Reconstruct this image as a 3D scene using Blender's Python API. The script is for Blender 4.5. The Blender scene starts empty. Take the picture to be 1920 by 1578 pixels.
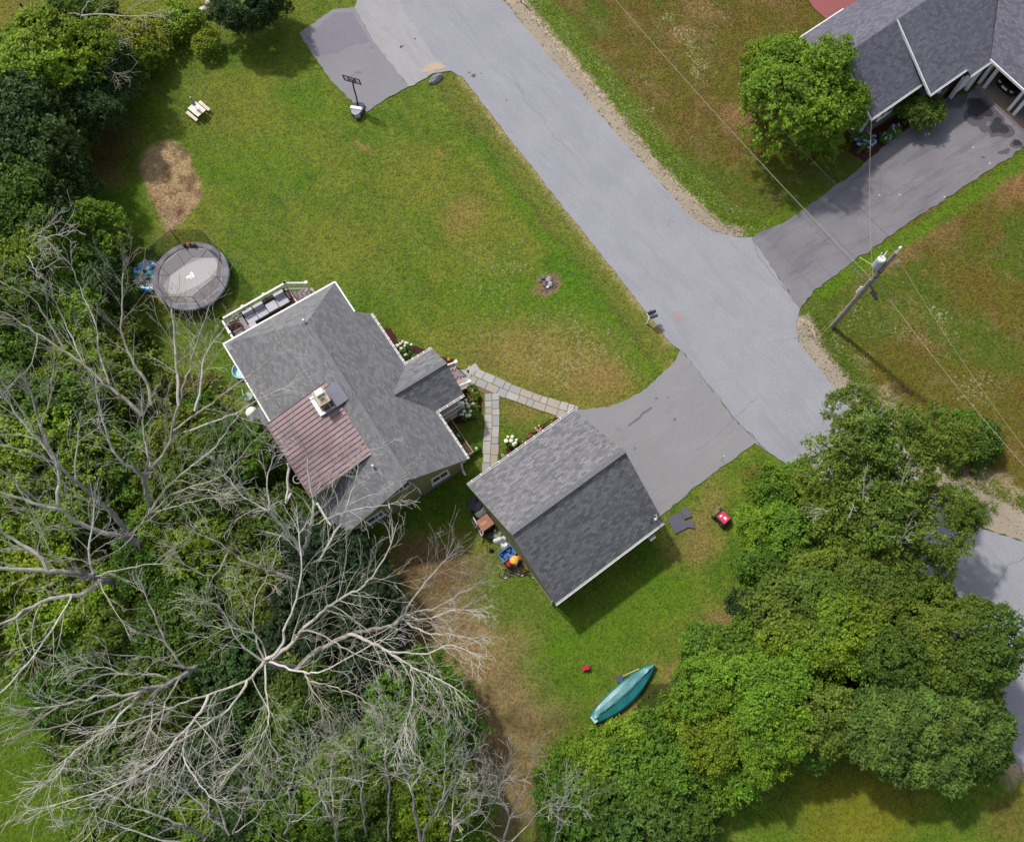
import bpy, math, random
import numpy as np
from mathutils import Vector, Matrix
SC = bpy.context.scene
COL = SC.collection
# ------------------------------------------------------------------ camera
F, TH, H = 1650.0, math.radians(18.0), 55.0
cam = bpy.data.cameras.new('camera'); co = bpy.data.objects.new('camera', cam); COL.objects.link(co)
co.location = (0, 0, H); co.rotation_euler = (TH, 0, 0)
cam.sensor_fit = 'HORIZONTAL'; cam.sensor_width = 36; cam.lens = 36 * F / 1920
cam.clip_start = 0.5; cam.clip_end = 3000
SC.camera = co
# ------------------------------------------------------------------ world + sun
EL, AZ = math.radians(53), math.radians(135)      # sun stands up-left in the picture
w = bpy.data.worlds.new('World'); SC.world = w; w.use_nodes = True
nt = w.node_tree; nt.nodes.clear()
sky = nt.nodes.new('ShaderNodeTexSky'); sky.sky_type = 'NISHITA'; sky.sun_disc = False
sky.sun_elevation = EL; sky.sun_rotation = math.radians(-45); sky.air_density = 1.0; sky.dust_density = 2.5; sky.ozone_density = 1.0
bg = nt.nodes.new('ShaderNodeBackground'); bg.inputs[1].default_value = 0.135
wo = nt.nodes.new('ShaderNodeOutputWorld')
hs_ = nt.nodes.new('ShaderNodeHueSaturation'); hs_.inputs['Saturation'].default_value = .55; nt.links.new(sky.outputs[0], hs_.inputs['Color']); nt.links.new(hs_.outputs[0], bg.inputs[0]); nt.links.new(bg.outputs[0], wo.inputs[0])
sl = bpy.data.lights.new('sun', 'SUN'); sl.energy = 2.95; sl.angle = math.radians(2.6); sl.color = (1.0, 0.96, 0.9)
so = bpy.data.objects.new('sun', sl); COL.objects.link(so)
sd = Vector((math.cos(EL) * math.cos(AZ), math.cos(EL) * math.sin(AZ), math.sin(EL)))
so.rotation_euler = sd.to_track_quat('Z', 'Y').to_euler()
SC.view_settings.view_transform = 'Standard'; SC.view_settings.look = 'None'
SC.view_settings.exposure = 0.3; SC.view_settings.gamma = 1.0
SC.cycles.max_bounces = 6; SC.cycles.diffuse_bounces = 3; SC.cycles.transparent_max_bounces = 16
# ------------------------------------------------------------------ measuring helpers (photo pixel + height -> place)
ct, st_ = math.cos(TH), math.sin(TH)
def G(u, v, z=0.0):
    a = (u - 960) / F; b = (789 - v) / F
    d = (a, st_ + b * ct, -ct + b * st_)
    t = (z - H) / d[2]
    return Vector((d[0] * t, d[1] * t, z))
def GN(U, V, z=0.0):
    a = (np.asarray(U, float) - 960) / F; b = (789 - np.asarray(V, float)) / F
    t = (z - H) / (-ct + b * st_)
    return a * t, (st_ + b * ct) * t
K = 1.22
def s2l(c):
    c = c / 255.0
    return c / 12.92 if c <= 0.04045 else ((c + 0.055) / 1.055) ** 2.4
def A(r, g, b, k=None):
    k = k or K
    return (min(.9, s2l(r) / k), min(.9, s2l(g) / k), min(.9, s2l(b) / k))
R = random.Random(7)
# ------------------------------------------------------------------ materials
MATS = {}
def newmat(name):
    m = bpy.data.materials.new(name); m.use_nodes = True
    n = m.node_tree; b = n.nodes['Principled BSDF']
    return m, n, b
def mix(n, fac, a, b, typ='MIX'):
    x = n.nodes.new('ShaderNodeMix'); x.data_type = 'RGBA'; x.blend_type = typ
    for s, v in ((0, fac), (6, a), (7, b)):
        if isinstance(v, (int, float)): x.inputs[s].default_value = v
        elif isinstance(v, tuple): x.inputs[s].default_value = (*v[:3], 1)
        else: n.links.new(v, x.inputs[s])
    return x.outputs[2]
def noise(n, scale, detail=4, rough=.6, co=None, w=None):
    x = n.nodes.new('ShaderNodeTexNoise'); x.inputs['Scale'].default_value = scale
    x.inputs['Detail'].default_value = detail; x.inputs['Roughness'].default_value = rough
    if co is not None: n.links.new(co, x.inputs['Vector'])
    return x.outputs[0]
def ramp(n, src, p0, p1, v0=0.0, v1=1.0):
    x = n.nodes.new('ShaderNodeMapRange'); x.inputs[1].default_value = p0; x.inputs[2].default_value = p1
    x.inputs[3].default_value = v0; x.inputs[4].default_value = v1; x.clamp = True
    n.links.new(src, x.inputs[0]); return x.outputs[0]
def pos(n):
    g = n.nodes.new('ShaderNodeNewGeometry'); return g.outputs['Position']
def bump(n, b, src, strength, dist=.02):
    x = n.nodes.new('ShaderNodeBump'); x.inputs['Strength'].default_value = strength; x.inputs['Distance'].default_value = dist
    n.links.new(src, x.inputs['Height']); n.links.new(x.outputs[0], b.inputs['Normal'])
def scalev(n, src, v, rot=0):
    if rot:
        y = n.nodes.new('ShaderNodeMapping'); y.inputs['Rotation'].default_value = (0, 0, rot); n.links.new(src, y.inputs[0]); src = y.outputs[0]; rot = 0
    x = n.nodes.new('ShaderNodeMapping'); x.inputs['Scale'].default_value = v; x.inputs['Rotation'].default_value = (0, 0, rot)
    n.links.new(src, x.inputs[0]); return x.outputs[0]
def M(name, col, rough=.7, var=.15, sc=3.0, fine=30.0, metal=0.0, bmp=.15, spec=.3, dirt=None):
    """plain weathered surface: base colour broken by two noises"""
    if name in MATS: return MATS[name]
    m, n, b = newmat(name); p = pos(n)
    lo = tuple(c * (1 - var) for c in col); hi = tuple(min(1, c * (1 + var)) for c in col)
    c1 = mix(n, ramp(n, noise(n, sc, 5, .65, p), .3, .7), lo, hi)
    c2 = mix(n, ramp(n, noise(n, fine, 3, .6, p), .35, .65), tuple(x * .9 for x in (1, 1, 1)), (1.05, 1.05, 1.05))
    c = mix(n, 1.0, c1, c2, 'MULTIPLY')
    if dirt: c = mix(n, ramp(n, noise(n, sc * .5, 6, .7, p), .52, .68, 0, .7), c, dirt)
    n.links.new(c, b.inputs['Base Color']); b.inputs['Roughness'].default_value = rough
    b.inputs['Metallic'].default_value = metal; b.inputs['Specular IOR Level'].default_value = spec
    if bmp: bump(n, b, noise(n, fine, 4, .6, p), bmp)
    MATS[name] = m; return m
def shingle(name, c_light, c_dark, rw=.30, rh=.16):
    if name in MATS: return MATS[name]
    m, n, b = newmat(name)
    uv = n.nodes.new('ShaderNodeUVMap'); uv.uv_map = 'uv'
    def brick(w_, h_, mort, ca, cb, cm):
        x = n.nodes.new('ShaderNodeTexBrick'); x.inputs['Scale'].default_value = 1
        x.inputs['Brick Width'].default_value = w_; x.inputs['Row Height'].default_value = h_
        x.inputs['Mortar Size'].default_value = mort; x.inputs['Mortar Smooth'].default_value = .6
        x.inputs['Color1'].default_value = (*ca, 1); x.inputs['Color2'].default_value = (*cb, 1); x.inputs['Mortar'].default_value = (*cm, 1)
        x.offset_frequency = 2; x.offset = .37
        n.links.new(uv.outputs[0], x.inputs[0]); return x
    x = brick(rw, rh, .012, c_light, c_dark, tuple(v * .6 for v in c_dark))
    p = pos(n)
    nz = noise(n, 15, 3, .8, scalev(n, uv.outputs[0], (.8, 1.8, 1)))
    c = mix(n, ramp(n, nz, .35, .65, 0, .55), x.outputs[0], c_light)
    c = mix(n, ramp(n, noise(n, .5, 5, .6, p), .35, .7), c, mix(n, 1.0, c, (.9, .9, .9), 'MULTIPLY'))
    c = mix(n, ramp(n, noise(n, 45, 3, .8, p), .3, .7), mix(n, 1.0, c, (.82, .82, .82), 'MULTIPLY'), mix(n, 1.0, c, (1.15, 1.15, 1.15), 'MULTIPLY'))
    n.links.new(c, b.inputs['Base Color']); b.inputs['Roughness'].default_value = .92; b.inputs['Specular IOR Level'].default_value = .15
    bump(n, b, x.outputs[1], -.5, .012)
    MATS[name] = m; return m
def leafmat():
    m, n, b = newmat('leaves')
    at = n.nodes.new('ShaderNodeAttribute'); at.attribute_name = 'tint'
    oi = n.nodes.new('ShaderNodeObjectInfo')
    c = mix(n, 1.0, oi.outputs['Color'], at.outputs['Color'], 'MULTIPLY')
    n.links.new(c, b.inputs['Base Color']); b.inputs['Roughness'].default_value = .6; b.inputs['Specular IOR Level'].default_value = .22
    tr = n.nodes.new('ShaderNodeBsdfTranslucent'); n.links.new(mix(n, 1.0, c, (1.3, 1.15, .5), 'MULTIPLY'), tr.inputs[0])
    ms = n.nodes.new('ShaderNodeMixShader'); ms.inputs[0].default_value = .3
    out = n.nodes['Material Output']; n.links.new(b.outputs[0], ms.inputs[1]); n.links.new(tr.outputs[0], ms.inputs[2]); n.links.new(ms.outputs[0], out.inputs[0])
    return m
LEAF = leafmat()
WHITE = M('white_paint', (.76, .76, .74), .5, .05, 2, 20)
BARK = M('bark', A(96, 84, 74), .9, .25, 4, 25, bmp=.5)
DEAD = M('dead_wood', A(192, 187, 174), .85, .22, 2.5, 12, bmp=.3)
DEADS = [DEAD, M('dead_wood_silver', A(204, 200, 190), .85, .22, 2.5, 12, bmp=.3), M('dead_wood_dull', A(166, 158, 146), .85, .25, 2.5, 12, bmp=.3)]
DEADT = M('dead_trunk', A(150, 145, 142), .9, .25, 2.5, 14, bmp=.5)
BLACK = M('black_plastic', (.02, .02, .022), .45, .2)
OLIVE = M('olive_siding', A(122, 122, 78), .75, .08, 1.5, 20)
# ------------------------------------------------------------------ mesh builder
ORG = {}
def org(o):
    while o is not None:
        if o.name in ORG: return ORG[o.name]
        o = o.parent
    return Vector((0, 0, 0))
class MB:
    def __init__(s): s.v = []; s.f = []; s.mi = []; s.uv = []
    def face(s, pts, mi=0, uv=None):
        i = len(s.v); s.v += [tuple(p) for p in pts]; s.f.append(tuple(range(i, i + len(pts)))); s.mi.append(mi); s.uv.append(uv)
    def ob(s, p, u, v, w_, mi=0):
        p, u, v, w_ = Vector(p), Vector(u), Vector(v), Vector(w_)
        if u.cross(v).dot(w_) < 0: u, v = v, u
        c = [p, p + u, p + u + v, p + v]; t = [q + w_ for q in c]
        i = len(s.v); s.v += [tuple(q) for q in c + t]
        for f in ((3, 2, 1, 0), (4, 5, 6, 7), (0, 1, 5, 4), (1, 2, 6, 5), (2, 3, 7, 6), (3, 0, 4, 7)):
            s.f.append(tuple(i + k for k in f)); s.mi.append(mi); s.uv.append(None)
        return s
    def box(s, c, sz, rz=0, mi=0, tilt=None):
        u, v, w_ = Vector((sz[0], 0, 0)), Vector((0, sz[1], 0)), Vector((0, 0, sz[2]))
        m = Matrix.Rotation(rz, 3, 'Z')
        if tilt: m = m @ Matrix.Rotation(tilt[0], 3, 'X') @ Matrix.Rotation(tilt[1], 3, 'Y')
        u, v, w_ = m @ u, m @ v, m @ w_
        return s.ob(Vector(c) - (u + v + w_) / 2, u, v, w_, mi)
    def bar(s, a, b, wd, ht=None, mi=0):
        a, b = Vector(a), Vector(b); d = b - a; ht = ht or wd
        x = d.cross(Vector((0, 0, 1)))
        if x.length < 1e-6: x = Vector((1, 0, 0))
        x.normalize(); y = x.cross(d).normalized()
        return s.ob(a - x * wd / 2 - y * ht / 2, d, x * wd, y * ht, mi)
    def tube(s, pts, rad, n=8, mi=0, cap=True):
        pts = [Vector(p) for p in pts]
        if not hasattr(rad, '__len__'): rad = [rad] * len(pts)
        prev = None; base = len(s.v)
        for i, p in enumerate(pts):
            d = (pts[min(i + 1, len(pts) - 1)] - pts[max(i - 1, 0)]).normalized()
            if prev is None:
                x = d.cross(Vector((0, 0, 1)));
                if x.length < 1e-4: x = Vector((1, 0, 0))
            else: x = prev - d * prev.dot(d)
            x.normalize(); y = d.cross(x); prev = x
            for k in range(n):
                a = 2 * math.pi * k / n; q = p + (x * math.cos(a) + y * math.sin(a)) * rad[i]; s.v.append(tuple(q))
        for i in range(len(pts) - 1):
            for k in range(n):
                a = base + i * n + k; b = base + i * n + (k + 1) % n
                s.f.append((a, b, b + n, a + n)); s.mi.append(mi); s.uv.append(None)
        if cap:
            s.f.append(tuple(base + k for k in range(n))[::-1]); s.mi.append(mi); s.uv.append(None)
            e = base + (len(pts) - 1) * n; s.f.append(tuple(e + k for k in range(n))); s.mi.append(mi); s.uv.append(None)
        return s
    def lathe(s, c, prof, n=16, mi=0, axis=None):
        c = Vector(c); base = len(s.v); q = (axis and Vector(axis).normalized().to_track_quat('Z', 'Y').to_matrix()) or Matrix.Identity(3)
        for r, z in prof:
            for k in range(n):
                a = 2 * math.pi * k / n; s.v.append(tuple(c + q @ Vector((r * math.cos(a), r * math.sin(a), z))))
        for i in range(len(prof) - 1):
            for k in range(n):
                a = base + i * n + k; b = base + i * n + (k + 1) % n
                s.f.append((a, b, b + n, a + n)); s.mi.append(mi); s.uv.append(None)
        for e, rev in ((0, True), (len(prof) - 1, False)):
            t = tuple(base + e * n + k for k in range(n)); s.f.append(t[::-1] if rev else t); s.mi.append(mi); s.uv.append(None)
        return s
    def ball(s, c, r, n=8, mi=0, sz=1.0, jit=0):
        m = max(4, n // 2); prof = [(max(.001, r * math.sin(math.pi * i / m)), -r * sz * math.cos(math.pi * i / m)) for i in range(m + 1)]
        b = len(s.v); s.lathe(c, prof, n, mi)
        if jit:
            for i in range(b, len(s.v)): s.v[i] = tuple(x + R.uniform(-jit, jit) * r for x in s.v[i])
        return s
    def torus(s, c, rad, r, axis=(0, 0, 1), n=24, m=6, mi=0):
        q = Vector(axis).normalized().to_track_quat('Z', 'Y').to_matrix(); c = Vector(c)
        base = len(s.v)
        for i in range(n):
            a = 2 * math.pi * i / n
            for k in range(m):
                b = 2 * math.pi * k / m
                s.v.append(tuple(c + q @ Vector(((rad + r * math.cos(b)) * math.cos(a), (rad + r * math.cos(b)) * math.sin(a), r * math.sin(b)))))
        for i in range(n):
            for k in range(m):
                s.f.append((base + i * m + k, base + ((i + 1) % n) * m + k, base + ((i + 1) % n) * m + (k + 1) % m, base + i * m + (k + 1) % m)); s.mi.append(mi); s.uv.append(None)
        return s
    def prism(s, poly, z0, z1, mi=0):
        a = [Vector((p[0], p[1], z0)) for p in poly]; b = [Vector((p[0], p[1], z1)) for p in poly]
        s.face(a[::-1], mi); s.face(b, mi)
        for i in range(len(poly)):
            j = (i + 1) % len(poly); s.face([a[i], a[j], b[j], b[i]], mi)
        return s
    def build(s, name, mats, parent=None, smooth=False, loc=None):
        if not isinstance(mats, (list, tuple)): mats = [mats]
        if parent is not None: off = org(parent)
        elif loc is not None: off = Vector(loc)
        else: off = Vector((0, 0, 0))
        me = bpy.data.meshes.new(name)
        me.from_pydata([(x - off.x, y - off.y, z - off.z) for x, y, z in s.v], [], s.f)
        for m in mats: me.materials.append(m)
        me.polygons.foreach_set('material_index', s.mi)
        if smooth: me.polygons.foreach_set('use_smooth', [True] * len(s.f))
        if any(u is not None for u in s.uv):
            l = me.uv_layers.new(name='uv'); k = 0
            for f, u in zip(s.f, s.uv):
                for j in range(len(f)):
                    if u is not None: l.data[k].uv = u[j]
                    k += 1
        me.update()
        o = bpy.data.objects.new(name, me); COL.objects.link(o)
        if parent is not None: o.parent = parent
        else: o.location = off; ORG[o.name] = off
        return o
def tag(o, label=None, cat=None, group=None, kind=None):
    if label: o['label'] = label
    if cat: o['category'] = cat
    if group: o['group'] = group
    if kind: o['kind'] = kind
    return o
def thing(name, loc, label, cat, group=None):
    o = bpy.data.objects.new(name, None); COL.objects.link(o); o.location = loc; o.empty_display_size = .2
    ORG[o.name] = Vector(loc); return tag(o, label, cat, group)
def struct(name, mb, mat, **k): return tag(mb.build(name, mat, **k), kind='structure')
def copy_tree(o, loc, rz=0, parent=None, sc=None):
    c = o.copy(); COL.objects.link(c)
    if parent is None: c.location = loc; c.rotation_euler = (0, 0, rz); ORG[c.name] = Vector(loc)
    else: c.parent = parent
    if sc: c.scale = sc
    for ch in o.children: copy_tree(ch, None, 0, c)
    return c
# ------------------------------------------------------------------ numpy value noise
rng = np.random.default_rng(5)
def vnoise(x, y, sc, seed=0):
    r = np.random.default_rng(seed); T = r.random((64, 64))
    x = x * sc + 100; y = y * sc + 100
    xi = np.floor(x).astype(int); yi = np.floor(y).astype(int); fx = x - xi; fy = y - yi
    fx = fx * fx * (3 - 2 * fx); fy = fy * fy * (3 - 2 * fy)
    a = T[xi % 64, yi % 64]; b = T[(xi + 1) % 64, yi % 64]; c = T[xi % 64, (yi + 1) % 64]; d = T[(xi + 1) % 64, (yi + 1) % 64]
    return (a * (1 - fx) + b * fx) * (1 - fy) + (c * (1 - fx) + d * fx) * fy
def fbm(x, y, sc, seed=0, o=4):
    return sum(vnoise(x, y, sc * 2 ** i, seed + i) * .5 ** i for i in range(o)) / sum(.5 ** i for i in range(o))
# ------------------------------------------------------------------ ground: one sheet, fine where the photo looks, its patches of grass, hay and soil painted as vertex albedo
def axis(lo, hi, step):
    a = list(np.arange(lo, hi + step / 2, step)); out = []; s = step; x = a[-1]
    while x < 900: s *= 1.5; x += s; out.append(x)
    inn = []; s = step; x = a[0]
    while x > -900: s *= 1.5; x -= s; inn.append(x)
    return np.array(inn[::-1] + a + out)
gx = axis(-42, 42, .13); gy = axis(-10, 56, .13)
X, Y = np.meshgrid(gx, gy, indexing='ij'); nx, ny = X.shape
def PX(x, y):
    zc = y * st_ + H * ct
    return 960 + F * x / zc, 789 - F * (y * ct - H * st_) / zc
Uc, Vc = PX(np.clip(X, -60, 60), np.clip(Y, -25, 75))
wx = fbm(X, Y, .5, 11) - .5; wy = fbm(X, Y, .5, 23) - .5
wx2 = fbm(X, Y, 2.2, 31, 3) - .5; wy2 = fbm(X, Y, 2.2, 37, 3) - .5
U = Uc + wx * 50 + wx2 * 22; V = Vc + wy * 50 + wy2 * 22
def inpoly(U, V, poly):
    m = np.zeros(U.shape, bool); n = len(poly)
    for i in range(n):
        x1, y1 = poly[i]; x2, y2 = poly[(i + 1) % n]
        if y1 == y2: continue
        c = ((y1 > V) != (y2 > V)) & (U < (x2 - x1) * (V - y1) / (y2 - y1) + x1); m ^= c
    return m
def blob(px, py, rx, ry=None, rot=0, soft=.5):
    ry = ry or rx; a = math.radians(rot); dx = U - px; dy = V - py
    u = dx * math.cos(a) + dy * math.sin(a); v = -dx * math.sin(a) + dy * math.cos(a)
    d = np.sqrt((u / rx) ** 2 + (v / ry) ** 2)
    return np.clip((1 + soft - d) / (2 * soft), 0, 1)
C = np.zeros((nx, ny, 3)); 
def lay(col, m):
    global C
    C = C * (1 - m[..., None]) + np.array(A(*col)) * m[..., None]
n1 = fbm(X, Y, .22, 1); n2 = fbm(X, Y, .55, 2); n3 = fbm(X, Y, 1.6, 3); n4 = fbm(X, Y, .12, 9)
lay((98, 122, 35), np.ones((nx, ny)))
lay((122, 128, 44), np.clip((n1 - .46) * 5, 0, 1) * .75)
lay((76, 112, 26), np.clip((n2 - .52) * 7, 0, 1) * .7)
lay((118, 118, 44), np.clip((n3 - .54) * 6, 0, 1) * .3)
XR = X * .61 - Y * .79; YR = X * .79 + Y * .61
mow = fbm(XR * .25, YR, 1.3, 91, 3)
lay((82, 110, 24), np.clip((mow - .52) * 8, 0, 1) * .42); lay((120, 132, 48), np.clip((.46 - mow) * 8, 0, 1) * .36)
n5 = fbm(X, Y, 3.0, 77, 3)
lay((70, 98, 20), np.clip((.46 - n5) * 8, 0, 1) * .2); lay((132, 132, 54), np.clip((n5 - .56) * 8, 0, 1) * .2)
# right hand lawns: dry olive and rust
right = np.clip((U - (930 + (Vc) * .78)) / 60, 0, 1) * (Vc < 1000)
lay((103, 98, 36), right)
lay((112, 88, 44), right * np.clip((n2 - .46) * 7, 0, 1) * .6)
lay((134, 112, 68), right * np.clip((n2 - .6) * 8, 0, 1) * .6)
lay((96, 92, 30), right * np.clip((n3 - .5) * 7, 0, 1) * .5)
lay((84, 104, 32), right * np.clip((n1 - .5) * 7, 0, 1) * .8)
lay((130, 116, 72), right * np.clip((n3 - .6) * 8, 0, 1) * .45)
# yellow green top-left strip and far left
lay((120, 124, 40), blob(330, 20, 260, 50, 0, .6) * .7); lay((124, 112, 44), blob(60, 40, 120, 60) * .8)
lay((80, 112, 20), blob(40, 1450, 170, 260, 0, .3)); lay((92, 110, 24), blob(60, 1500, 150, 120) * .5)
# lush patches in the left lawn
for p in ((580, 190, 60, 50), (960, 560, 120, 60), (1120, 560, 90, 60), (1010, 330, 60, 90), (250, 400, 40, 60), (1190, 690, 50, 40), (450, 300, 120, 60), (930, 600, 60, 50), (1060, 500, 40, 60)):
    lay((84, 124, 18), blob(*p) * .55)
for p in ((430, 210, 90, 70), (640, 450, 120, 60), (900, 430, 90, 90), (780, 330, 80, 60), (330, 430, 60, 30)):
    lay((124, 126, 46), blob(*p) * .55)
for p, s in (((830, 282, 14, 8), .8), ((680, 268, 12, 9), .7), ((1030, 690, 160, 90, 15), .5), ((1130, 715, 60, 40), .7), ((1000, 660, 90, 50), .35), ((870, 400, 30, 40), .5), ((1250, 690, 14, 10), .7), ((975, 780, 30, 20), .5)):
    lay((146, 122, 70), blob(*p) * s)
# the worn circle where a pool stood
Us, Vs = U, V; U = Uc + wx * 14 + wx2 * 10; V = Vc + wy * 14 + wy2 * 10
W1 = np.maximum(blob(312, 312, 48, 50, 0, .1), blob(330, 355, 48, 48, 0, .12)); lay((163, 137, 100), W1)
lay((186, 163, 122), W1 * np.clip((n3 - .5) * 9, 0, 1) * .7); lay((122, 100, 74), W1 * np.clip((.46 - n3) * 9, 0, 1) * .8)
U, V = Us, Vs
lay((165, 140, 110), blob(330, 400, 16, 30, 15, .4)); lay((148, 124, 76), blob(205, 330, 26, 16, 0, .6) * .6); lay((120, 84, 70), blob(341, 381, 7, 9))
lay((148, 118, 90), blob(1022, 530, 22, 22, 0, .4)); lay((105, 92, 92), blob(1023, 530, 12, 12))
# verge on the lawn side of the road
def strip(pts, wd, soft=.5):
    m = np.zeros(U.shape)
    Uw = Uc + wx2 * 16; Vw = Vc + wy2 * 16
    for (x1, y1), (x2, y2) in zip(pts, pts[1:]):
        dx, dy = x2 - x1, y2 - y1; t = np.clip(((Uw - x1) * dx + (Vw - y1) * dy) / (dx * dx + dy * dy), 0, 1)
        d = np.hypot(Uw - x1 - t * dx, Vw - y1 - t * dy); m = np.maximum(m, np.clip((wd * (1 + soft) - d) / (2 * soft * wd), 0, 1))
    return m
LE = [(868, 145), (960, 265), (1066, 400), (1150, 505), (1255, 640)]
lay((116, 118, 50), strip([(x - 16, y + 8) for x, y in LE], 22) * .7)
lay((172, 156, 110), strip(LE, 8, .8) * .7)
lay((96, 78, 52), strip([(x - 40, y + 20) for x, y in LE], 6) * .35)
lay((84, 120, 24), strip([(900, 260), (1000, 420), (1130, 560)], 14) * .6)
# shoulder gravel bleeding into the grass
RE = [(965, 0), (1060, 110), (1150, 220), (1230, 320), (1300, 390), (1350, 430), (1392, 436)]
lay((96, 122, 36), strip([(x + 30, y - 14) for x, y in RE], 22, .6) * .9)
lay((186, 170, 148), strip(RE, 15, .35))
RE2 = [(1505, 612), (1525, 660), (1570, 715), (1640, 790), (1700, 860), (1760, 920), (1840, 945), (1930, 980)]
lay((92, 116, 36), strip([(x + 22, y - 24) for x, y in RE2], 20) * .9)
lay((184, 168, 146), strip(RE2, 22, .3)); lay((166, 150, 120), strip([(1640, 740), (1720, 830), (1800, 880), (1920, 940)], 22, .7) * np.clip((n3 - .42) * 8, 0, 1))
lay((185, 165, 145), blob(1905, 1420, 26, 40))
# garden behind the garage
for p, s in (((835, 1110, 115, 80), .95), ((890, 1210, 95, 120, -20), .95), ((930, 1380, 85, 140, 10), .95), ((965, 1480, 70, 90), .95), ((1000, 1330, 60, 60), .4), ((780, 1050, 60, 40), .7)):
    lay((148, 125, 88), blob(*p, soft=.6) * s * (.72 + .28 * np.clip((n3 - .42) * 6, 0, 1)))
lay((112, 88, 62), blob(800, 1060, 70, 40) * .6); lay((122, 98, 66), blob(790, 1200, 40, 60) * .7)
for p, s in (((1360, 1160, 50, 40), .8), ((1150, 1330, 40, 30), .6), ((1260, 1260, 40, 30), .6), ((1000, 1110, 30, 30), .3), ((1330, 980, 30, 90, 10), .55), ((1290, 1020, 50, 40), .45)):
    lay((146, 122, 78), blob(*p) * s)
for p in ((950, 1120, 60, 60, 30), (1060, 1250, 70, 70), (1240, 1120, 90, 50), (1000, 1050, 30, 40), (1130, 1180, 80, 40)):
    lay((88, 122, 24), blob(*p) * .7)
lay((128, 86, 52), blob(1440, 900, 40, 14, 30) * .6); lay((116, 98, 50), blob(1895, 1540, 55, 50) * .6); lay((120, 118, 30), blob(1600, 1520, 110, 90) * .7)
lay((150, 116, 84), blob(1385, 215, 30, 30) * .8); lay((150, 112, 78), blob(1900, 340, 40, 30, -30) * .8); lay((140, 114, 74), blob(1680, 480, 90, 18, -28) * .8)
lay((92, 124, 26), strip([(1540, 545), (1700, 445), (1920, 300)], 16) * .9); lay((96, 122, 30), strip([(1400, 440), (1560, 355)], 9) * .8)
# woodland floor
wood = [(-60, 90), (60, 60), (130, 110), (240, 150), (215, 200), (150, 270), (135, 420), (230, 450), (250, 520), (250, 600), (320, 700), (420, 720), (470, 880), (560, 1010), (690, 1020), (730, 1060), (728, 1180), (735, 1290), (840, 1345), (880, 1420), (915, 1600), (160, 1640), (125, 1400), (112, 1280), (-60, 1230)]
wood2 = [(1420, 960), (1560, 900), (1760, 1130), (1900, 1400), (1500, 1400), (1380, 1500), (1300, 1620), (1000, 1620), (1020, 1500), (1230, 1280), (1400, 1200)]
mw = np.maximum(inpoly(U, V, wood), inpoly(U, V, wood2)).astype(float)
lay((84, 78, 44), mw); lay((64, 76, 30), mw * np.clip((n2 - .5) * 8, 0, 1))
lay((98, 78, 50), blob(190, 270, 60, 60) * .8)
# pale weedy flowers: how thick they stand
weed = np.zeros((nx, ny))
for p, s in (((1285, 60, 55, 28, 20), 1), ((1290, 110, 50, 22, 40), .8), ((1215, 135, 22, 16), .7), ((1205, 200, 26, 16), .6), ((1650, 760, 60, 40), .0), ((1740, 590, 40, 25), .7), ((1560, 650, 26, 20), .9), ((1620, 680, 20, 20), .8), ((1850, 720, 50, 30), .6), ((1680, 610, 90, 26, 10), .4), ((1050, 660, 110, 60), .45), ((930, 520, 60, 50), .3), ((1700, 820, 40, 20, 40), .8), ((1830, 900, 60, 18, 20), .9), ((1150, 240, 30, 60, -30), .6), ((1330, 40, 40, 30), .5), ((330, 480, 4, 4), .1)):
    weed = np.maximum(weed, blob(*p) * s)
weed = np.maximum(weed, strip([(x + 34, y - 14) for x, y in RE], 16) * .5)
Z = (fbm(X, Y, .9, 51) - .5) * .05 + (fbm(X, Y, 4.5, 61, 3) - .5) * .04 - .02
far = np.maximum(np.maximum(-42 - X, X - 42), np.maximum(-10 - Y, Y - 56)); Z = np.where(far > 0, 0, Z) - .03
ZG = Z
CG = C
verts = np.stack([X, Y, Z], -1).reshape(-1, 3).astype(np.float32)
i = np.arange(nx * ny).reshape(nx, ny)
q = np.stack([i[:-1, :-1], i[1:, :-1], i[1:, 1:], i[:-1, 1:]], -1).reshape(-1, 4).astype(np.int32)
def fastmesh(name, verts, quads, k=4):
    me = bpy.data.meshes.new(name); me.vertices.add(len(verts)); me.vertices.foreach_set('co', np.ascontiguousarray(verts, np.float32).ravel())
    me.loops.add(quads.size); me.loops.foreach_set('vertex_index', np.ascontiguousarray(quads, np.int32).ravel())
    me.polygons.add(len(quads)); me.polygons.foreach_set('loop_start', np.arange(0, quads.size, k, dtype=np.int32)); me.polygons.foreach_set('loop_total', np.full(len(quads), k, np.int32))
    me.update(calc_edges=True); return me
me = fastmesh('ground', verts, q)
ca = me.color_attributes.new('soil', 'FLOAT_COLOR', 'POINT')
ca.data.foreach_set('color', np.concatenate([C.reshape(-1, 3), weed.reshape(-1, 1)], 1).astype(np.float32).ravel())
me.polygons.foreach_set('use_smooth', [True] * len(me.polygons))
gm, n, b = newmat('ground')
at = n.nodes.new('ShaderNodeAttribute'); at.attribute_name = 'soil'; p = pos(n)
blade = noise(n, 7, 5, .75, p); blade2 = noise(n, 26, 3, .7, scalev(n, p, (1, .55, 1), .6))
c = mix(n, 1.0, at.outputs['Color'], mix(n, ramp(n, blade, .3, .7), (.74, .76, .7), (1.24, 1.2, 1.26)), 'MULTIPLY')
c = mix(n, 1.0, c, mix(n, ramp(n, blade2, .3, .7), (.72, .74, .7), (1.26, 1.24, 1.3)), 'MULTIPLY')
wd = noise(n, 3.2, 3, .6, p); wl = n.nodes.new('ShaderNodeMath'); wl.operation = 'ABSOLUTE'
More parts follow.
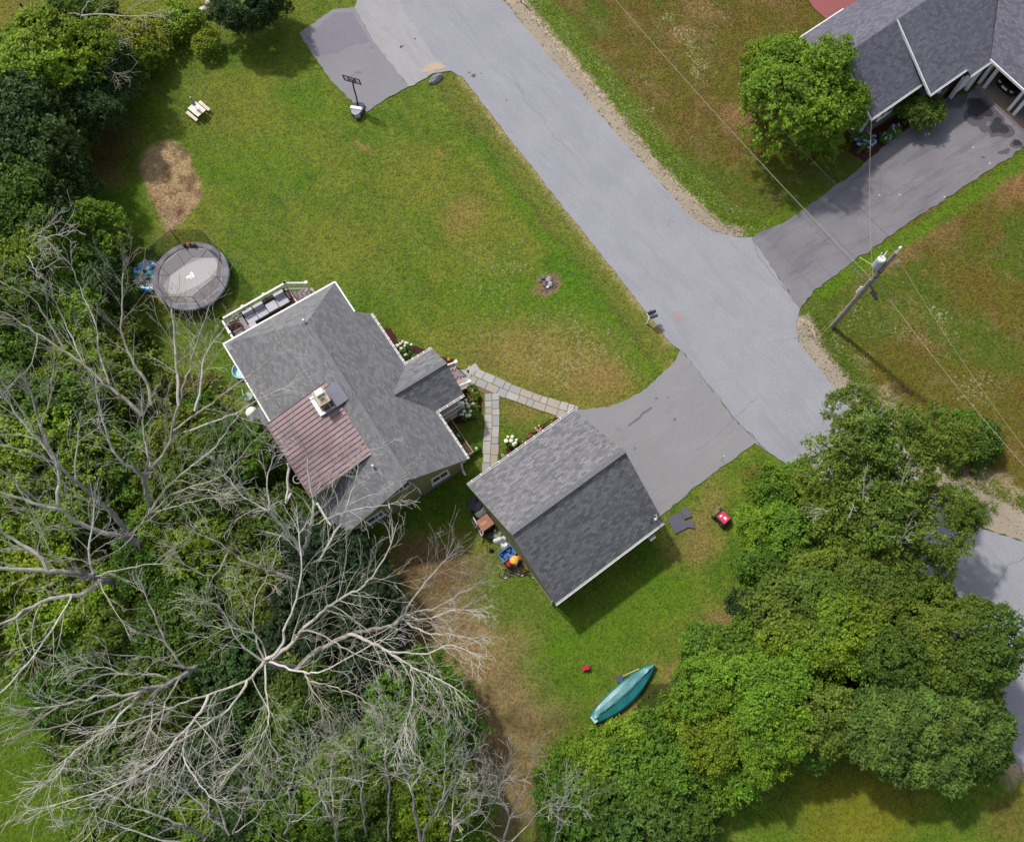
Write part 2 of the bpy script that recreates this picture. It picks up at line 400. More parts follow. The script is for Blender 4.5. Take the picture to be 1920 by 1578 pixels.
sb = n.nodes.new('ShaderNodeMath'); sb.operation = 'SUBTRACT'; sb.inputs[1].default_value = .5; n.links.new(wd, sb.inputs[0]); n.links.new(sb.outputs[0], wl.inputs[0])
line = ramp(n, wl.outputs[0], .0, .035, 1, 0)
mu = n.nodes.new('ShaderNodeMath'); mu.operation = 'MULTIPLY'; n.links.new(line, mu.inputs[0]); n.links.new(at.outputs['Alpha'], mu.inputs[1])
mu2 = n.nodes.new('ShaderNodeMath'); mu2.operation = 'MULTIPLY'; n.links.new(mu.outputs[0], mu2.inputs[0]); n.links.new(ramp(n, noise(n, 11, 2, .5, p), .42, .6), mu2.inputs[1])
c = mix(n, mu2.outputs[0], c, A(176, 172, 132))
n.links.new(c, b.inputs['Base Color']); b.inputs['Roughness'].default_value = .95; b.inputs['Specular IOR Level'].default_value = .08
bump(n, b, mix(n, .5, blade, blade2), .35, .04)
me.materials.append(gm)
go = bpy.data.objects.new('ground', me); COL.objects.link(go); tag(go, kind='structure')
# ------------------------------------------------------------------ flat sheets
def densify(pts, step, jit, seed=0, closed=True):
    r = random.Random(seed); out = []; n = len(pts)
    for i in range(n if closed else n - 1):
        a = Vector(pts[i]); c_ = Vector(pts[(i + 1) % n]); L = (c_ - a).length; k = max(1, int(L / step)); d = (c_ - a).normalized(); nn = Vector((-d.y, d.x))
        for j in range(k):
            q = a.lerp(c_, j / k); o = r.gauss(0, jit) if j else r.gauss(0, jit * .3); out.append((q.x + nn.x * o, q.y + nn.y * o))
    return out
from mathutils.geometry import tessellate_polygon
SHEETS = []
def sheet(mb, poly, z, mi=0, step=.25, jit=.03, seed=1, px=True):
    pts = [tuple(G(u, v, z)[:2]) for u, v in poly] if px else poly
    pts = densify(pts, step, jit, seed); SHEETS.append(pts)
    tri = tessellate_polygon([[Vector((x, y, 0)) for x, y in pts]])
    i0 = len(mb.v); mb.v += [(x, y, z) for x, y in pts]
    for t in tri:
        a, b_, c_ = [Vector(pts[k]) for k in t]
        if (b_ - a).cross(c_ - a) < 0: t = (t[0], t[2], t[1])
        mb.f.append(tuple(i0 + k for k in t)); mb.mi.append(mi); mb.uv.append(None)
def crackline(mb, pts, z, wd, mi, seed=0, jit=.05):
    P_ = [tuple(G(u, v, z)[:2]) for u, v in pts]; P_ = densify(P_, .3, jit, seed, False) + [P_[-1]]
    r = random.Random(seed)
    for a, c_ in zip(P_, P_[1:]):
        a, c_ = Vector(a), Vector(c_); d = (c_ - a); nn = Vector((-d.y, d.x)).normalized() * wd / 2 * r.uniform(.5, 1.4)
        mb.face([(*(a - nn), z), (*(c_ - nn), z), (*(c_ + nn), z), (*(a + nn), z)], mi)
def asphalt(name, col, var=.08, speck=.16, stain=None, sdir=None, fleck=None):
    m, n, b = newmat(name); p = pos(n)
    c = mix(n, ramp(n, noise(n, .35, 5, .6, p), .3, .7), tuple(x * (1 - var) for x in col), tuple(x * (1 + var) for x in col))
    c = mix(n, 1.0, c, mix(n, ramp(n, noise(n, 22, 4, .8, p), .3, .7), (1 - speck,) * 3, (1 + speck,) * 3), 'MULTIPLY')
    c = mix(n, 1.0, c, mix(n, ramp(n, noise(n, 7.5, 5, .85, p), .3, .7), (1 - speck * .55,) * 3, (1 + speck * .55,) * 3), 'MULTIPLY')
    if fleck: c = mix(n, ramp(n, noise(n, 60, 2, .5, p), .66, .72, 0, .8), c, fleck)
    if stain:
        co_ = scalev(n, p, (.22, 1.3, 1), sdir) if sdir is not None else scalev(n, p, (.8, .8, .8))
        c = mix(n, ramp(n, noise(n, 1.0, 6, .7, co_), .5, .66, 0, .65), c, stain)
        c = mix(n, ramp(n, noise(n, 2.3, 5, .7, co_), .56, .7, 0, .5), c, tuple(x * 1.25 for x in col))
    n.links.new(c, b.inputs['Base Color']); b.inputs['Roughness'].default_value = .9; b.inputs['Specular IOR Level'].default_value = .2
    bump(n, b, noise(n, 40, 4, .8, p), .35, .01); return m
CRACK = M('crack', A(112, 112, 118), .9, .2)
TAR = M('tar', A(84, 82, 84), .7, .2)
WET = M('wet', A(62, 60, 66), .35, .2, spec=.5)
ROADM = asphalt('road_asphalt', A(150, 150, 156), .07, .3, stain=A(140, 141, 149), sdir=.91, fleck=A(196, 196, 200))
road = MB()
sheet(road, [(690, -60), (665, 14), (700, 78), (767, 162), (790, 150), (812, 138), (845, 133), (868, 145), (960, 265), (1066, 400), (1150, 505), (1255, 640), (1276, 656), (1310, 700), (1380, 788), (1440, 848), (1500, 884), (1600, 960), (1690, 1080), (1790, 1240), (1890, 1400), (1990, 1560), (2100, 1500), (2100, 1040), (1920, 1015), (1870, 1000), (1830, 985), (1745, 920), (1650, 830), (1580, 745), (1497, 640), (1493, 612), (1500, 580), (1410, 445), (1390, 445), (1340, 435), (1289, 400), (1137, 228), (950, 8), (900, -60)], .0, 0, .35, .03)
LIGHTP = M('concrete_patch', A(186, 184, 182), .9, .08, 1.2, 18)
SANDP = M('sand_patch', A(188, 166, 140), .95, .1, 4, 20)
crackline(road, [(966, 150), (1000, 205), (1012, 212), (1035, 250), (1098, 310)], .004, .018, 1, 3); crackline(road, [(960, 140), (985, 190), (1008, 212)], .004, .02, 1, 4)
crackline(road, [(850, 10), (880, 50), (905, 90)], .004, .02, 1, 5); crackline(road, [(1410, 448), (1425, 485), (1460, 530), (1497, 572)], .004, .05, 1, 7)
crackline(road, [(1276, 656), (1330, 722), (1380, 788), (1440, 848)], .004, .04, 1, 8); crackline(road, [(1250, 425), (1265, 402)], .004, .02, 1, 9)
crackline(road, [(1450, 640), (1497, 634)], .004, .02, 1, 10)
crackline(road, [(1860, 1110), (1890, 1060), (1930, 1040)], .004, .03, 1, 11)
def patch(mb, px, py, rx, ry, z, mi, seed, n=30, rough=.25, rot=0):
    r = random.Random(seed); c_ = G(px, py, z); pts = []; k = 28.0; ph = r.uniform(0, 6); a0 = math.radians(rot)
    for i in range(n):
        a = 2 * math.pi * i / n; q = 1 + rough * (math.sin(2 * a + ph) * .6 + .5 * math.sin(3 * a + ph * 2.3) + .25 * math.sin(5 * a + ph * 3.1)) + r.uniform(-.05, .05)
        x, y = rx / k * q * math.cos(a), ry / k * q * math.sin(a); pts.append((c_.x + x * math.cos(a0) - y * math.sin(a0), c_.y + x * math.sin(a0) + y * math.cos(a0)))
    mb.face([(x, y, z) for x, y in pts], mi)
for s, (u, v, a_, b_) in enumerate(((888, 142, 5, 4), (880, 136, 2, 2), (902, 138, 1.5, 1.5), (752, 88, 2, 3), (756, 86, 1.5, 1.5), (778, 73, 1.5, 2), (950, 188, 1.5, 2))): patch(road, u, v, a_, b_, .004, 2, s)
struct('road', road, [ROADM, CRACK, TAR, LIGHTP, SANDP])
apr = MB(); sheet(apr, [(665, 14), (700, 78), (767, 162), (790, 150), (808, 139), (830, 120), (812, 105), (790, 70), (760, 30), (735, -60), (690, -60)], .004, 0, .3, .06, 3)
struct('road_apron', apr, asphalt('apron', A(160, 158, 160), .05, .18, stain=A(142, 142, 150), sdir=.91))
sp = MB(); patch(sp, 813, 126, 20, 11, .008, 0, 4, 40, .35, 15); patch(sp, 1270, 595, 11, 10, .008, 1, 5, 22, .3)
struct('sand_spill', sp, [SANDP, M('rust_stain', A(160, 142, 142), .9, .08, 3)])
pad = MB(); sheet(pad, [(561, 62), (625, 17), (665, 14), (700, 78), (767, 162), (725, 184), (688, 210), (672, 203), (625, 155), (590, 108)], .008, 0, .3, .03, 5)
pts_ = densify([tuple(G(u, v, 0)[:2]) for u, v in ((575, 72), (625, 26), (662, 22), (694, 78), (655, 88), (635, 100), (598, 104))], .3, .05, 3); pad.face([(x, y, .011) for x, y in pts_], 2)  # darker polygon over the upper part of the pad
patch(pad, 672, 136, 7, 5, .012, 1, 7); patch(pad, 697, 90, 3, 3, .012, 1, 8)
struct('play_pad', pad, [asphalt('pad', A(136, 133, 138), .05, .1, stain=A(138, 136, 146)), M('oil_stain', A(120, 118, 124), .8, .05), M('pad_dark', A(116, 112, 124), .6, .06, 1.5)])
dr = MB(); sheet(dr, [(1276, 656), (1268, 674), (1240, 702), (1200, 737), (1168, 752), (1140, 763), (1085, 767), (1060, 790), (1160, 960), (1215, 985), (1250, 958), (1330, 893), (1415, 830), (1440, 848), (1380, 788), (1310, 700)], .004, 0, .3, .03, 6)
crackline(dr, [(1178, 798), (1190, 790), (1205, 775), (1222, 764)], .008, .14, 1, 3, .05)
for s, (u, v, a_, b_) in enumerate(((1265, 786, 3, 2.5), (1253, 745, 2, 1.5), (1231, 747, 3, 2), (1190, 840, 2, 2), (1160, 805, 8, 3), (1168, 822, 6, 2))): patch(dr, u, v, a_, b_, .008, 1 if s < 4 else 2, 20 + s)
crackline(dr, [(1300, 850), (1360, 800), (1420, 745)], .008, .02, 3, 14)
struct('driveway', dr, [asphalt('driveway_asphalt', A(140, 138, 141), .05, .14, stain=A(134, 131, 132), sdir=-.6), M('tar_patch', A(104, 102, 106), .8, .1), M('faint_stain', A(133, 130, 134), .9, .05), CRACK])
nd = MB(); sheet(nd, [(1410, 445), (1482, 410), (1560, 352), (1605, 322), (1640, 290), (1690, 248), (1730, 225), (1765, 205), (1800, 185), (1830, 165), (1850, 155), (1925, 235), (2100, 100), (2100, 190), (1925, 274), (1800, 355), (1700, 420), (1600, 490), (1530, 541), (1500, 580)], .006, 0, .3, .05, 9)
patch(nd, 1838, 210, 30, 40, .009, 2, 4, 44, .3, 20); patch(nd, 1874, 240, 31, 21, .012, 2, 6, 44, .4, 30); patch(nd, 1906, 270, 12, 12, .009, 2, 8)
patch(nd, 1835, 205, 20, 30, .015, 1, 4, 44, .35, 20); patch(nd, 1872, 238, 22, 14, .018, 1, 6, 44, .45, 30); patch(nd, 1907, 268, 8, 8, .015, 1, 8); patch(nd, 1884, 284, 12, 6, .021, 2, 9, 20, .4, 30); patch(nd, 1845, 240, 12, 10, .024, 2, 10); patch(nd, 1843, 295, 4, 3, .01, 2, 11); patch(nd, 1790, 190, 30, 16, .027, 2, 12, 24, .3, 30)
for s, pt in enumerate((([1600, 410], [1650, 380], [1700, 345], [1740, 320]), ([1630, 340], [1665, 350], [1675, 360]), ([1720, 340], [1745, 358]), ([1520, 470], [1560, 520]), ([1560, 440], [1600, 480]), ([1500, 400], [1560, 460]))):
    crackline(nd, [tuple(q) for q in pt], .01, .05, 3, s + 30, .06)
for s, (u, v) in enumerate(((1771, 369), (1649, 366), (1825, 276), (1856, 306), (1687, 365))): patch(nd, u, v, 2.2, 1.8, .01, 4, s + 60)
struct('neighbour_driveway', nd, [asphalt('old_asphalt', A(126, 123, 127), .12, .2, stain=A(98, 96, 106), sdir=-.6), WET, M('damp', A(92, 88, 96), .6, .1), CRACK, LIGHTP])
# gravel shoulders: strip plus loose stones
GRAV = asphalt('gravel', A(158, 146, 128), .1, .3)
def shoulder(name, inner, outer, seed):
    g = MB(); sheet(g, inner + outer[::-1], .002, 0, .18, .09, seed); r = random.Random(seed)
    for k in range(1100):
        t = r.random() * (len(inner) - 1); i_ = int(t); f_ = t - i_; j_ = min(i_, len(outer) - 2)
        a = Vector(inner[i_]).lerp(Vector(inner[i_ + 1]), f_); c_ = Vector(outer[j_]).lerp(Vector(outer[j_ + 1]), f_); q_ = a.lerp(c_, r.uniform(.0, 1.25))
        P_ = G(q_.x, q_.y, .01); s = r.uniform(.015, .05); g.ball((P_.x, P_.y, .012), s, 5, r.choice((0, 1, 2)), .6, .2)
    struct(name, g, [GRAV, M('pebble_dark', A(120, 112, 106)), M('pebble_pale', A(186, 174, 158))])
shoulder('gravel_verge', [(951, 8), (1043, 120), (1137, 228), (1213, 315), (1289, 400), (1340, 435), (1392, 445)], [(966, 0), (1055, 102), (1147, 208), (1229, 308), (1307, 386), (1350, 423), (1395, 438)], 3)
shoulder('gravel_verge', [(1493, 612), (1497, 640), (1540, 694), (1580, 745), (1650, 830), (1745, 920), (1830, 985), (1930, 1018)], [(1505, 605), (1524, 636), (1566, 690), (1610, 735), (1685, 810), (1775, 893), (1850, 925), (1930, 966)], 4)
# mulch beds
MUL = M('mulch', A(72, 38, 34), .95, .35, 5, 22, bmp=.8)
for k, poly in enumerate(([(718, 616), (730, 614), (742, 628), (745, 640), (775, 648), (800, 655), (812, 668), (850, 672), (858, 690), (850, 700), (790, 690), (755, 690)],
                          [(818, 772), (838, 745), (872, 726), (890, 726), (901, 745), (903, 768), (893, 785), (872, 792), (846, 795), (835, 800)],
                          [(932, 862), (940, 850), (985, 815), (1042, 781), (1056, 790), (960, 858), (936, 872)], [(1742, 232), (1700, 262), (1655, 285), (1620, 303), (1592, 285), (1605, 262), (1640, 240), (1700, 210), (1780, 170), (1800, 190)])):
    g = MB(); sheet(g, poly, .0 + .0008 * k, 0, .2, .04, k); struct('mulch_bed', g, MUL)
g = MB(); sheet(g, [(1515, 0), (1525, 14), (1548, 35), (1600, 20), (1640, -30), (1500, -60)], .012, 0, .3, .02); struct('brick_patio', g, M('patio_brick', A(150, 88, 88), .85, .15, 6, 30))
# flagstone walk
FL = [M('flag_a', A(176, 172, 166), .85, .06, 3), M('flag_b', A(168, 160, 148), .85, .06, 3), M('flag_c', A(160, 160, 158), .85, .06, 3)]
def walk(px_, rows, wd, seed, mb):
    r = random.Random(seed); pts = [G(u, v, 0).xy for u, v in px_]
    cum = [0]
    for a, c_ in zip(pts, pts[1:]): cum.append(cum[-1] + (c_ - a).length)
    def at(s):
        s = max(0, min(cum[-1] - 1e-4, s)); i = max(k for k in range(len(cum) - 1) if cum[k] <= s); f_ = (s - cum[i]) / (cum[i + 1] - cum[i])
        d = (pts[i + 1] - pts[i]).normalized(); return pts[i].lerp(pts[i + 1], f_), Vector((-d.y, d.x))
    for row in range(rows):
        s = -r.uniform(0, .4); o0 = (row - rows / 2) * wd + .02; o1 = o0 + wd - .04
        while s < cum[-1]:
            L = r.choice((.45, .6, .75, .85)); j = r.uniform(-.05, .05) if row in (0, rows - 1) else 0
            a, na = at(s + .02); c_, nc = at(s + L - .02)
            if s + L > 0:
                e0 = o0 + (j if row == 0 else 0); e1 = o1 + (j if row == rows - 1 else 0)
                mb.prism([tuple(a + na * e0), tuple(c_ + nc * e0), tuple(c_ + nc * e1), tuple(a + na * e1)], -.03, .02 + r.uniform(0, .008), r.randrange(3))
            s += L
fw = MB(); sheet(fw, [(868, 690), (900, 700), (940, 712), (1000, 738), (1050, 758), (1085, 768), (1075, 782), (1050, 780), (1000, 766), (938, 742), (936, 800), (934, 870), (920, 885), (904, 880), (908, 800), (908, 738), (868, 716)], .0, 3, .3, .03)
walk([(872, 698), (905, 712), (945, 730), (1000, 750), (1050, 768), (1082, 775)], 2, .55, 3, fw); walk([(922, 738), (923, 800), (920, 840), (918, 888)], 2, .5, 5, fw)
for u, v in ((868, 700), (876, 715), (886, 692)): c_ = G(u, v, 0); fw.box((c_.x, c_.y, 0), (.8, .5, .05), R.uniform(-.6, .6), 0)
struct('flagstone_path', fw, FL + [M('joint_sand', A(120, 108, 82), .95, .15, 6)])
# ------------------------------------------------------------------ buildings
class Frame:
    def __init__(s, o, a, b): s.o = Vector((o[0], o[1], 0)); s.a = Vector((*a, 0)).normalized(); s.b = Vector((*b, 0)).normalized()
    def __call__(s, x, y, z=0): return s.o + s.a * x + s.b * y + Vector((0, 0, z))
    def box(s, mb, x0, x1, y0, y1, z0, z1, mi=0): return mb.ob(s(x0, y0, z0), s.a * (x1 - x0), s.b * (y1 - y0), Vector((0, 0, z1 - z0)), mi)
def slab(mb, pts, ua, th=.14, mi=0, side=1):
    """roof plane: top carries uv in metres (u along the eave, v up the slope)"""
    pts = [Vector(p) for p in pts]; nn = (pts[1] - pts[0]).cross(pts[2] - pts[0]).normalized()
    if nn.z < 0: pts = pts[::-1]; nn = -nn
    ua = (ua - nn * ua.dot(nn)).normalized(); va = nn.cross(ua)
    if va.z < 0: va = -va
    mb.face(pts, mi, [(p.dot(ua), p.dot(va)) for p in pts])
    lo = [p - Vector((0, 0, th)) for p in pts]; mb.face(lo[::-1], side)
    for i in range(len(pts)):
        j = (i + 1) % len(pts); mb.face([lo[i], lo[j], pts[j], pts[i]], side)
def clap(name, col):
    """lap siding: fine horizontal board lines"""
    m, n, b = newmat(name); p = pos(n)
    wv = n.nodes.new('ShaderNodeTexWave'); wv.wave_type = 'BANDS'; wv.bands_direction = 'Z'; wv.wave_profile = 'SAW'; wv.inputs['Scale'].default_value = 1.6; n.links.new(p, wv.inputs[0])
    c = mix(n, ramp(n, noise(n, 1.4, 4, .6, p), .3, .7), tuple(x * .88 for x in col), tuple(x * 1.1 for x in col)); c = mix(n, ramp(n, wv.outputs[1], .0, .12, .5, 0), c, tuple(x * .5 for x in col))
    n.links.new(c, b.inputs['Base Color']); b.inputs['Roughness'].default_value = .7; bump(n, b, wv.outputs[1], .5, .02); return m
SIDE = clap('olive_lap_siding', A(152, 149, 98)); CONC = M('foundation', A(140, 136, 128), .9, .1)
SH_A = shingle('shingle_grey', A(142, 142, 144), A(104, 104, 109)); SH_G = shingle('shingle_garage', A(140, 139, 140), A(86, 86, 96), .32, .17)
SH_N = shingle('shingle_slate', A(122, 121, 132), A(86, 85, 99), .3, .16)
GLASS = M('window_glass', (.03, .035, .045), .12, .1, spec=.8, bmp=0)
ROT = None
def window(parent, fr, x, y, z0, w_, h, face, nsash=2, openw=False):
    """on wall facing +a ('a'), -b ('-b') or +b ('b'); parts: window > pane"""
    sgn = {'a': (fr.a, fr.b), '-a': (-fr.a, fr.b), 'b': (fr.b, fr.a), '-b': (-fr.b, fr.a)}[face]
    out, al = sgn; c = fr(x, y, z0); Z = Vector((0, 0, 1)); m = MB(); t = .11
    c0 = c - al * (w_ / 2)
    for o_, l_, h_ in ((Vector(), w_, t), (Z * (h - t), w_, t)): m.ob(c0 + o_, al * l_, out * .07, Z * h_)
    for o_ in (0, w_ - t): m.ob(c0 + al * o_ + Z * t, al * t, out * .07, Z * (h - 2 * t))
    if nsash > 1:
        for i in range(1, nsash): m.ob(c0 + al * (w_ * i / nsash - .03) + Z * t, al * .06, out * .06, Z * (h - 2 * t))
    m.ob(c0 - al * .05 - Z * .05, al * (w_ + .1), out * .12, Z * .05)
    f = m.build('window', WHITE, parent); g = MB(); g.ob(c0 + al * t + Z * t, al * (w_ - 2 * t), out * .03, Z * (h - 2 * t)); g.build('pane', GLASS, f)
    return f
# ---- main house
HF = Frame((-9.252, 24.301), (.5520, -.8338), (-.8338, -.5520))
house = thing('house', HF(5, 4, 0), 'olive sided house with grey shingle roof, red metal roof section and brick chimney', 'house')
w_ = MB()
foot = [(-2.3, 1.2), (.2, 1.2), (.2, .35), (11.45, .35), (11.45, 8.5), (-2.3, 8.5)]
w_.prism([HF(x, y).xy for x, y in foot], .35, 2.85)
gp = [(.35, 2.85), (.35, 3.1), (3.84, 5.93), (8.5, 3.2), (8.5, 2.85)]
a = [HF(11.45, t, z) for t, z in gp]; b_ = [q - HF.a * .15 for q in a]; w_.face(a); w_.face(b_[::-1])
w_.build('wall', SIDE, house)
f_ = MB(); f_.prism([HF(x, y).xy for x, y in [(x + (.04 if x > 5 else -.04), y) for x, y in foot]], -.1, .34); f_.build('foundation', CONC, house)
zne = lambda t: 3.0 + .807 * t
zsw = lambda t: 6.1 - .593 * (t - 3.84)
E0, c1, c2, c3 = HF(0, 3.84, 6.1), HF(-3.15, 8.9, 3.1), HF(-2.72, .82, zne(.82)), HF(-.2, .82, zne(.82))
KX = HF(-1.0, 2.35, zne(2.35))
rf = MB()
slab(rf, [HF(0, 3.84, 6.1), HF(11.8, 3.84, 6.1), HF(11.8, 0, 3.0), HF(.15, 0, 3.0), HF(-.2, .82, zne(.82)), HF(-.2, 3.5, zne(3.5))], HF.a)
slab(rf, [E0, HF(-.2, 3.5, zne(3.5)), c3, c2], HF.a)
slab(rf, [E0, c2, c1], HF.b)
slab(rf, [E0, c1, HF(3.9, 8.9, 3.1), HF(11.8, 8.9, 3.1), HF(11.8, 3.84, 6.1)], HF.a)
for p0, p1 in ((HF(.2, 3.84, 6.12), HF(11.8, 3.84, 6.12)),):   # ridge and hip caps
    rf.bar(Vector(p0), Vector(p1), .24, .03, 2)
roof = rf.build('roof', [SH_A, WHITE, M('ridge_cap', A(120, 120, 123), .9, .12, 4)], house)
# metal roofed shed dormer on the back slope
MET = None
def metalmat():
    m, n, b = newmat('red_metal'); uv = n.nodes.new('ShaderNodeUVMap'); uv.uv_map = 'uv'
    c = mix(n, ramp(n, noise(n, .8, 5, .6, pos(n)), .3, .7), A(136, 110, 114), A(150, 126, 129)); c = mix(n, ramp(n, noise(n, 3, 6, .7, scalev(n, uv.outputs[0], (3, .5, 1))), .6, .85, 0, .15), c, A(160, 136, 136))
    n.links.new(c, b.inputs['Base Color']); b.inputs['Roughness'].default_value = .5; b.inputs['Metallic'].default_value = .15; return m
METAL = metalmat()
zm = lambda t: 5.62 - .235 * (t - 4.75)
s0, s1 = 3.75, 9.15
mr = MB(); slab(mr, [HF(s0, 4.75, zm(4.75)), HF(s1, 4.75, zm(4.75)), HF(s1, 9.1, zm(9.1)), HF(s0, 9.1, zm(9.1))], HF.a, .08, 0, 0)
k = 0
while s0 + k * .305 < s1:
    x = s0 + k * .305; mr.ob(HF(x, 4.78, zm(4.78) + .0), HF.a * .035, HF(0, 9.08, zm(9.08)) - HF(0, 4.78, zm(4.78)), Vector((0, 0, .045)), 1); k += 1
mr.ob(HF(s0 - .03, 9.02, zm(9.1) - .1), HF.a * (s1 - s0 + .06), HF.b * .12, Vector((0, 0, .12)), 1)
mr.build('metal_roof', [METAL, M('metal_seam', A(120, 94, 99), .5, .1)], house)
ck = MB()
for sx in (s0 + .1, s1 - .25):
    pl = [HF(sx, 4.8, 5.3), HF(sx, 4.8, zm(4.8) - .05), HF(sx, 8.75, zm(8.75) - .08), HF(sx, 8.75, 3.0)]
    q_ = [p + HF.a * .12 for p in pl]; ck.face(pl[::-1]); ck.face(q_)
    for i in range(4): ck.face([pl[i], pl[(i + 1) % 4], q_[(i + 1) % 4], q_[i]])
HF.box(ck, s0 + .1, s1 - .13, 8.63, 8.75, 2.9, zm(8.75) - .08)
ck.build('dormer_wall', SIDE, house)
# chimney with two flues, flashing and cricket
ch = MB(); HF.box(ch, 4.42, 5.3, 5.2, 5.8, 4.6, 6.5, 0); HF.box(ch, 4.36, 5.36, 5.14, 5.86, 6.5, 6.6, 1)
chim = ch.build('chimney', [M('chimney_brick', A(122, 98, 88), .85, .3, 8, 30), M('chimney_crown', A(196, 184, 160), .85, .12, 5)], roof)
fl = MB(); HF.box(fl, 4.42, 4.8, 5.22, 5.7, 6.6, 6.8, 0); fl.build('flue_cap', M('cap_white', A(236, 232, 222), .6, .04), roof)
fl = MB(); HF.box(fl, 4.9, 5.24, 5.28, 5.7, 6.6, 6.64, 0); HF.box(fl, 4.97, 5.18, 5.36, 5.62, 6.64, 6.645, 1); fl.build('flue', [M('flue_clay', A(170, 150, 120)), BLACK], roof)
fs = MB(); z5 = zm(5.2)
fs.ob(HF(4.25, 5.9, z5 - .22), HF.a * 1.2, HF.b * .22, Vector((0, 0, .2))); fs.ob(HF(5.36, 5.0, z5 - .1), HF.a * .14, HF.b * .95, Vector((0, 0, .2))); fs.ob(HF(4.1, 5.1, z5 - .1), HF.a * .14, HF.b * 1.0, Vector((0, 0, .14)))
fs.face([HF(4.2, 4.2, 5.95), HF(5.6, 4.2, 5.95), HF(5.6, 5.1, 5.75), HF(4.2, 5.1, 5.75)], 1)
fs.build('flashing', [M('flashing_zinc', A(190, 200, 215), .4, .1, metal=.4), M('cricket', A(116, 118, 132), .6, .08)], roof)
for s_, t_, z_ in ((-.1, 3.95, 6.05), (9.8, 5.1, 5.35)):
    v = MB(); v.tube([HF(s_, t_, z_ - .2), HF(s_, t_, z_ + .38)], .06, 10); v.build('vent_pipe', WHITE, roof)
# trim and gutters
def gutter(name, a, b, parent, wd=.13, straps=0, out=None):
    m = MB(); a, b = Vector(a), Vector(b); d = (b - a); dn = d.normalized(); side = dn.cross(Vector((0, 0, 1))).normalized() * (out or 1)
    for o_, h in ((0, .12), (wd - .02, .12)): m.ob(a + side * o_ - Vector((0, 0, h)), d, side * .02, Vector((0, 0, h + .01)))
    m.ob(a - Vector((0, 0, .12)), d, side * wd, Vector((0, 0, .02)), 1 if straps else 0)
    for i in range(straps): q = a + d * ((i + .5) / straps); m.ob(q - Vector((0, 0, .01)), dn * .04, side * (wd + .03) * 1.0, Vector((0, 0, .03)))
    return m.build(name, [WHITE, M('gutter_inside', A(190, 186, 176), .6, .1)], parent)
DRIP = M('drip_edge', A(128, 128, 122), .7, .1)
def rake(name, a, b, parent, wd=.07):
    m = MB(); m.bar(Vector(a) + Vector((0, 0, -.04)), Vector(b) + Vector((0, 0, -.04)), wd, .18); return m.build(name, WHITE if name == 'fascia' else DRIP, parent)
gutter('gutter', HF(.15, -.02, 2.98), HF(4.35, -.02, 2.98), house, straps=7, out=-1); gutter('gutter', HF(8.2, -.02, 2.98), HF(11.82, -.02, 2.98), house, straps=6, out=-1)
rake('fascia', c1, c2, house, .1); rake('fascia', c2, c3, house, .09); rake('fascia', c1, HF(3.7, 8.93, 3.08), house, .09)
gutter('gutter', HF(9.1, 9.0, 3.05), HF(11.8, 9.0, 3.05), house, out=1)
rake('rake_board', HF(11.82, 0, 2.93), HF(11.82, 3.84, 6.03), house, .04); rake('rake_board', HF(11.82, 3.84, 6.03), HF(11.82, 8.9, 3.03), house, .04)
ds = MB(); ds.tube([HF(11.75, -.05, 2.86), HF(11.72, .3, 2.6), HF(11.62, .38, 2.4), HF(11.62, .38, .4), HF(11.9, .38, .15)], .07, 6); ds.build('downspout', WHITE, house)
window(house, HF, 11.45, 1.9, 1.0, 1.25, 1.15, 'a', 2); window(house, HF, 11.45, 6.6, 1.1, 1.2, 1.1, 'a', 2); window(house, HF, 11.45, 8.0, .9, .7, 1.1, 'a', 1)
# gable casement standing open
cw = MB(); Z = Vector((0, 0, 1)); c_ = HF(11.45, 3.75, 3.75)
for x, l_ in ((0, .09), (.75, .1), (1.5, .09)): cw.ob(c_ + HF.b * x, HF.b * l_, HF.a * .08, Z * 1.15)
for z_ in (0, 1.06): cw.ob(c_ + Z * z_, HF.b * 1.59, HF.a * .082, Z * .09)
cwin = cw.build('window', WHITE, house)
g = MB(); g.ob(c_ + Z * .09 + HF.b * .09, HF.b * 1.41, HF.a * .03, Z * .97); g.build('pane', GLASS, cwin)
for x, di in ((.03, -HF.b * .25 + HF.a * .78), (1.55, HF.b * .25 + HF.a * .78)):
    sv = MB(); o_ = c_ + HF.b * x + HF.a * .08 + Z * .02; th = HF.b * .04
    for z_ in (0, 1.0): sv.ob(o_ + Z * z_, di, th, Z * .09)
    for f1 in (0, .9): sv.ob(o_ + di * f1 + Z * .09, di * .1, th, Z * .91)
    sv.ob(o_ + di * .1 + Z * .09 + th * .4, di * .8, th * .3, Z * .91, 1); sv.build('open_sash', [WHITE, GLASS], cwin)
# entry porch: gabled roof, posts, floor, rail, steps
PF = HF
pr_ = MB(); zr = 4.42; ze = 2.98; sm = 6.25; sl_, sr = 4.42, 8.12; tf = -2.08
slab(pr_, [PF(sl_, tf, ze), PF(sl_, 0, ze), PF(sm, 1.76, zr), PF(sm, tf, zr)], PF.b); slab(pr_, [PF(sr, tf, ze), PF(sm, tf, zr), PF(sm, 1.76, zr), PF(sr, 0, ze)], PF.b)
pr_.bar(PF(sm, 1.7, zr + .01), PF(sm, tf, zr + .01), .2, .05, 2)
pr_.build('porch_roof', [SH_G, WHITE, M('ridge_cap', A(120, 120, 123), .9, .12, 4)], house)
gutter('gutter', PF(sl_ - .02, 0, ze - .02), PF(sl_ - .02, tf, ze - .02), house, straps=5, out=-1); gutter('gutter', PF(sr + .02, 0, ze - .02), PF(sr + .02, tf, ze - .02), house, straps=4, out=1)
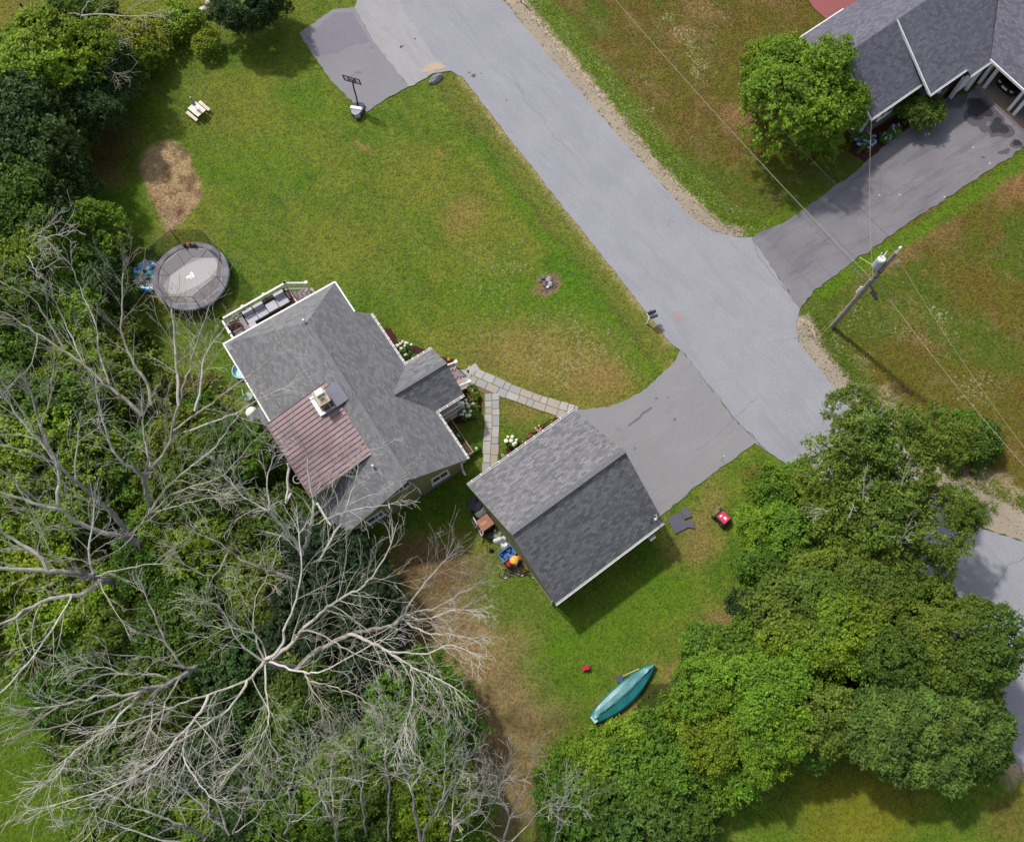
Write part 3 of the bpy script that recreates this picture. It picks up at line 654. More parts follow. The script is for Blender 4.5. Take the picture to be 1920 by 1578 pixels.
pg = MB(); pl = [PF(sl_ + .2, tf + .2, 2.75), PF(sm, tf + .2, zr - .15), PF(sr - .2, tf + .2, 2.75)]; pg.face(pl); pg.face([p + PF.b * .1 for p in pl][::-1]); PF.box(pg, sl_ + .2, sr - .2, tf + .2, tf + .35, 2.5, 2.75); pg.build('porch_gable', WHITE, house)
for s_ in (sl_ + .3, sr - .3):
    m = MB(); PF.box(m, s_ - .09, s_ + .09, tf + .25, tf + .43, .7, 2.6); m.build('porch_post', WHITE, house)
m = MB(); PF.box(m, sl_ + .1, sr + .08, -2.0, .34, .5, .68); PF.box(m, sr - .0, sr + .1, -1.95, .3, 0, .5, 1); m.build('porch_floor', [M('deck_boards', A(176, 158, 154), .8, .1, 3, 14), WHITE], house)
def railing(name, a, b, parent, n, h=.95, wd=.09, dens=.12, postw=.13):
    m = MB(); a, b = Vector(a), Vector(b); d = b - a; L = d.length; Z = Vector((0, 0, 1))
    m.bar(a + Z * h, b + Z * h, wd, .05); m.bar(a + Z * .1, b + Z * .1, .05, .05)
    for i in range(int(L / dens)): q = a + d * ((i + .5) / int(L / dens)); m.bar(q + Z * .1, q + Z * h, .035)
    r = m.build(name, WHITE, parent)
    for i in range(n): q = a + d * (i / (n - 1)); p = MB(); p.box((q.x, q.y, q.z + (h + .05) / 2), (postw, postw, h + .05), math.atan2(d.y, d.x)); p.box((q.x, q.y, q.z + h + .08), (postw + .06, postw + .06, .06), math.atan2(d.y, d.x)); p.build('post', WHITE, r)
    return r
railing('porch_railing', PF(sr + .05, .2, .68), PF(sr + .05, -1.9, .68), house, 2)
st2 = MB()
for i in range(4): PF.box(st2, 5.3, 6.95, -2.0 - .28 * (i + 1), -2.0 - .28 * i, 0, .62 - .16 * i, 0)
st2.build('porch_steps', M('deck_boards', A(176, 158, 154)), house)
for s_ in (5.3, 6.95): railing('stair_railing', PF(s_, -2.05, .66), PF(s_, -3.15, .1), house, 2)
# small lean-to on the back wall
ln = MB(); slab(ln, [HF(1.7, 8.9, 2.95), HF(1.7, 10.1, 2.35), HF(2.9, 10.3, 2.2), HF(2.9, 8.9, 2.95)], HF.a); slab(ln, [HF(2.9, 8.9, 2.95), HF(2.9, 10.3, 2.2), HF(4.3, 9.0, 2.2)], HF.b)
HF.box(ln, 1.9, 4.0, 8.5, 9.6, 0, 2.25, 2); ln.build('back_entry', [SH_A, WHITE, SIDE], house)
m = MB(); m.torus(HF(6.9, 9.35, 2.2), .28, .035, n=16, m=5); m.tube([HF(6.9, 9.0, 2.2), HF(6.9, 9.4, 2.2)], .03, 6); m.build('wall_lamp', M('lamp_grey', A(176, 182, 190)), house)
# ---- garage
a_g = Vector((math.cos(math.radians(36.3)), math.sin(math.radians(36.3)))); b_g = Vector((a_g.y, -a_g.x))
GF = Frame((-2.67, 12.84), a_g, b_g); GL, GW = 8.13, 8.79
garage = thing('garage', GF(4, 4.4, 0), 'detached olive garage with two slope grey shingle roof beside the driveway', 'garage')
gr = MB(); zt = 6.0
slab(gr, [GF(0, 0, 2.8), GF(GL, 0, 2.8), GF(GL, GW / 2, zt), GF(0, GW / 2, zt)], GF.a); slab(gr, [GF(0, GW, 2.8), GF(0, GW / 2, zt), GF(GL, GW / 2, zt), GF(GL, GW, 2.8)], GF.a)
k = 0
while k * .2 < GL: gr.ob(GF(k * .2, GW / 2 - .15, zt - .09 + (k % 2) * .006), GF.a * .19, GF.b * .15, Vector((0, 0, .12)), 2); gr.ob(GF(k * .2, GW / 2, zt + .03 + (k % 2) * .006), GF.a * .19, GF.b * .15, Vector((0, 0, -.12)), 2); k += 1
groof = gr.build('roof', [SH_G, WHITE, M('ridge_cap', A(118, 119, 124))], garage)
gw = MB(); GF.box(gw, .18, GL - .25, .35, GW - .35, .2, 2.75)
for x in (.18, GL - .37):
    pl = [GF(x, .35, 2.75), GF(x, GW / 2, zt - .2), GF(x, GW - .35, 2.75)]; q_ = [p + GF.a * .12 for p in pl]; gw.face(pl); gw.face(q_[::-1])
gw.build('wall', SIDE, garage)
m = MB(); GF.box(m, .14, GL - .21, .31, GW - .31, -.1, .19); m.build('foundation', CONC, garage)
gutter('gutter', GF(-.02, -.02, 2.76), GF(GL, -.02, 2.76), garage, straps=12, out=-1); gutter('gutter', GF(-.02, GW + .02, 2.76), GF(GL + .05, GW + .02, 2.76), garage, out=1, straps=0)
rake('rake_board', GF(GL + .02, 0, 2.75), GF(GL + .02, GW / 2, zt - .05), garage, .04); rake('rake_board', GF(GL + .02, GW / 2, zt - .05), GF(GL + .02, GW, 2.75), garage, .04)
rake('rake_board', GF(-.02, 0, 2.75), GF(-.02, GW / 2, zt - .05), garage, .03); rake('rake_board', GF(-.02, GW / 2, zt - .05), GF(-.02, GW, 2.75), garage, .03)
for y in (.9, 4.75):
    m = MB(); GF.box(m, GL - .25, GL - .2, y, y + 3.1, .05, 2.3); 
    for i in range(1, 4): GF.box(m, GL - .2, GL - .19, y, y + 3.1, .05 + .56 * i, .08 + .56 * i)
    m.build('garage_door', WHITE, garage)
m = MB(); m.tube([GF(.1, GW - .05, 2.65), GF(.1, GW - .3, 2.4), GF(.1, GW - .3, .1)], .05, 6); m.build('downspout', WHITE, garage)
m = MB(); m.tube([GF(GL - .9, GW - .02, 2.6), GF(GL - .9, GW + .1, 2.55), GF(GL - 1.0, GW + .3, 2.5)], .06, 6); GF.box(m, GL - 1.25, GL - .85, GW - .34, GW + .45, 2.2, 2.5); m.build('wall_box', M('box_grey', A(140, 138, 140)), garage)
# ---- neighbour's house
a_n = Vector((math.cos(math.radians(36.6)), math.sin(math.radians(36.6)))); b_n = Vector((a_n.y, -a_n.x))
NF = Frame((20.6, 45.85), a_n, b_n)
nb = thing('house', NF(6, 4, 0), 'dark sided house with slate roof, white trim and open garage bay', 'house')
DSID = clap('dark_lap_siding', A(74, 76, 86)); STN = M('stone_veneer', A(132, 118, 112), .9, .3, 5, 20)
n1r = MB(); zt = 5.5; W_ = 8.1
slab(n1r, [NF(-.1, 0, 3), NF(4.95, 0, 3), NF(4.95, W_ / 2, zt), NF(-.5, W_ / 2, zt)], NF.a); slab(n1r, [NF(-.4, W_, 3), NF(-.5, W_ / 2, zt), NF(4.95, W_ / 2, zt), NF(4.95, W_, 3)], NF.a)
z2 = 0
pitch = .62; xg = 10.15
slab(n1r, [NF(4.95, 0, 3), NF(16, 0, 3), NF(16, W_ / 2, zt), NF(4.95, W_ / 2, zt)], NF.a)
yb = 9.1; zb = 3.0; pt = (zt - zb) / (yb - W_ / 2)
slab(n1r, [NF(4.65, W_ / 2, zt + .01), NF(15.2, W_ / 2, zt + .01), NF(15.2, yb, zb), NF(4.35, yb, zb)], NF.a)
slab(n1r, [NF(8.05, yb, zb), NF(xg + .4, yb, zb), NF(xg + .02, 9.6, zb - .5 * pt), NF(8.05, 9.6, zb - .5 * pt)], NF.a)
slab(n1r, [NF(xg, 9.5, 2.85), NF(xg, 18, 2.85), NF(xg + 5, 18, 2.85 + 5 * pitch), NF(xg + 5, 4.0, 2.85 + 5 * pitch)], NF.b)
slab(n1r, [NF(xg + 5, 18, 2.85 + 5 * pitch), NF(xg + 10, 18, 2.85), NF(xg + 10, 4, 2.85), NF(xg + 5, 4, 2.85 + 5 * pitch)], NF.b)
nroof = n1r.build('roof', [SH_N, M('soffit', A(60, 62, 70))], nb)
for a_, b2 in ((NF(-.13, -.03, 2.98), NF(4.6, -.03, 2.98)), (NF(-.13, 0, 2.97), NF(-.53, W_ / 2, zt - .03)), (NF(-.53, W_ / 2, zt - .03), NF(-.43, W_, 2.97)), (NF(4.62, W_ / 2, zt), NF(4.37, yb, zb - .03)), (NF(xg - .03, 9.5, 2.83), NF(xg - .03, 18, 2.83))): rake('fascia', a_, b2, nb, .08)
gutter('gutter', NF(-.43, W_ + .02, 2.97), NF(4.95, W_ + .02, 2.97), nb, out=1); gutter('gutter', NF(4.35, yb + .02, zb - .03), NF(8.05, yb + .02, zb - .03), nb, out=1); gutter('gutter', NF(8.1, 9.62, zb - .28), NF(xg, 9.62, zb - .28), nb, out=1)
m = MB(); m.prism([NF(x, y).xy for x, y in ((.1, .4), (15, .4), (15, 9.6), (10.7, 9.6), (10.7, 9.3), (8.3, 9.3), (8.3, 8.7), (4.6, 8.7), (4.6, 7.8), (.1, 7.8))], .5, 2.7)
pl = [NF(.1, .4, 2.7), NF(.05, W_ / 2, zt - .15), NF(.1, 7.8, 2.7)]; m.face(pl); m.face([p + NF.a * .1 for p in pl][::-1])
pl = [NF(4.8, .4, 2.7), NF(4.8, W_ / 2, zt - .15), NF(4.8, 9.0, 2.6)]; m.face(pl); m.face([p + NF.a * .1 for p in pl][::-1])
m.build('wall', DSID, nb)
m = MB(); NF.box(m, .02, 4.65, .3, 7.9, -.1, .7); NF.box(m, 4.65, 8.2, .3, 8.82, -.1, .7); m.build('stone_base', STN, nb)
m = MB(); NF.box(m, .0, .12, 7.66, 7.82, .7, 2.9); m.build('corner_board', WHITE, nb)
for y in (9.6, 12.6, 15.6):
    m = MB(); NF.box(m, 10.66, 10.92, y, y + .22, 0, 2.4); NF.box(m, 10.66, 10.92, y + .5, y + .72, 0, 2.4); NF.box(m, 10.64, 10.7, y - 2.4 if y > 10 else y, y + .5, 2.3, 2.5); m.build('door_trim', WHITE, nb)
m = MB(); NF.box(m, 10.72, 10.9, 12.8, 13.1, 0, 2.5); NF.box(m, 10.72, 16, 9.62, 9.75, 0, 2.6); NF.box(m, 16, 16.1, 9.6, 18, 0, 2.6); m.build('garage_wall', DSID, nb)
m = MB(); NF.box(m, 10.3, 16, 9.75, 18, -.05, .08, 0); m.build('garage_floor', M('garage_floor', A(158, 136, 126), .8, .1, 1.5), nb)
m = MB(); NF.box(m, 8.2, 10.7, 9.3, 9.36, .3, 2.3); m.build('entry_door', WHITE, nb)
window(nb, NF, 2.2, 7.8, 1.0, 1.5, 1.2, 'b', 2); window(nb, NF, 6.2, 8.7, 1.0, 1.7, 1.2, 'b', 3); window(nb, NF, .1, 4.4, 3.2, .6, .8, '-a', 1)
m = MB(); NF.box(m, 8.05, 8.25, 9.2, 9.45, 0, 2.2); NF.box(m, 9.5, 9.7, 9.4, 9.65, 0, 2.2); m.build('porch_post', WHITE, nb)
# parked dark car inside the open bay
car = thing('parked_car', NF(13.4, 11.2, .08), 'black car parked nose out inside the open garage bay', 'car')
m = MB(); m.prism([NF(x, y).xy for x, y in ((11.5, 10.5), (11.35, 10.9), (11.35, 11.7), (11.5, 12.1), (15.6, 12.1), (15.6, 10.5))], .35, .95); m.prism([NF(x, y).xy for x, y in ((12.7, 10.65), (12.5, 11.0), (12.5, 11.6), (12.7, 11.95), (15.4, 11.95), (15.4, 10.65))], .95, 1.5)
body = m.build('body', M('car_black', (.012, .012, .014), .25, .1, spec=.6), car)
for y in (10.5, 12.0):
    for x in (12.2, 14.9): m = MB(); m.lathe(NF(x, y - .08 if y < 11 else y - .02, .36), [(.0, 0), (.33, 0), (.33, .2), (0, .2)], 14, 0, NF.b); m.build('wheel', BLACK, car)
m = MB(); NF.box(m, 11.3, 11.36, 11.05, 11.55, .6, .75); m.build('number_plate', WHITE, car)
for y in (10.6, 11.75): m = MB(); NF.box(m, 11.36, 11.45, y, y + .25, .7, .85); m.build('headlight', M('lamp_glass', (.5, .5, .5), .2), car)
# ------------------------------------------------------------------ deck and what stands on it
Z3 = Vector((0, 0, 1)); DZ = 1.05
deck = thing('deck', HF(-4, 6, 0), 'raised brown deck with white railing and steps at the house corner', 'deck')
m = MB(); k = 0
while -5.45 + k * .15 < -2.3: HF.box(m, -5.45 + k * .15, -5.45 + k * .15 + .14, 3.5, 8.25, DZ - .12, DZ); k += 1
m.build('deck_floor', M('deck_brown', A(112, 72, 64), .8, .2, 4, 14), deck)
m = MB(); HF.box(m, -5.45, -2.4, 3.45, 3.5, .1, DZ); HF.box(m, -5.5, -5.45, 3.45, 8.3, .1, DZ); HF.box(m, -5.45, -2.4, 8.25, 8.3, .1, DZ)
for x, y in ((-5.4, 3.6), (-5.4, 8.15), (-2.6, 8.15), (-5.4, 5.8)): HF.box(m, x - .07, x + .07, y - .07, y + .07, -.1, DZ - .12)
m.build('deck_frame', WHITE, deck)
railing('railing', HF(-5.42, 8.25, DZ), HF(-5.42, 3.5, DZ), deck, 4, .95, .12); railing('railing', HF(-5.42, 8.25, DZ), HF(-3.1, 8.25, DZ), deck, 3, .95, .12)
railing('stair_railing', HF(-5.42, 3.5, DZ), HF(-5.1, 2.25, .25), deck, 2, .95, .12)
m = MB()
for i in range(5): HF.box(m, -5.2, -3.2, 3.5 - .3 * (i + 1), 3.5 - .3 * i - .03, 0, DZ - .19 * (i + 1))
m.build('deck_steps', M('deck_step', A(178, 160, 158), .8, .12, 4, 14), deck)
m = MB(); HF.box(m, -4.9, -3.0, 3.7, 4.2, DZ + .004, DZ + .012); rg = m.build('door_mat', M('mat_tan', A(166, 128, 108), .9, .15)); tag(rg, 'pale tan mat on the brown deck by the steps', 'mat')
CUSH = M('cushion_grey', A(188, 188, 198), .9, .06, 2, 30); WICK = M('wicker', A(92, 82, 84), .8, .25, 12, 40)
sofa = thing('outdoor_sofa', HF(-4.8, 5.2, DZ), 'long grey cushioned outdoor sofa along the white deck railing', 'sofa')
m = MB(); HF.box(m, -5.25, -4.4, 3.75, 7.0, DZ, DZ + .28); HF.box(m, -5.28, -5.12, 3.75, 7.0, DZ + .28, DZ + .7); HF.box(m, -5.2, -4.45, 3.68, 3.8, DZ + .28, DZ + .55); m.build('frame', WICK, sofa)
ys = (3.85, 4.62, 5.4, 6.17, 6.93)
for i in range(4):
    m = MB(); HF.box(m, -5.08 if i != 2 else -5.0, -4.36, ys[i] + .02, ys[i + 1] - .02, DZ + .28, DZ + .42); m.build('seat_cushion', CUSH, sofa)
    if i == 1: continue
    m = MB(); m.ob(HF(-5.12, ys[i] + .03, DZ + .42), HF.b * .7, HF.a * .2, Vector((0, 0, .42)) + HF.a * -.08); m.build('back_cushion', CUSH, sofa)
m = MB(); HF.box(m, -4.95, -4.32, 5.42 - .72, 5.42 - .04, DZ + .43, DZ + .55); m.build('loose_cushion', CUSH, sofa)
t = thing('ottoman', HF(-3.6, 6.9, DZ), 'pale square ottoman between the sofa and the roof edge', 'ottoman'); m = MB(); HF.box(m, -4.35, -3.0, 6.5, 7.25, DZ + .2, DZ + .42); m.build('cushion', M('cushion_pale', A(190, 182, 184)), t); m = MB(); HF.box(m, -4.33, -3.02, 6.52, 7.23, DZ, DZ + .19); m.build('base', WICK, t)
t = thing('side_table', HF(-4.7, 7.25, DZ), 'taupe slatted side table at the end of the grey sofa', 'table'); m = MB(); HF.box(m, -5.2, -3.6, 7.02, 7.3, DZ + .5, DZ + .54); m.build('table_top', M('table_taupe', A(150, 136, 136)), t)
for x in (-5.15, -3.68):
    for y in (7.05, 7.24): m = MB(); HF.box(m, x, x + .04, y, y + .04, DZ, DZ + .5); m.build('leg', BLACK, t)
t = thing('lounge_chair', HF(-4.2, 7.8, DZ), 'dark slatted armchair with a grey seat in the deck corner', 'chair')
m = MB(); HF.box(m, -4.5, -3.9, 7.5, 8.05, DZ + .35, DZ + .42); m.build('seat', M('seat_grey', A(120, 114, 114)), t)
m = MB(); m.tube([HF(-3.85, 7.45, DZ + .6), HF(-4.45, 7.42, DZ + .62), HF(-4.58, 7.6, DZ + .75), HF(-4.58, 7.95, DZ + .75), HF(-4.45, 8.12, DZ + .62), HF(-3.85, 8.1, DZ + .6)], .04, 6); m.build('arm_rest', BLACK, t)
for k in range(6): m = MB(); y = 7.5 + k * .1; m.bar(HF(-4.52, y, DZ + .4), HF(-5.05, y, DZ + .85), .05, .02, 0); m.build('slat', BLACK, t)
for x, y in ((-4.45, 7.5), (-4.45, 8.05), (-3.9, 7.5), (-3.9, 8.05)): m = MB(); HF.box(m, x - .02, x + .02, y - .02, y + .02, DZ, DZ + .4); m.build('leg', BLACK, t)
# raised planter along the front wall
t = thing('planter_box', HF(9.7, -.5, 0), 'long raised timber planter of bare soil under the front gutter', 'planter')
m = MB(); HF.box(m, 8.3, 11.0, -.86, -.8, 0, .55); HF.box(m, 8.3, 11.0, .1, .16, 0, .55); HF.box(m, 8.3, 8.36, -.8, .1, 0, .55); HF.box(m, 10.94, 11.0, -.8, .1, 0, .55); m.build('timber_sides', M('planter_timber', A(172, 152, 122), .8, .12), t)
m = MB(); HF.box(m, 8.36, 10.94, -.8, .1, .1, .42)
for k in range(60): q = HF(R.uniform(8.4, 10.9), R.uniform(-.75, .05), .42); m.ball(q, R.uniform(.03, .08), 5, R.choice((0, 0, 1)), .6, .2)
m.build('soil', [M('planter_soil', A(88, 72, 60), .95, .3, 6), M('soil_clod', A(150, 120, 96), .95)], t)
# ------------------------------------------------------------------ trampoline
def atz(px, py, z=0): return G(px, py, z)
tc = atz(366, 528, 0); tr_ = 2.55
TC = thing('trampoline', tc, 'big round trampoline with grey mat, grey pad ring and leaning black net', 'trampoline')
hz = .85
m = MB(); m.lathe((tc.x, tc.y, hz), [(0.01, 0), (tr_ - .32, 0), (tr_ - .32, -.02), (.01, -.02)], 48); 
mat_ = m.build('jump_mat', M('mat_grey', A(156, 150, 152), .8, .04, 1, 60, bmp=0), TC)
def onm(x, y, z): r_ = math.radians(33); return (tc.x + x * math.cos(r_) - y * math.sin(r_), tc.y + x * math.sin(r_) + y * math.cos(r_), hz + z)
m = MB(); L = 1.95; m.face([onm(x, y, .006) for x, y in ((-L, -.35), (-1.2, -.82), (0, -.92), (1.2, -.82), (L, -.35), (L, .35), (1.2, .82), (0, .92), (-1.2, .82), (-L, .35))]); m.build('mat_panel', M('mat_pale', A(182, 176, 178), .8, .04, 1, 60, bmp=0), TC)  # added pale patch: mat tone as seen through the net's open top
m = MB()
for x, y in ((-1.2, -.82), (0, -.92), (1.2, -.82), (-1.2, .82), (0, .92), (1.2, .82)):
    k = 2.15 / math.hypot(x, y); m = MB(); m.bar(onm(x, y, .012), onm(x * k, y * k, .012), .04, .01); m.build('net_seam', BLACK, TC)  # net seams drawn as dark lines lying on the mat
m = MB()   # white deer-like printed mark
for pts in ([(-.4, .05), (-.28, .2), (-.2, .12), (-.05, .22), (-.02, .05), (.12, .12), (.1, -.1), (-.1, -.12), (-.22, -.02)], [(.1, .3), (.3, .32), (.34, .05), (.26, -.28), (.1, -.22), (.16, .02)], [(-.34, -.02), (-.28, -.12), (-.2, -.02)], [(-.12, -.14), (-.02, -.3), (.06, -.2)]): m.face([onm(x * .8 - .05, y * .8, .01) for x, y in pts])
m.build('printed_mark', WHITE, TC)
m = MB(); n_ = 48
for i in range(n_):
    a0, a1 = 2 * math.pi * i / n_, 2 * math.pi * (i + 1) / n_
    def pp(r_, a, z): return (tc.x + r_ * math.cos(a), tc.y + r_ * math.sin(a), hz + z)
    for (r0, z0), (r1, z1) in (((tr_ - .34, .03), (tr_ - .28, .06)), ((tr_ - .28, .06), (tr_ + .02, .06)), ((tr_ + .02, .06), (tr_ + .08, -.06))):
        m.face([pp(r0, a0, z0), pp(r1, a0, z1), pp(r1, a1, z1), pp(r0, a1, z0)], (i // 2) % 2)
m.build('pad_ring', [M('pad_grey', A(160, 158, 168)), M('pad_grey_b', A(140, 138, 148))], TC)
m = MB(); m.torus((tc.x, tc.y, hz - .05), tr_ - .02, .04, n=40, m=6)
for i in range(4):
    a = math.pi / 4 + i * math.pi / 2; x0, x1 = a - .35, a + .35
    P_ = [(tc.x + tr_ * math.cos(x) * 1.0, tc.y + tr_ * math.sin(x), z) for x, z in ((x0, hz), (x0, .03), (x1, .03), (x1, hz))]; m.tube(P_, .035, 6)
m.build('frame', M('steel_dark', A(84, 84, 90), .4, .1, metal=.6), TC)
nett, n2_, b2_ = newmat('mesh_net'); tb = n2_.nodes.new('ShaderNodeBsdfTransparent'); ms = n2_.nodes.new('ShaderNodeMixShader'); ms.inputs[0].default_value = .42
b2_.inputs['Base Color'].default_value = (.008, .01, .01, 1); b2_.inputs['Roughness'].default_value = .9; o_ = n2_.nodes['Material Output']
n2_.links.new(tb.outputs[0], ms.inputs[1]); n2_.links.new(b2_.outputs[0], ms.inputs[2]); n2_.links.new(ms.outputs[0], o_.inputs[0])
NP = [(377, 571), (341, 519), (309, 488), (281, 480), (310, 455), (342, 434), (380, 437), (396, 451), (398, 470)]
top = []
tops = [(281, 484), (309, 456), (342, 433), (381, 436), (399, 482), (397, 496), (356, 542), (321, 542), (283, 522)]
N8 = 8; top3 = []
for i in range(N8):
    a = math.radians(22.5 + 45 * i); top3.append(Vector((tc.x + (tr_ + .12) * math.cos(a), tc.y + (tr_ + .12) * math.sin(a), 2.75)))
low3 = [Vector((tc.x + (tr_ - .3) * math.cos(math.radians(22.5 + 45 * i)), tc.y + (tr_ - .3) * math.sin(math.radians(22.5 + 45 * i)), hz + .06)) for i in range(N8)]
m = MB()
for i in range(N8):
    j = (i + 1) % N8; K_ = 4
    for k in range(K_):
        t0, t1 = k / K_, (k + 1) / K_
        m.face([low3[i].lerp(low3[j], t0), low3[i].lerp(low3[j], t1), top3[i].lerp(top3[j], t1), top3[i].lerp(top3[j], t0)])
m.build('safety_net', nett, TC)
for i in range(N8):
    m = MB(); o_ = (top3[i] - Vector((tc.x, tc.y, 2.75))).normalized(); m.tube([Vector((tc.x, tc.y, .1)) + o_ * (tr_ + .05), Vector((tc.x, tc.y, 1.2)) + o_ * (tr_ + .22), top3[i] + Vector((0, 0, .03))], .025, 6); m.build('net_pole', BLACK, TC)
m = MB(); m.tube(top3 + [top3[0]], .022, 6); m.build('top_hoop', BLACK, TC)
l0 = G(434, 512, 0); m = MB(); d_ = (Vector((tc.x, tc.y, 0)) - l0).normalized(); s_ = Vector((-d_.y, d_.x, 0)) * .2
for k in (-1, 1): m.bar(l0 + s_ * k, l0 + d_ * .3 + s_ * k + Z3 * .8, .04)
for k in range(3): q = l0 + d_ * .08 * (k + 1) + Z3 * .22 * (k + 1); m.bar(q - s_, q + s_, .05, .02)
m.build('ladder', M('ladder_dark', A(70, 66, 70)), TC)
for i, (u, v, col, l_) in enumerate(((346, 459, (132, 78, 58), 'dark rust ball, left of the three on the trampoline edge'), (355, 457, (186, 116, 88), 'orange brown ball in the middle of the three on the trampoline edge'), (363, 458, (150, 138, 112), 'pale worn ball, right of the three on the trampoline edge'))):
    q = G(u, v, 1.08); m = MB(); m.ball((0, 0, 0), .14, 14); b = m.build('ball', M('ball%d' % i, A(*col)), None, True); b.location = q; tag(b, l_, 'ball', 'balls lying on the trampoline edge')
q = G(362, 577, .12); m = MB(); m.ball((0, 0, 0), .14, 14); b = m.build('ball', M('ball_d', A(130, 110, 88)), None, True); b.location = q; tag(b, 'dull brown ball on the grass under the trampoline edge', 'ball')
# inflatable pool heaped beside it
ip = G(284, 521, 0); t = thing('inflatable_pool', ip, 'blue and white inflatable pool toy heaped beside the trampoline', 'pool toy')
BL, CY, WH, YG = M('vinyl_blue', A(84, 130, 230), .3, .15, 4), M('vinyl_cyan', A(90, 205, 245), .3, .1, 4), M('vinyl_white', A(236, 232, 236), .35, .05, 4), M('vinyl_lime', A(150, 205, 70), .3, .1, 4)
VMIX, n2_, b2_ = newmat('vinyl_mixed'); nz_ = noise(n2_, 2.6, 2, .5, pos(n2_)); c_ = mix(n2_, ramp(n2_, nz_, .42, .46), A(70, 120, 225), A(110, 210, 250)); c_ = mix(n2_, ramp(n2_, nz_, .54, .57), c_, A(240, 238, 242)); n2_.links.new(c_, b2_.inputs['Base Color']); b2_.inputs['Roughness'].default_value = .35
m = MB(); m.torus((ip.x, ip.y, .22), 1.0, .2, n=32, m=8); m.build('pool_ring', VMIX, t, True)
m = MB(); m.torus((ip.x - .03, ip.y + .03, .08), 1.16, .08, n=32, m=8); m.build('pool_rim', YG, t, True)
for k in range(44):
    a = R.uniform(0, 6.28); rr = R.uniform(.1, 1.15); m = MB(); c_ = Vector((ip.x + rr * math.cos(a), ip.y + rr * math.sin(a), R.uniform(.3, .5)))
    up = c_.y - ip.y > 0
    L = R.uniform(.35, .75); w2 = R.uniform(.15, .3); a2 = R.uniform(0, 3.1); d_ = Vector((math.cos(a2), math.sin(a2), R.uniform(-.3, .3))); s_ = Vector((-d_.y, d_.x, R.uniform(-.4, .4))) * w2
    m.face([c_ - d_ * L / 2, c_ - d_ * .1 - s_, c_ + d_ * L / 2, c_ + d_ * .08 + s_]); m.build('vinyl_fold', R.choice((CY, WH, VMIX, WH, CY) if up else (WH, VMIX, WH, WH, YG)), t)
m = MB(); m.lathe((ip.x, ip.y, .05), [(0, 0), (.95, 0), (.95, .06), (0, .06)], 24); m.build('pool_floor', VMIX, t)
m = MB()
for q, r_ in (((303, 545), .12), ((295, 551), .1)): g_ = G(*q, .1); m.ball(g_, r_, 8, 0)
m.build('float_toy', M('vinyl_yellow', A(230, 205, 60)), t)
# ------------------------------------------------------------------ picnic table with closed umbrella
pc = G(374, 213, 0); t = thing('picnic_table', pc, 'small cream picnic table with two benches on the lawn', 'picnic table')
ang = math.radians(-33)
def LF(c, a): return Frame((c.x, c.y), (math.cos(a), math.sin(a)), (-math.sin(a), math.cos(a)))
f = LF(pc, math.radians(-42)); CR = M('table_cream', A(240, 230, 216), .6, .1, 3); NAVY = M('navy', A(66, 64, 110)); WDK = M('wood_dark', A(110, 66, 50))
m = MB()
for k in range(4): f.box(m, -.56, .56, -.42 + k * .2, -.42 + k * .2 + .192, .5, .54)
m.build('table_top', CR, t)
for y in (-.72, .5):
    m = MB(); f.box(m, -.56, .56, y, y + .1, .28, .32); f.box(m, -.56, .56, y + .12, y + .22, .28, .32); b = m.build('bench', CR, t)
for x in (-.4, .36):
    for s_ in (-1, 1): m = MB(); m.bar(f(x, s_ * .1, .5), f(x, s_ * .55, 0), .06); m.build('leg', WDK, t)
t = thing('umbrella', f(-.1, .0, .54), 'closed navy and white striped umbrella standing in the picnic table', 'umbrella')
m = MB(); m.tube([f(-.1, 0, .3), f(-.1, 0, 1.75)], .02, 6); m.build('pole', WHITE, t)
m = MB(); 
for k in range(8): z0 = .95 + k * .1; r0 = .14 - .012 * k; m.lathe((f(-.1, 0)).to_tuple()[:2] + (0,), [(r0, z0), (r0 - .012, z0 + .1)], 8, k % 2)
m.build('canopy', [NAVY, WHITE], t)
# ------------------------------------------------------------------ basketball hoop, cooler, box
ACR, n2_, b2_ = newmat('acrylic'); b2_.inputs['Base Color'].default_value = (.5, .42, .44, 1); tb = n2_.nodes.new('ShaderNodeBsdfTransparent'); ms = n2_.nodes.new('ShaderNodeMixShader'); ms.inputs[0].default_value = .3
n2_.links.new(tb.outputs[0], ms.inputs[1]); n2_.links.new(b2_.outputs[0], ms.inputs[2]); n2_.links.new(ms.outputs[0], n2_.nodes['Material Output'].inputs[0])
bp = G(672, 207, 0); t = thing('basketball_hoop', bp, 'portable basketball hoop with dark framed backboard at the pad corner', 'basketball hoop')
hd = Vector((.1, 1, 0)).normalized(); hs = Vector((hd.y, -hd.x, 0))
f = Frame((bp.x, bp.y), hs[:2], hd[:2])
m = MB(); f.box(m, -.42, .42, -.5, .45, .02, .2); f.box(m, -.3, .3, .45, .6, .04, .14); m.build('base', M('base_slate', A(72, 74, 92)), t)
m = MB(); m.tube([f(0, .2, .15), f(-.03, .35, 1.2), f(-.08, .45, 2.0), f(-.1, .6, 2.6)], .055, 8); m.bar(f(0, -.3, .2), f(0, .38, 1.1), .04); m.build('pole', BLACK, t)
bb = Frame(f(-.1, .62)[:2], (hs * .97 - hd * .0 - Vector((0, .22, 0)))[:2], hd[:2])
m = MB(); mm = []
for x0, x1, z0, z1 in ((-.66, .66, 2.3, 2.37), (-.66, .66, 3.05, 3.12), (-.66, -.58, 2.37, 3.05), (.58, .66, 2.37, 3.05), (-.28, -.2, 2.37, 3.05), (.2, .28, 2.37, 3.05)): m.ob(bb(x0, -.04 - (z0 - 2.3) * .25, z0), bb.a * (x1 - x0), bb.b * .05, Vector((0, 0, z1 - z0)) - bb.b * (z1 - z0) * .25)
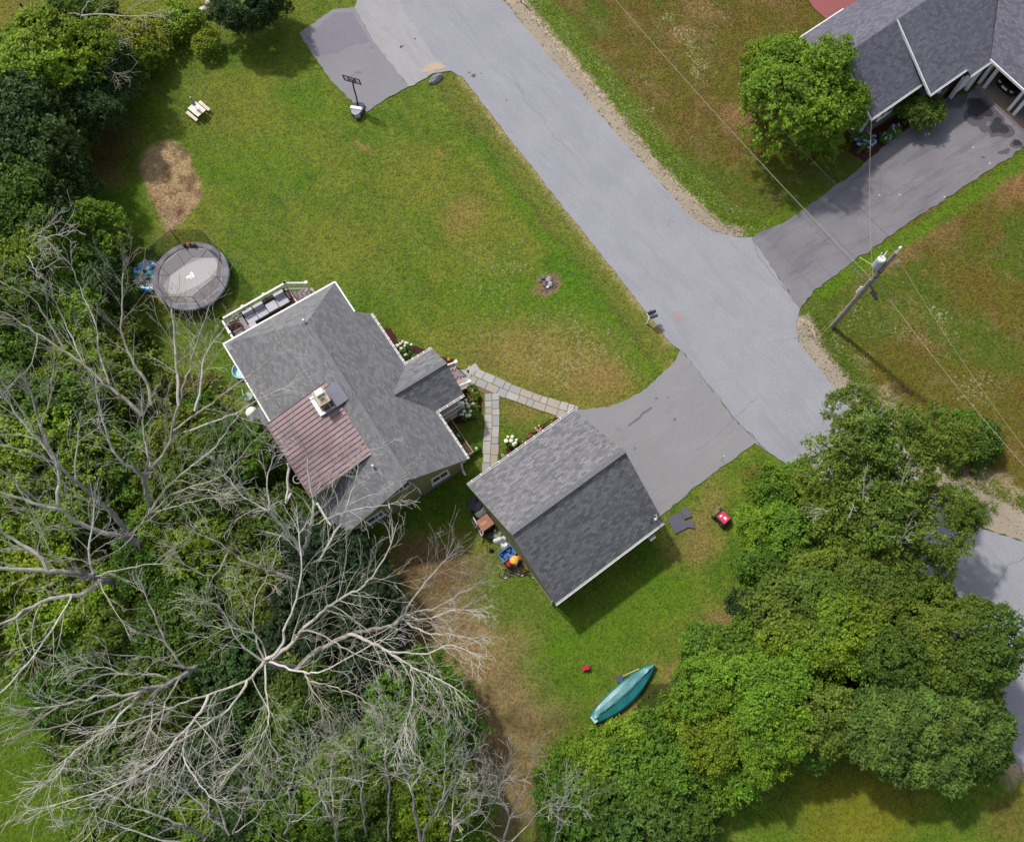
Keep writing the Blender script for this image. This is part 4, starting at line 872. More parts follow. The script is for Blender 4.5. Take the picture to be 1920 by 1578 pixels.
bbo = m.build('backboard', M('board_frame', A(60, 34, 40)), t)
m = MB(); m.ob(bb(-.6, -.02, 2.35), bb.a * 1.2, bb.b * .015, Vector((0, 0, .72)) - bb.b * .18); m.build('board_panel', ACR, bbo)
m = MB(); m.ob(bb(-.18, .0, 2.45), bb.a * .36, bb.b * .02, Vector((0, 0, .28)) - bb.b * .07); m.build('shooting_square', M('board_red', A(190, 110, 118)), bbo)
m = MB(); m.torus(bb(0, .3, 2.45), .22, .012, n=18, m=5); m.build('rim', M('rim_red', A(170, 60, 50)), bbo)
cp = G(670, 213, 0); f = LF(cp, math.radians(-10)); t = thing('cooler', cp, 'white lidded cooler on the base of the basketball hoop', 'cooler')
m = MB(); f.box(m, -.42, .42, -.2, .2, .22, .5); m.build('box', M('cooler_grey', A(110, 112, 128)), t); m = MB(); f.box(m, -.44, .44, -.02, .22, .5, .56); m.build('lid', WHITE, t)
m = MB(); m.lathe(f(0, -.16, .45), [(0, 0), (.32, 0), (.34, .05), (0, .06)], 16); m.build('rim_tray', M('tray', A(160, 160, 168)), t)
cp = G(671, 219, 0); f = LF(cp, 0); t = thing('storage_box', cp, 'small cream lidded box behind the hoop base', 'box'); m = MB(); f.box(m, -.2, .2, -.12, .12, 0, .2); m.build('box', M('box_cream', A(214, 206, 170)), t); m = MB(); f.box(m, -.22, .22, -.14, .14, .2, .24); m.build('lid', M('box_cream2', A(226, 220, 188)), t)
m = MB(); m.tube([G(662, 228, .03), G(679, 222, .05)], .025, 6); tag(m.build('metal_rod', BLACK, loc=G(670, 225, 0)), 'thin dark rod on the grass below the hoop', 'rod')
# boulder at the drive mouth
def rock(px, py, sx, sy, sz, rz, label, matn, seed, cat='boulder', name='boulder', tilt=0, group=None):
    r = random.Random(seed); m = MB(); m.ball((0, 0, 0), 1, 14); vs = []
    for v in m.v:
        v = Vector(v); k = 1 + .16 * math.sin(v.x * 4 + seed) * math.cos(v.y * 5 + seed) + r.uniform(-.05, .05); vs.append((v.x * sx * k, v.y * sy * k, v.z * sz * k + tilt * v.y * sz))
    m.v = vs; o = m.build(name, matn, None); q = G(px, py, 0); o.location = (q.x, q.y, sz * .35); o.rotation_euler = (0, 0, math.radians(rz)); ORG[o.name] = o.location.copy(); return tag(o, label, cat, group)
STG = M('stone_grey', A(160, 155, 158), .9, .25, 4, 14, bmp=.8); STD = M('stone_dark', A(112, 106, 108), .9, .3, 5, 18, bmp=.8); STW = M('stone_pale', A(205, 200, 196), .85, .1)
rock(818, 150, .62, .22, .26, 38, 'long grey boulder lying at the driveway mouth', STG, 3, tilt=.6)
for i, (u, v, s_, mt) in enumerate(((1019, 521, .2, STD), (1029, 524, .24, STG), (1032, 533, .22, STG), (1021, 533, .2, STD), (1013, 527, .13, STD), (1027, 538, .14, STW), (1032, 527, .08, STW))):
    rock(u, v, s_, s_ * .8, s_ * .5, i * 40, ('dark rock at the top of the lawn rock pile', 'large grey rock on the right of the lawn pile', 'grey rock under the white one in the lawn pile', 'dark rock at the lower left of the lawn pile', 'small dark rock at the left end of the lawn pile', 'white rock at the bottom of the lawn pile', 'small white rock on top of the lawn pile')[i], mt, i + 40, 'rock', 'rock', group='rocks piled in the lawn')
for i, (u, v, s_) in enumerate(((392, 6, .3), (381, 20, .38), (372, 26, .25), (388, 28, .2), (356, 38, .22), (318, 62, .28), (344, 30, .16))):
    rock(u, v, s_, s_ * .7, s_ * .5, i * 50, ('pale rock of the old wall at the photo top edge', 'biggest pale rock of the old wall beside the big dark top shrub', 'pale rock left of the biggest one in the old wall', 'small rock right of the biggest one in the old wall', 'pale rock in the weeds below the old wall', 'lone pale rock in the brambles above the picnic table', 'smallest rock on the grass by the old wall')[i], STW if i != 4 else STG, i + 70, 'rock', 'rock', group='rocks of the old stone wall')
# mailboxes
mp = G(1214, 607, 0); t = thing('mailbox_post', mp, 'white post carrying two mailboxes at the road edge', 'post')
m = MB(); m.box((mp.x, mp.y, .5), (.1, .1, 1.0)); m.build('post', WHITE, t); q = G(1219, 602, 0); f = Frame((q.x, q.y), (math.cos(.35), math.sin(.35)), (-math.sin(.35), math.cos(.35))); m = MB(); f.box(m, -.3, .15, -.25, .25, .98, 1.02); m.build('arm', WHITE, t)
for i, (y, l_) in enumerate(((.16, 'black mailbox, the upper one of the pair on the post'), (-.16, 'dark grey mailbox, the lower one of the pair on the post'))):
    b = thing('mailbox', f(0, y, 1.02), l_, 'mailbox', 'mailboxes on one post'); m = MB(); pr2 = [(.1 * math.cos(x), .1 * math.sin(x) + .1) for x in [math.pi * k / 6 for k in range(7)]] + [(-.1, 0), (.1, 0)]
    a0 = [f(-.28, y + u, 1.02 + v) for u, v in pr2]; a1 = [p + f.a * .56 for p in a0]; m.face(a0[::-1]); m.face(a1)
    for k in range(len(a0)): m.face([a0[k], a0[(k + 1) % len(a0)], a1[(k + 1) % len(a0)], a1[k]])
    m.build('box', M('mailbox%d' % i, A(*(54, 62, 66) if i == 0 else (84, 90, 96)), .4), b); m = MB(); f.box(m, -.1, .0, y + .1, y + .115, 1.1, 1.2); m.build('flag', M('flag_red', A(170, 50, 50)), b)
q = G(977, 4, 0); t = thing('mailbox', q, 'pale mailbox on a short post at the photo top edge', 'mailbox'); m = MB(); m.box((q.x, q.y, .45), (.09, .09, .9)); m.build('post', WDK, t); m = MB(); m.box((q.x, q.y, 1.0), (.2, .5, .22), .6); m.build('box', M('mail_lilac', A(186, 182, 210)), t)
# ------------------------------------------------------------------ utility pole
UP = G(1560, 612, 0); HP = 10.3
t = thing('utility_pole', UP, 'weathered timber utility pole with a grey transformer at the driveway corner', 'utility pole')
def UZ(z, dx=0, dy=0): return Vector((UP.x + dx + .012 * z, UP.y + dy + .0 * z, z))
m = MB(); m.tube([UZ(-.2), UZ(4), UZ(HP)], [.19, .165, .13], 12); m.build('pole', M('pole_wood', A(150, 138, 134), .9, .18, 3, 18, bmp=.4), t)
m = MB(); q = UZ(8.3, -.38, .12); m.lathe(q, [(.0, 0), (.25, 0), (.27, .1), (.27, .85), (.24, .92), (0, .95)], 18); tf = m.build('transformer', M('transformer_grey', A(176, 186, 188), .45, .08), t)
m = MB(); m.lathe(q + Vector((0, 0, .95)), [(.24, 0), (.2, .06), (0, .08)], 16); m.build('lid', M('lid_white', A(232, 232, 230)), tf)
for dx, dy in ((.1, .15), (-.08, .1)):
    m = MB(); m.tube([q + Vector((dx, dy, .95)), q + Vector((dx * 1.8, dy * 2, 1.35))], [.045, .03], 6); m.build('bushing', WHITE, tf)
m = MB(); m.tube([UZ(HP), UZ(HP + .45)], .025, 6); m.lathe(UZ(HP + .4), [(.05, 0), (.09, .05), (.09, .12), (.04, .2)], 10); m.build('top_insulator', WHITE, t)
m = MB(); m.tube([UZ(9.4, .05, -.05), UZ(9.3, .35, -.1), UZ(9.6, .45, -.12)], .03, 6); m.tube([UZ(9.3, .3, -.1), UZ(9.1, .5, -.2)], .05, 6); m.build('cutout_arm', M('insul_grey', A(190, 190, 196)), t)
m = MB(); m.lathe(UZ(8.0), [(.16, 0), (.165, .12)], 12); m.lathe(UZ(7.4), [(.162, 0), (.165, .06)], 12); m.build('band', BLACK, t)
m = MB(); q = UZ(4.9, -.2, .05); m.lathe(q, [(.02, 0), (.1, .08), (.13, .4), (.13, .8), (.03, .95)], 10); m.build('street_lamp_head', M('lamp_white', A(226, 226, 224), .4), t)
m = MB(); m.tube([UZ(6.9, -.17), UZ(4.6, -.19)], .035, 6); m.build('conduit', M('conduit_pale', A(206, 200, 190)), t)
m = MB(); m.tube([UZ(8.2, -.1), UZ(8.3, -1.25, .75)], .035, 6); m.build('guy_arm', M('arm_yellow', A(190, 190, 120)), t)
g0 = G(1541, 619, 0.05); m = MB()
pA, pB = UZ(4.8, -.1), g0
for k in range(9):
    m.tube([pA.lerp(pB, k / 9), pA.lerp(pB, (k + 1) / 9)], .022, 5, k % 2)
m.build('guy_wire', [M('guy_yellow', A(196, 190, 90)), M('guy_grey', A(110, 116, 70))], t)
WIRE = M('wire_pale', A(160, 156, 128), .6, .05); WDARK = M('wire_dark', A(60, 60, 66), .6, .05)
def wire(a, b, sag, r_, mat_, label, name='power_line', seg=26, grp='overhead wires'):
    m = MB(); pts = []
    for i in range(seg + 1): s_ = i / seg; p = Vector(a).lerp(Vector(b), s_); p.z -= sag * 4 * s_ * (1 - s_); pts.append(p)
    m.tube(pts, r_, 5, cap=False); mid = Vector(b); o = m.build(name, mat_, loc=mid); return tag(o, label, 'wire', grp)
pw = UZ(6.9, -.1, .1)
wire(pw, G(1120, -40, 7.6), .4, .017, WIRE, 'pale thick wire running from the pole to the photo top edge')
wire(UZ(6.7, -.15, 0), G(1138, -40, 7.2), .5, .010, WDARK, 'thin dark wire just beside the pale one to the top edge')
wire(UZ(7.0, .15, -.1), G(2010, 972, 7.0), .5, .016, WIRE, 'pale thick wire running from the pole past the right edge')
wire(UZ(HP + .5), G(1300, 60, 10.8), .3, .01, WDARK, 'thinnest dark wire from the top of the pole')
wire(UZ(9.6, .4, -.1), G(2010, 955, 9.6), .5, .010, WIRE, 'pale dashed wire on the outer side of the pole to the right edge')
wire(UZ(7.2, -.1, .1), NF(.4, 7.4, 3.0), .5, .010, WIRE, 'service wire from the pole to the dark house corner')
wire(UZ(6.5, -.2, -.1), GF(GL - .35, GW - .35, 3.45), .5, .010, WIRE, 'service wire from the pole across the road to the garage')
t = thing('cable_splice', G(1640, 552, 6.8), 'black cylindrical cable splice hanging on the wire by the pole', 'cable case')
for k, (o1, o2) in enumerate((((1631, 534), (1643, 552)), ((1633, 546), (1645, 562)))):
    m = MB(); m.tube([G(*o1, 6.85), G(*o2, 6.8)], [.05, .09] if k == 0 else [.1, .1], 10); m.build('splice_case', BLACK, t)
m = MB(); m.tube([G(1601, 503, 6.8), G(1612, 515, 6.85), G(1622, 525, 6.85)], .05, 6); m.ball(G(1600, 501, 6.8), .07, 8); tag(m.build('cable_clamp', M('clamp', A(110, 104, 100)), loc=G(1610, 513, 6.8)), 'grey clamp on the wire left of the pole', 'clamp')
# satellite dish / meter head at the garage corner
q = GF(GL - .35, GW - .35, 2.95); t = thing('service_mast', q, 'grey service mast with cables on the garage roof corner', 'mast')
m = MB(); m.tube([q, q + Z3 * .6], .035, 6); m.build('mast', M('mast_grey', A(150, 150, 156)), t); m = MB(); m.ball(q + Z3 * .62 + GF.a * -.1, .1, 10); m.build('weather_head', M('head_pale', A(214, 214, 216)), t)
for k in range(4): m = MB(); a = k * 1.5; m.tube([q + Z3 * .6, q + Z3 * .45 + Vector((math.cos(a) * .3, math.sin(a) * .25, 0)), q + Vector((math.cos(a + .8) * .35, math.sin(a + .8) * .3, .12))], .014, 5); m.build('cable', WHITE if k == 1 else BLACK, t)
# ------------------------------------------------------------------ dark sheets and red mower on the grass
TARP = M('sheet_slate', A(92, 90, 106), .7, .1, 3, 20)
def flat(name, pts, z, mat_, label, cat, th=.03):
    P_ = [G(u, v, z) for u, v in pts]; c_ = sum(P_, Vector()) / len(P_); m = MB(); m.prism([p.xy for p in P_], z - th, z, 0); o = m.build(name, mat_, loc=(c_.x, c_.y, 0)); return tag(o, label, cat)
flat('rubber_mat', [(1251, 971), (1274, 959), (1289, 989), (1267, 1000)], .06, TARP, 'largest slate grey mat on the grass by the garage', 'mat')
flat('rubber_mat', [(1276, 957), (1288, 950), (1298, 967), (1283, 973)], .085, TARP, 'grey mat at the top of the three by the garage', 'mat')
flat('rubber_mat', [(1284, 979), (1300, 976), (1303, 990), (1288, 988)], .085, TARP, 'smallest grey mat, the lower right one of three by the garage', 'mat')
q = G(1352, 973, 0); f = LF(q, math.radians(-50)); t = thing('generator', q, 'black wheeled machine with a bright pink red top on the grass', 'machine')
m = MB(); f.box(m, -.42, .42, -.34, .34, .18, .55); m.build('body', BLACK, t); m = MB(); f.box(m, -.3, .36, -.28, .28, .55, .66); m.build('cover', M('cover_red', A(216, 60, 92), .4), t)
m = MB(); f.box(m, .02, .22, -.05, .1, .66, .68); f.box(m, -.2, -.1, -.15, .0, .66, .68); m.build('cover_mark', WHITE, t)
for x in (-.38, .3):
    for y in (-.4, .34): m = MB(); m.lathe(f(x, y, .18), [(0, 0), (.17, 0), (.17, .08), (0, .08)], 12, 0, f.b); m.build('wheel', BLACK, t)
m = MB(); m.tube([f(-.42, -.25, .5), f(-.62, -.25, .8), f(-.62, .25, .8), f(-.42, .25, .5)], .02, 6); m.build('handle', M('handle_grey', A(140, 140, 146)), t)
m = MB(); p0 = G(1352, 862, 0); m.tube([p0, p0 + Z3 * .9], .015, 6); m.ball(p0 + Z3 * .9, .04, 6, 1); tag(m.build('marker_stake', [M('stake_pink', A(190, 130, 134)), WHITE], loc=p0), 'thin pink stake with white tip at the driveway edge', 'stake')
# ------------------------------------------------------------------ canoe under a teal cover, paddle, toy
k0, k1 = G(1113, 1347, .2), G(1226, 1245, .2); kd = (k1 - k0); KL = kd.length; kd.normalize(); f = Frame((k0.x, k0.y), kd[:2], (-kd.y, kd.x))
t = thing('canoe', (k0 + k1) / 2, 'teal covered canoe lying on the grass by the trees', 'canoe')
TEAL = M('teal_cover', A(34, 116, 118), .35, .1, 2, 20, spec=.5); m = MB(); n_ = 24; rows = []
for i in range(n_ + 1):
    x = i / n_; wd = .64 * math.sin(math.pi * min(1, (x * .86 + .12))) ** .7 if x < .98 else .06; wd = max(wd, .06 if x > .5 else .15)
    hgt = .34 + .12 * (2 * x - 1) ** 2 + .1 * math.exp(-((x - .45) / .25) ** 2)
    row = [(-wd * .75, 0.0), (-wd, .25), (-wd * .86, .33), (-wd * .1, hgt + .03 * math.sin(i * 1.3)), (wd * .5, hgt * .92), (wd * .86, .33), (wd, .25), (wd * .75, 0.0)]
    rows.append([f(x * KL, y - .12 * math.sin(math.pi * x), z) for y, z in row])
for i in range(n_):
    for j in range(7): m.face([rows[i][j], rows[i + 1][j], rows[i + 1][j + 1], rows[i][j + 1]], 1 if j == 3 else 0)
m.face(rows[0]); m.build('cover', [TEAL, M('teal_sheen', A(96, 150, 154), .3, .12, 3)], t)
m = MB(); m.tube([f(KL * x, -.12 * math.sin(math.pi * x) + .02 * math.sin(x * 20), .47 + .1 * math.exp(-((x - .45) / .25) ** 2)) for x in [k / 14 for k in range(1, 14)]], .025, 5); m.build('ridge_seam', M('teal_dark', A(18, 74, 84)), t)
m = MB(); f.box(m, -.12, .1, -.24, .2, .12, .42); m.build('end_cap', M('cap_mint', A(176, 226, 222), .4), t)
t = thing('paddle', G(1178, 1262, .1), 'paddle with dark blade leaning on the teal canoe', 'paddle')
m = MB(); m.tube([G(1198, 1253, .3), G(1168, 1267, .15)], .025, 6); m.build('shaft', M('shaft_tan', A(212, 200, 150)), t); m = MB(); c_ = G(1162, 1272, .12); m.lathe(c_, [(0, 0), (.22, 0), (.22, .04), (0, .04)], 10); m.build('blade', M('blade_slate', A(72, 78, 100)), t)
q = G(1099, 1252, 0); f = LF(q, .2); t = thing('toy_car', q, 'small bright red toy on the grass left of the canoe', 'toy')
m = MB(); f.box(m, -.24, .2, -.12, .12, .08, .22); f.box(m, -.1, .14, -.1, .1, .22, .32); m.build('body', M('toy_red', A(206, 34, 70), .35), t)
for x in (-.15, .13):
    for y in (-.14, .11): m = MB(); m.lathe(f(x, y, .07), [(0, 0), (.07, 0), (.07, .04), (0, .04)], 10, 0, f.b); m.build('wheel', BLACK, t)
m = MB(); m.tube([f(.2, .05, .25), f(.34, .05, .32)], .02, 5); m.build('handle', M('toy_blue', A(70, 80, 120)), t)
# ------------------------------------------------------------------ clutter along the garage wall
def drum(px, py, r_, h, label, col, name='trash_bin', cat='bin', lid=True):
    q = G(px, py, h); q.z = 0; t = thing(name, q, label, cat); m = MB(); m.lathe(q, [(0, 0), (r_ * .85, 0), (r_, h), (r_ * .95, h + .02), (0, h + .02)], 18); m.build('body', M(label[:20], col, .5), t)
    if lid: m = MB(); m.lathe(q + Z3 * (h + .02), [(r_ * 1.08, 0), (r_ * 1.05, .05), (r_ * .5, .12), (0, .13)], 18); m.build('lid', M(label[:20] + 'l', tuple(c * 1.3 for c in col), .45), t)
    return t
drum(890, 946, .42, .85, 'round black bin by the garage corner', A(44, 48, 60))
drum(901, 960, .36, .7, 'charcoal ribbed bin between the black and brown bins', A(92, 92, 96))
q = G(910, 980, .9); f = Frame((q.x, q.y), GF.a[:2], GF.b[:2]); t = thing('trash_bin', (q.x, q.y, 0), 'brown square wheeled bin beside the garage wall', 'bin')
m = MB(); f.box(m, -.42, .38, -.36, .34, .1, .95); m.build('body', M('bin_brown', A(120, 80, 62), .5), t); m = MB(); f.box(m, -.46, .42, -.4, .38, .95, 1.03); f.box(m, -.3, .1, -.1, .05, 1.03, 1.05, 1); m.build('lid', [M('bin_lid', A(166, 112, 86), .5), M('bin_tag', A(196, 150, 116))], t)
for x in (-.3, .3): m = MB(); m.lathe(f(x, .35, .12), [(0, 0), (.12, 0), (.12, .06), (0, .06)], 10, 0, f.b); m.build('wheel', BLACK, t)
for i, ((u0, v0), (u1, v1), l_) in enumerate((((884, 970), (892, 985), 'white framed window leaning on the bins, upper one'), ((895, 984), (904, 1001), 'white framed window leaning beside the bins, lower one'))):
    a, b = G(u0, v0, .9), G(u1, v1, .9); a.z = b.z = 0; d_ = (b - a); o_ = Vector((-d_.y, d_.x, 0)).normalized() * -.35; 
    t = thing('old_window', (a + b) / 2, l_, 'window', 'old windows by the garage'); up = Vector((0, 0, .85)) - o_ * .4
    m = MB(); th = o_.normalized() * .05
    for s_ in (0, .5, 1): m.ob(a + d_ * (s_ * .93), d_ * .07, th, up)
    for s_ in (0, .92): m.ob(a + up * s_, d_, th * 1.02, up * .08)
    m.build('frame', WHITE, t); m = MB(); m.ob(a + th * .3, d_, th * .2, up); m.build('pane', M('old_glass', A(110, 112, 120), .2), t)
t = thing('ladder_heap', G(914, 1002, 0), 'heap of dark pots and tools between bin and white sheet', 'tools')
for k in range(14): a = G(R.uniform(905, 928), R.uniform(992, 1020), .1); b = a + Vector((R.uniform(-.5, .5), R.uniform(-.5, .5), R.uniform(.1, .5))); m = MB(); m.tube([a, b], .025, 5); m.build('tool', R.choice((BLACK, M('tool_tan', A(150, 110, 60)), M('tool_grey', A(90, 92, 96)))), t)
drum(919, 1003, .2, .35, 'dark blue grey pot on the tool heap', A(62, 72, 84), 'pot', 'pot', False)
m = MB(); q = G(932, 1001, .3); m.ball(q, .3, 12, 0, .3); tag(m.build('lid', M('lid_green', A(132, 148, 132)), loc=(q.x, q.y, 0)), 'pale green oval lid against the garage wall', 'lid')
m = MB(); m.tube([G(931, 985, .1), G(928, 995, .7)], .04, 6); m.tube([G(934, 988, .1), G(930, 999, .5)], .03, 6); tag(m.build('timber_offcut', M('offcut', A(196, 150, 80)), loc=G(931, 990, 0)), 'yellowish timber offcuts against the garage wall', 'timber')
# crumpled white sheet
def heap(px, py, rx, ry, h, mat_, label, cat, name, seed, rot=0, n=16):
    r = random.Random(seed); q = G(px, py, h * .5); m = MB(); a0 = math.radians(rot); P_ = {}
    for i in range(n + 1):
        for j in range(n * 2):
            rr = i / n; a = 2 * math.pi * j / (n * 2); e = 1 + .22 * math.sin(3 * a + seed) + .14 * math.sin(5 * a + 2 * seed); x, y = rr * rx * e * math.cos(a), rr * ry * e * math.sin(a)
            z = h * (1 - rr ** 2.2) * (.72 + .3 * math.sin(x * 9 + seed) * math.cos(y * 8)) + r.uniform(0, .05) * (1 - rr) + .02; P_[i, j] = Vector((q.x + x * math.cos(a0) - y * math.sin(a0), q.y + x * math.sin(a0) + y * math.cos(a0), z))
    for i in range(n):
        for j in range(n * 2): m.face([P_[i, j], P_[i + 1, j], P_[i + 1, (j + 1) % (2 * n)], P_[i, (j + 1) % (2 * n)]])
    return tag(m.build(name, mat_, loc=(q.x, q.y, 0)), label, cat)
heap(941, 1014, .6, .36, .75, WHITE, 'crumpled white sheet draped over things by the garage', 'sheet', 'plastic_sheet', 3, -40)
heap(949, 1022, .22, .16, .6, WHITE, 'smaller loose end of the white sheet nearer the blue cart', 'sheet', 'plastic_sheet', 5)
heap(921, 1031, .16, .13, .25, M('maroon', A(84, 44, 48)), 'small maroon bag on the grass by the tool heap', 'bag', 'bag', 8)
q = G(951, 1038, .5); f = Frame((q.x, q.y), GF.a[:2], GF.b[:2]); t = thing('garden_cart', (q.x, q.y, 0), 'blue open garden cart full of junk by the garage wall', 'cart'); BLU = M('cart_blue', A(82, 138, 200), .4, .1)
m = MB(); f.box(m, -.5, .5, -.32, .32, .25, .3); f.box(m, -.5, -.46, -.32, .32, .3, .6); f.box(m, .46, .5, -.32, .32, .3, .6); f.box(m, -.46, .46, -.32, -.28, .3, .6); f.box(m, -.46, .46, .28, .32, .3, .6); m.build('tub', BLU, t)
for x in (-.3, .3):
    for y in (-.4, .34): m = MB(); m.lathe(f(x, y, .16), [(0, 0), (.16, 0), (.16, .07), (0, .07)], 12, 0, f.b); m.build('wheel', BLACK, t)
m = MB()
for k in range(12): c_ = f(R.uniform(-.4, .35), R.uniform(-.25, .25), R.uniform(.35, .55)); m.box(c_, (R.uniform(.08, .25), R.uniform(.06, .15), .06), R.uniform(0, 3), R.choice((0, 1, 2)), (R.uniform(-.5, .5), 0))
m.build('contents', [M('junk_grey', A(110, 112, 122)), BLACK, M('junk_blue', A(60, 96, 150))], t)
q = G(963, 1050, .5); f = Frame((q.x, q.y), GF.a[:2], GF.b[:2]); t = thing('ride_on_toy', (q.x, q.y, 0), 'red and orange ride-on toy beside the bicycles', 'toy')
m = MB(); m.ball(f(.05, 0, .5), .3, 12, 0, .45); m.build('body', M('toy_orange', A(250, 190, 70), .4), t); m = MB(); f.box(m, -.5, -.05, -.2, .22, .2, .48); m.build('base', M('toy_red2', A(200, 36, 34), .4), t); m = MB(); m.ball(f(.35, .05, .35), .2, 10, 0, .6); m.build('hood', M('toy_rust', A(224, 100, 40), .4), t)
for x in (-.35, .3):
    for y in (-.25, .22): m = MB(); m.lathe(f(x, y, .13), [(0, 0), (.13, 0), (.13, .07), (0, .07)], 10, 0, f.b); m.build('wheel', BLACK, t)
def bicycle(px, py, ang, lean, col, label, sc=1.0):
    q = G(px, py, .4); q.z = 0; t = thing('bicycle', (0, 0, 0), label, 'bicycle', 'bicycles leaning on the garage'); fr = M('bike_' + label[:12], col, .35, .1)
    R1 = .33; A_ = Vector((1, 0, 0)); ax = (0, 1, 0)
    for x in (-.52, .52):
        m = MB(); m.torus((x, 0, R1), R1 - .02, .022, ax, 26, 6); wl = m.build('wheel', BLACK, t); m = MB(); m.torus((x, 0, R1), R1 - .05, .012, ax, 26, 4)
        for k in range(8): a = k * math.pi / 4; m.tube([(x, 0, R1), (x + (R1 - .05) * math.cos(a), 0, R1 + (R1 - .05) * math.sin(a))], .004, 3)
        m.build('rim', M('rim_silver', A(190, 190, 196), .3, metal=.6), wl)
    m = MB(); bb_, st1, hd_, sd_ = (-.08, 0, .3), (-.22, 0, .78), (.36, 0, .74), (-.52, 0, R1)
    for a, b in ((bb_, st1), (bb_, hd_), (st1, hd_), (bb_, sd_), (st1, sd_), (hd_, (.52, 0, R1)), (hd_, (.34, 0, .92))): m.tube([a, b], .02, 6)
    m.build('frame', fr, t); m = MB(); m.tube([(.34, 0, .92), (.3, .0, .95)], .02, 5); m.tube([(.22, -.3, .98), (.34, -.12, .95), (.34, .12, .95), (.22, .3, .98)], .016, 6); m.build('handlebar', M('bar_silver', A(200, 200, 204), .3, metal=.5), t)
    m = MB(); m.lathe((-.24, 0, .8), [(.0, 0), (.09, 0), (.1, .04), (0, .06)], 10); m.build('saddle', BLACK, t); m = MB(); m.torus(bb_, .09, .012, ax, 14, 4); m.tube([(-.08, -.1, .3), (-.02, -.1, .16)], .012, 4); m.tube([(-.08, .1, .3), (-.14, .1, .44)], .012, 4); m.build('crank', M('crank', A(90, 90, 94)), t)
    t.location = q; t.rotation_euler = (lean, 0, ang); t.scale = (sc,) * 3; t.rotation_mode = 'XYZ'; return t
bicycle(962, 1081, math.radians(8), math.radians(-52), (.02, .02, .022), 'black bicycle lying lowest in the tangle by the garage')
bicycle(982, 1079, math.radians(-12), math.radians(-48), A(150, 44, 46), 'red framed bicycle nearest the garage wall end', .95)
bicycle(968, 1066, math.radians(30), math.radians(-35), A(60, 66, 130), 'blue black bicycle behind the red one by the ride-on toy', .85)
# ------------------------------------------------------------------ things behind the house
q = G(471, 772, 1.0); q.z = 0; t = thing('water_tank', q, 'round white tank beside the back entry roof', 'tank'); m = MB(); m.lathe(q, [(0, 0), (.4, 0), (.42, .6), (.4, .9), (.28, 1.12), (.1, 1.2), (0, 1.21)], 24); m.build('tank_body', M('tank_white', (.85, .84, .82), .35), t, True); m = MB(); m.torus(q + Z3 * .2, .42, .02, n=20, m=5); m.build('band', M('lamp_grey', A(176, 182, 190)), t)
q = G(451, 693, .4); q.z = 0; t = thing('wading_tub', q, 'pale blue tub half hidden under the left roof edge', 'tub'); m = MB(); m.lathe(q, [(.5, 0), (.6, .35), (.56, .35), (.46, .06), (0, .06)], 24); m.build('tub_shell', M('tub_cyan', A(150, 210, 220), .4), t)
q = G(465, 742, .5); q.z = 0; t = thing('garden_chair', q, 'mint green plastic chair under the left roof edge', 'chair'); MINT = M('mint', A(140, 190, 165), .4)
m = MB(); m.lathe(q + Z3 * .4, [(0, 0), (.26, 0), (.28, .03), (0, .04)], 12); m.build('seat', MINT, t); m = MB(); m.box(q + Vector((-.25, .1, .65)), (.05, .45, .5), .3); m.build('backrest', MINT, t)
for dx, dy in ((-.2, -.2), (.2, -.2), (-.2, .2), (.2, .2)): m = MB(); m.bar(q + Vector((dx, dy, 0)), q + Vector((dx * .8, dy * .8, .4)), .04); m.build('leg', MINT, t)
heap(752, 1146, .22, .34, .5, M('tarp_blue', A(20, 128, 214), .4), 'bright blue tarp bundle under the dead branches', 'tarp', 'tarp', 4)
q = G(786, 1287, 0); f = LF(q, math.radians(-35)); t = thing('garden_shed', q, 'little grey roofed shed under the dead branches', 'shed'); m = MB(); slab(m, [f(-.75, -.75, 1.5), f(.75, -.75, 1.5), f(.75, .0, 1.95), f(-.75, .0, 1.95)], f.a, .06); slab(m, [f(-.75, .75, 1.5), f(.75, .75, 1.5), f(.75, 0, 1.95), f(-.75, 0, 1.95)], f.a, .06); m.build('roof', [SH_N, WHITE], t)
m = MB(); f.box(m, -.6, .6, -.6, .6, 0, 1.55); m.build('wall', SIDE, t); m = MB(); f.box(m, -.25, .25, -.63, -.6, .05, 1.4); m.build('door', WHITE, t)
t = thing('scrap_timber', G(762, 1198, 0), 'short reddish timber pieces on the ground by the dead branches', 'timber')
for a, b, c_ in (((757, 1202), (759, 1208), WHITE), ((767, 1190), (768, 1194), WHITE), ((762, 1190), (764, 1205), M('scrap_red', A(120, 72, 76))), ((766, 1200), (770, 1212), M('scrap_pink', A(160, 124, 124)))): m = MB(); m.bar(G(*a, .1), G(*b, .12), .09); m.build('board', c_, t)
q = G(767, 1165, 0); drum(752, 1176, .5, .35, 'dark round fire ring under the dead branches', A(40, 48, 56), 'fire_pit', 'fire pit', False)
# pole with a round white disc, top left
q = G(75, 52, 0); t = thing('disc_post', q, 'leaning dark post with a round white disc at the top left', 'post'); m = MB(); m.tube([q, G(36, 6, 3.0)], [.06, .09], 8); m.build('post', M('post_brown', A(96, 76, 70)), t); c_ = G(56, 34, .55); m = MB(); m.lathe(c_, [(0, 0), (.33, 0), (.33, .04), (0, .04)], 22); m.build('disc', M('disc_pale', A(214, 196, 176)), t)
m = MB(); m.tube([G(-20, 148, .2), G(12, 172, .5), G(28, 196, .3)], [.3, .26, .12], 8); tag(m.build('fallen_trunk', DEADT, loc=G(10, 172, 0)), 'thick grey fallen trunk at the left edge', 'log')
heap(2, 165, .3, .22, .7, M('flag_cloth', A(190, 84, 84)), 'red cloth on the fallen trunk at the left edge', 'cloth', 'cloth', 9)
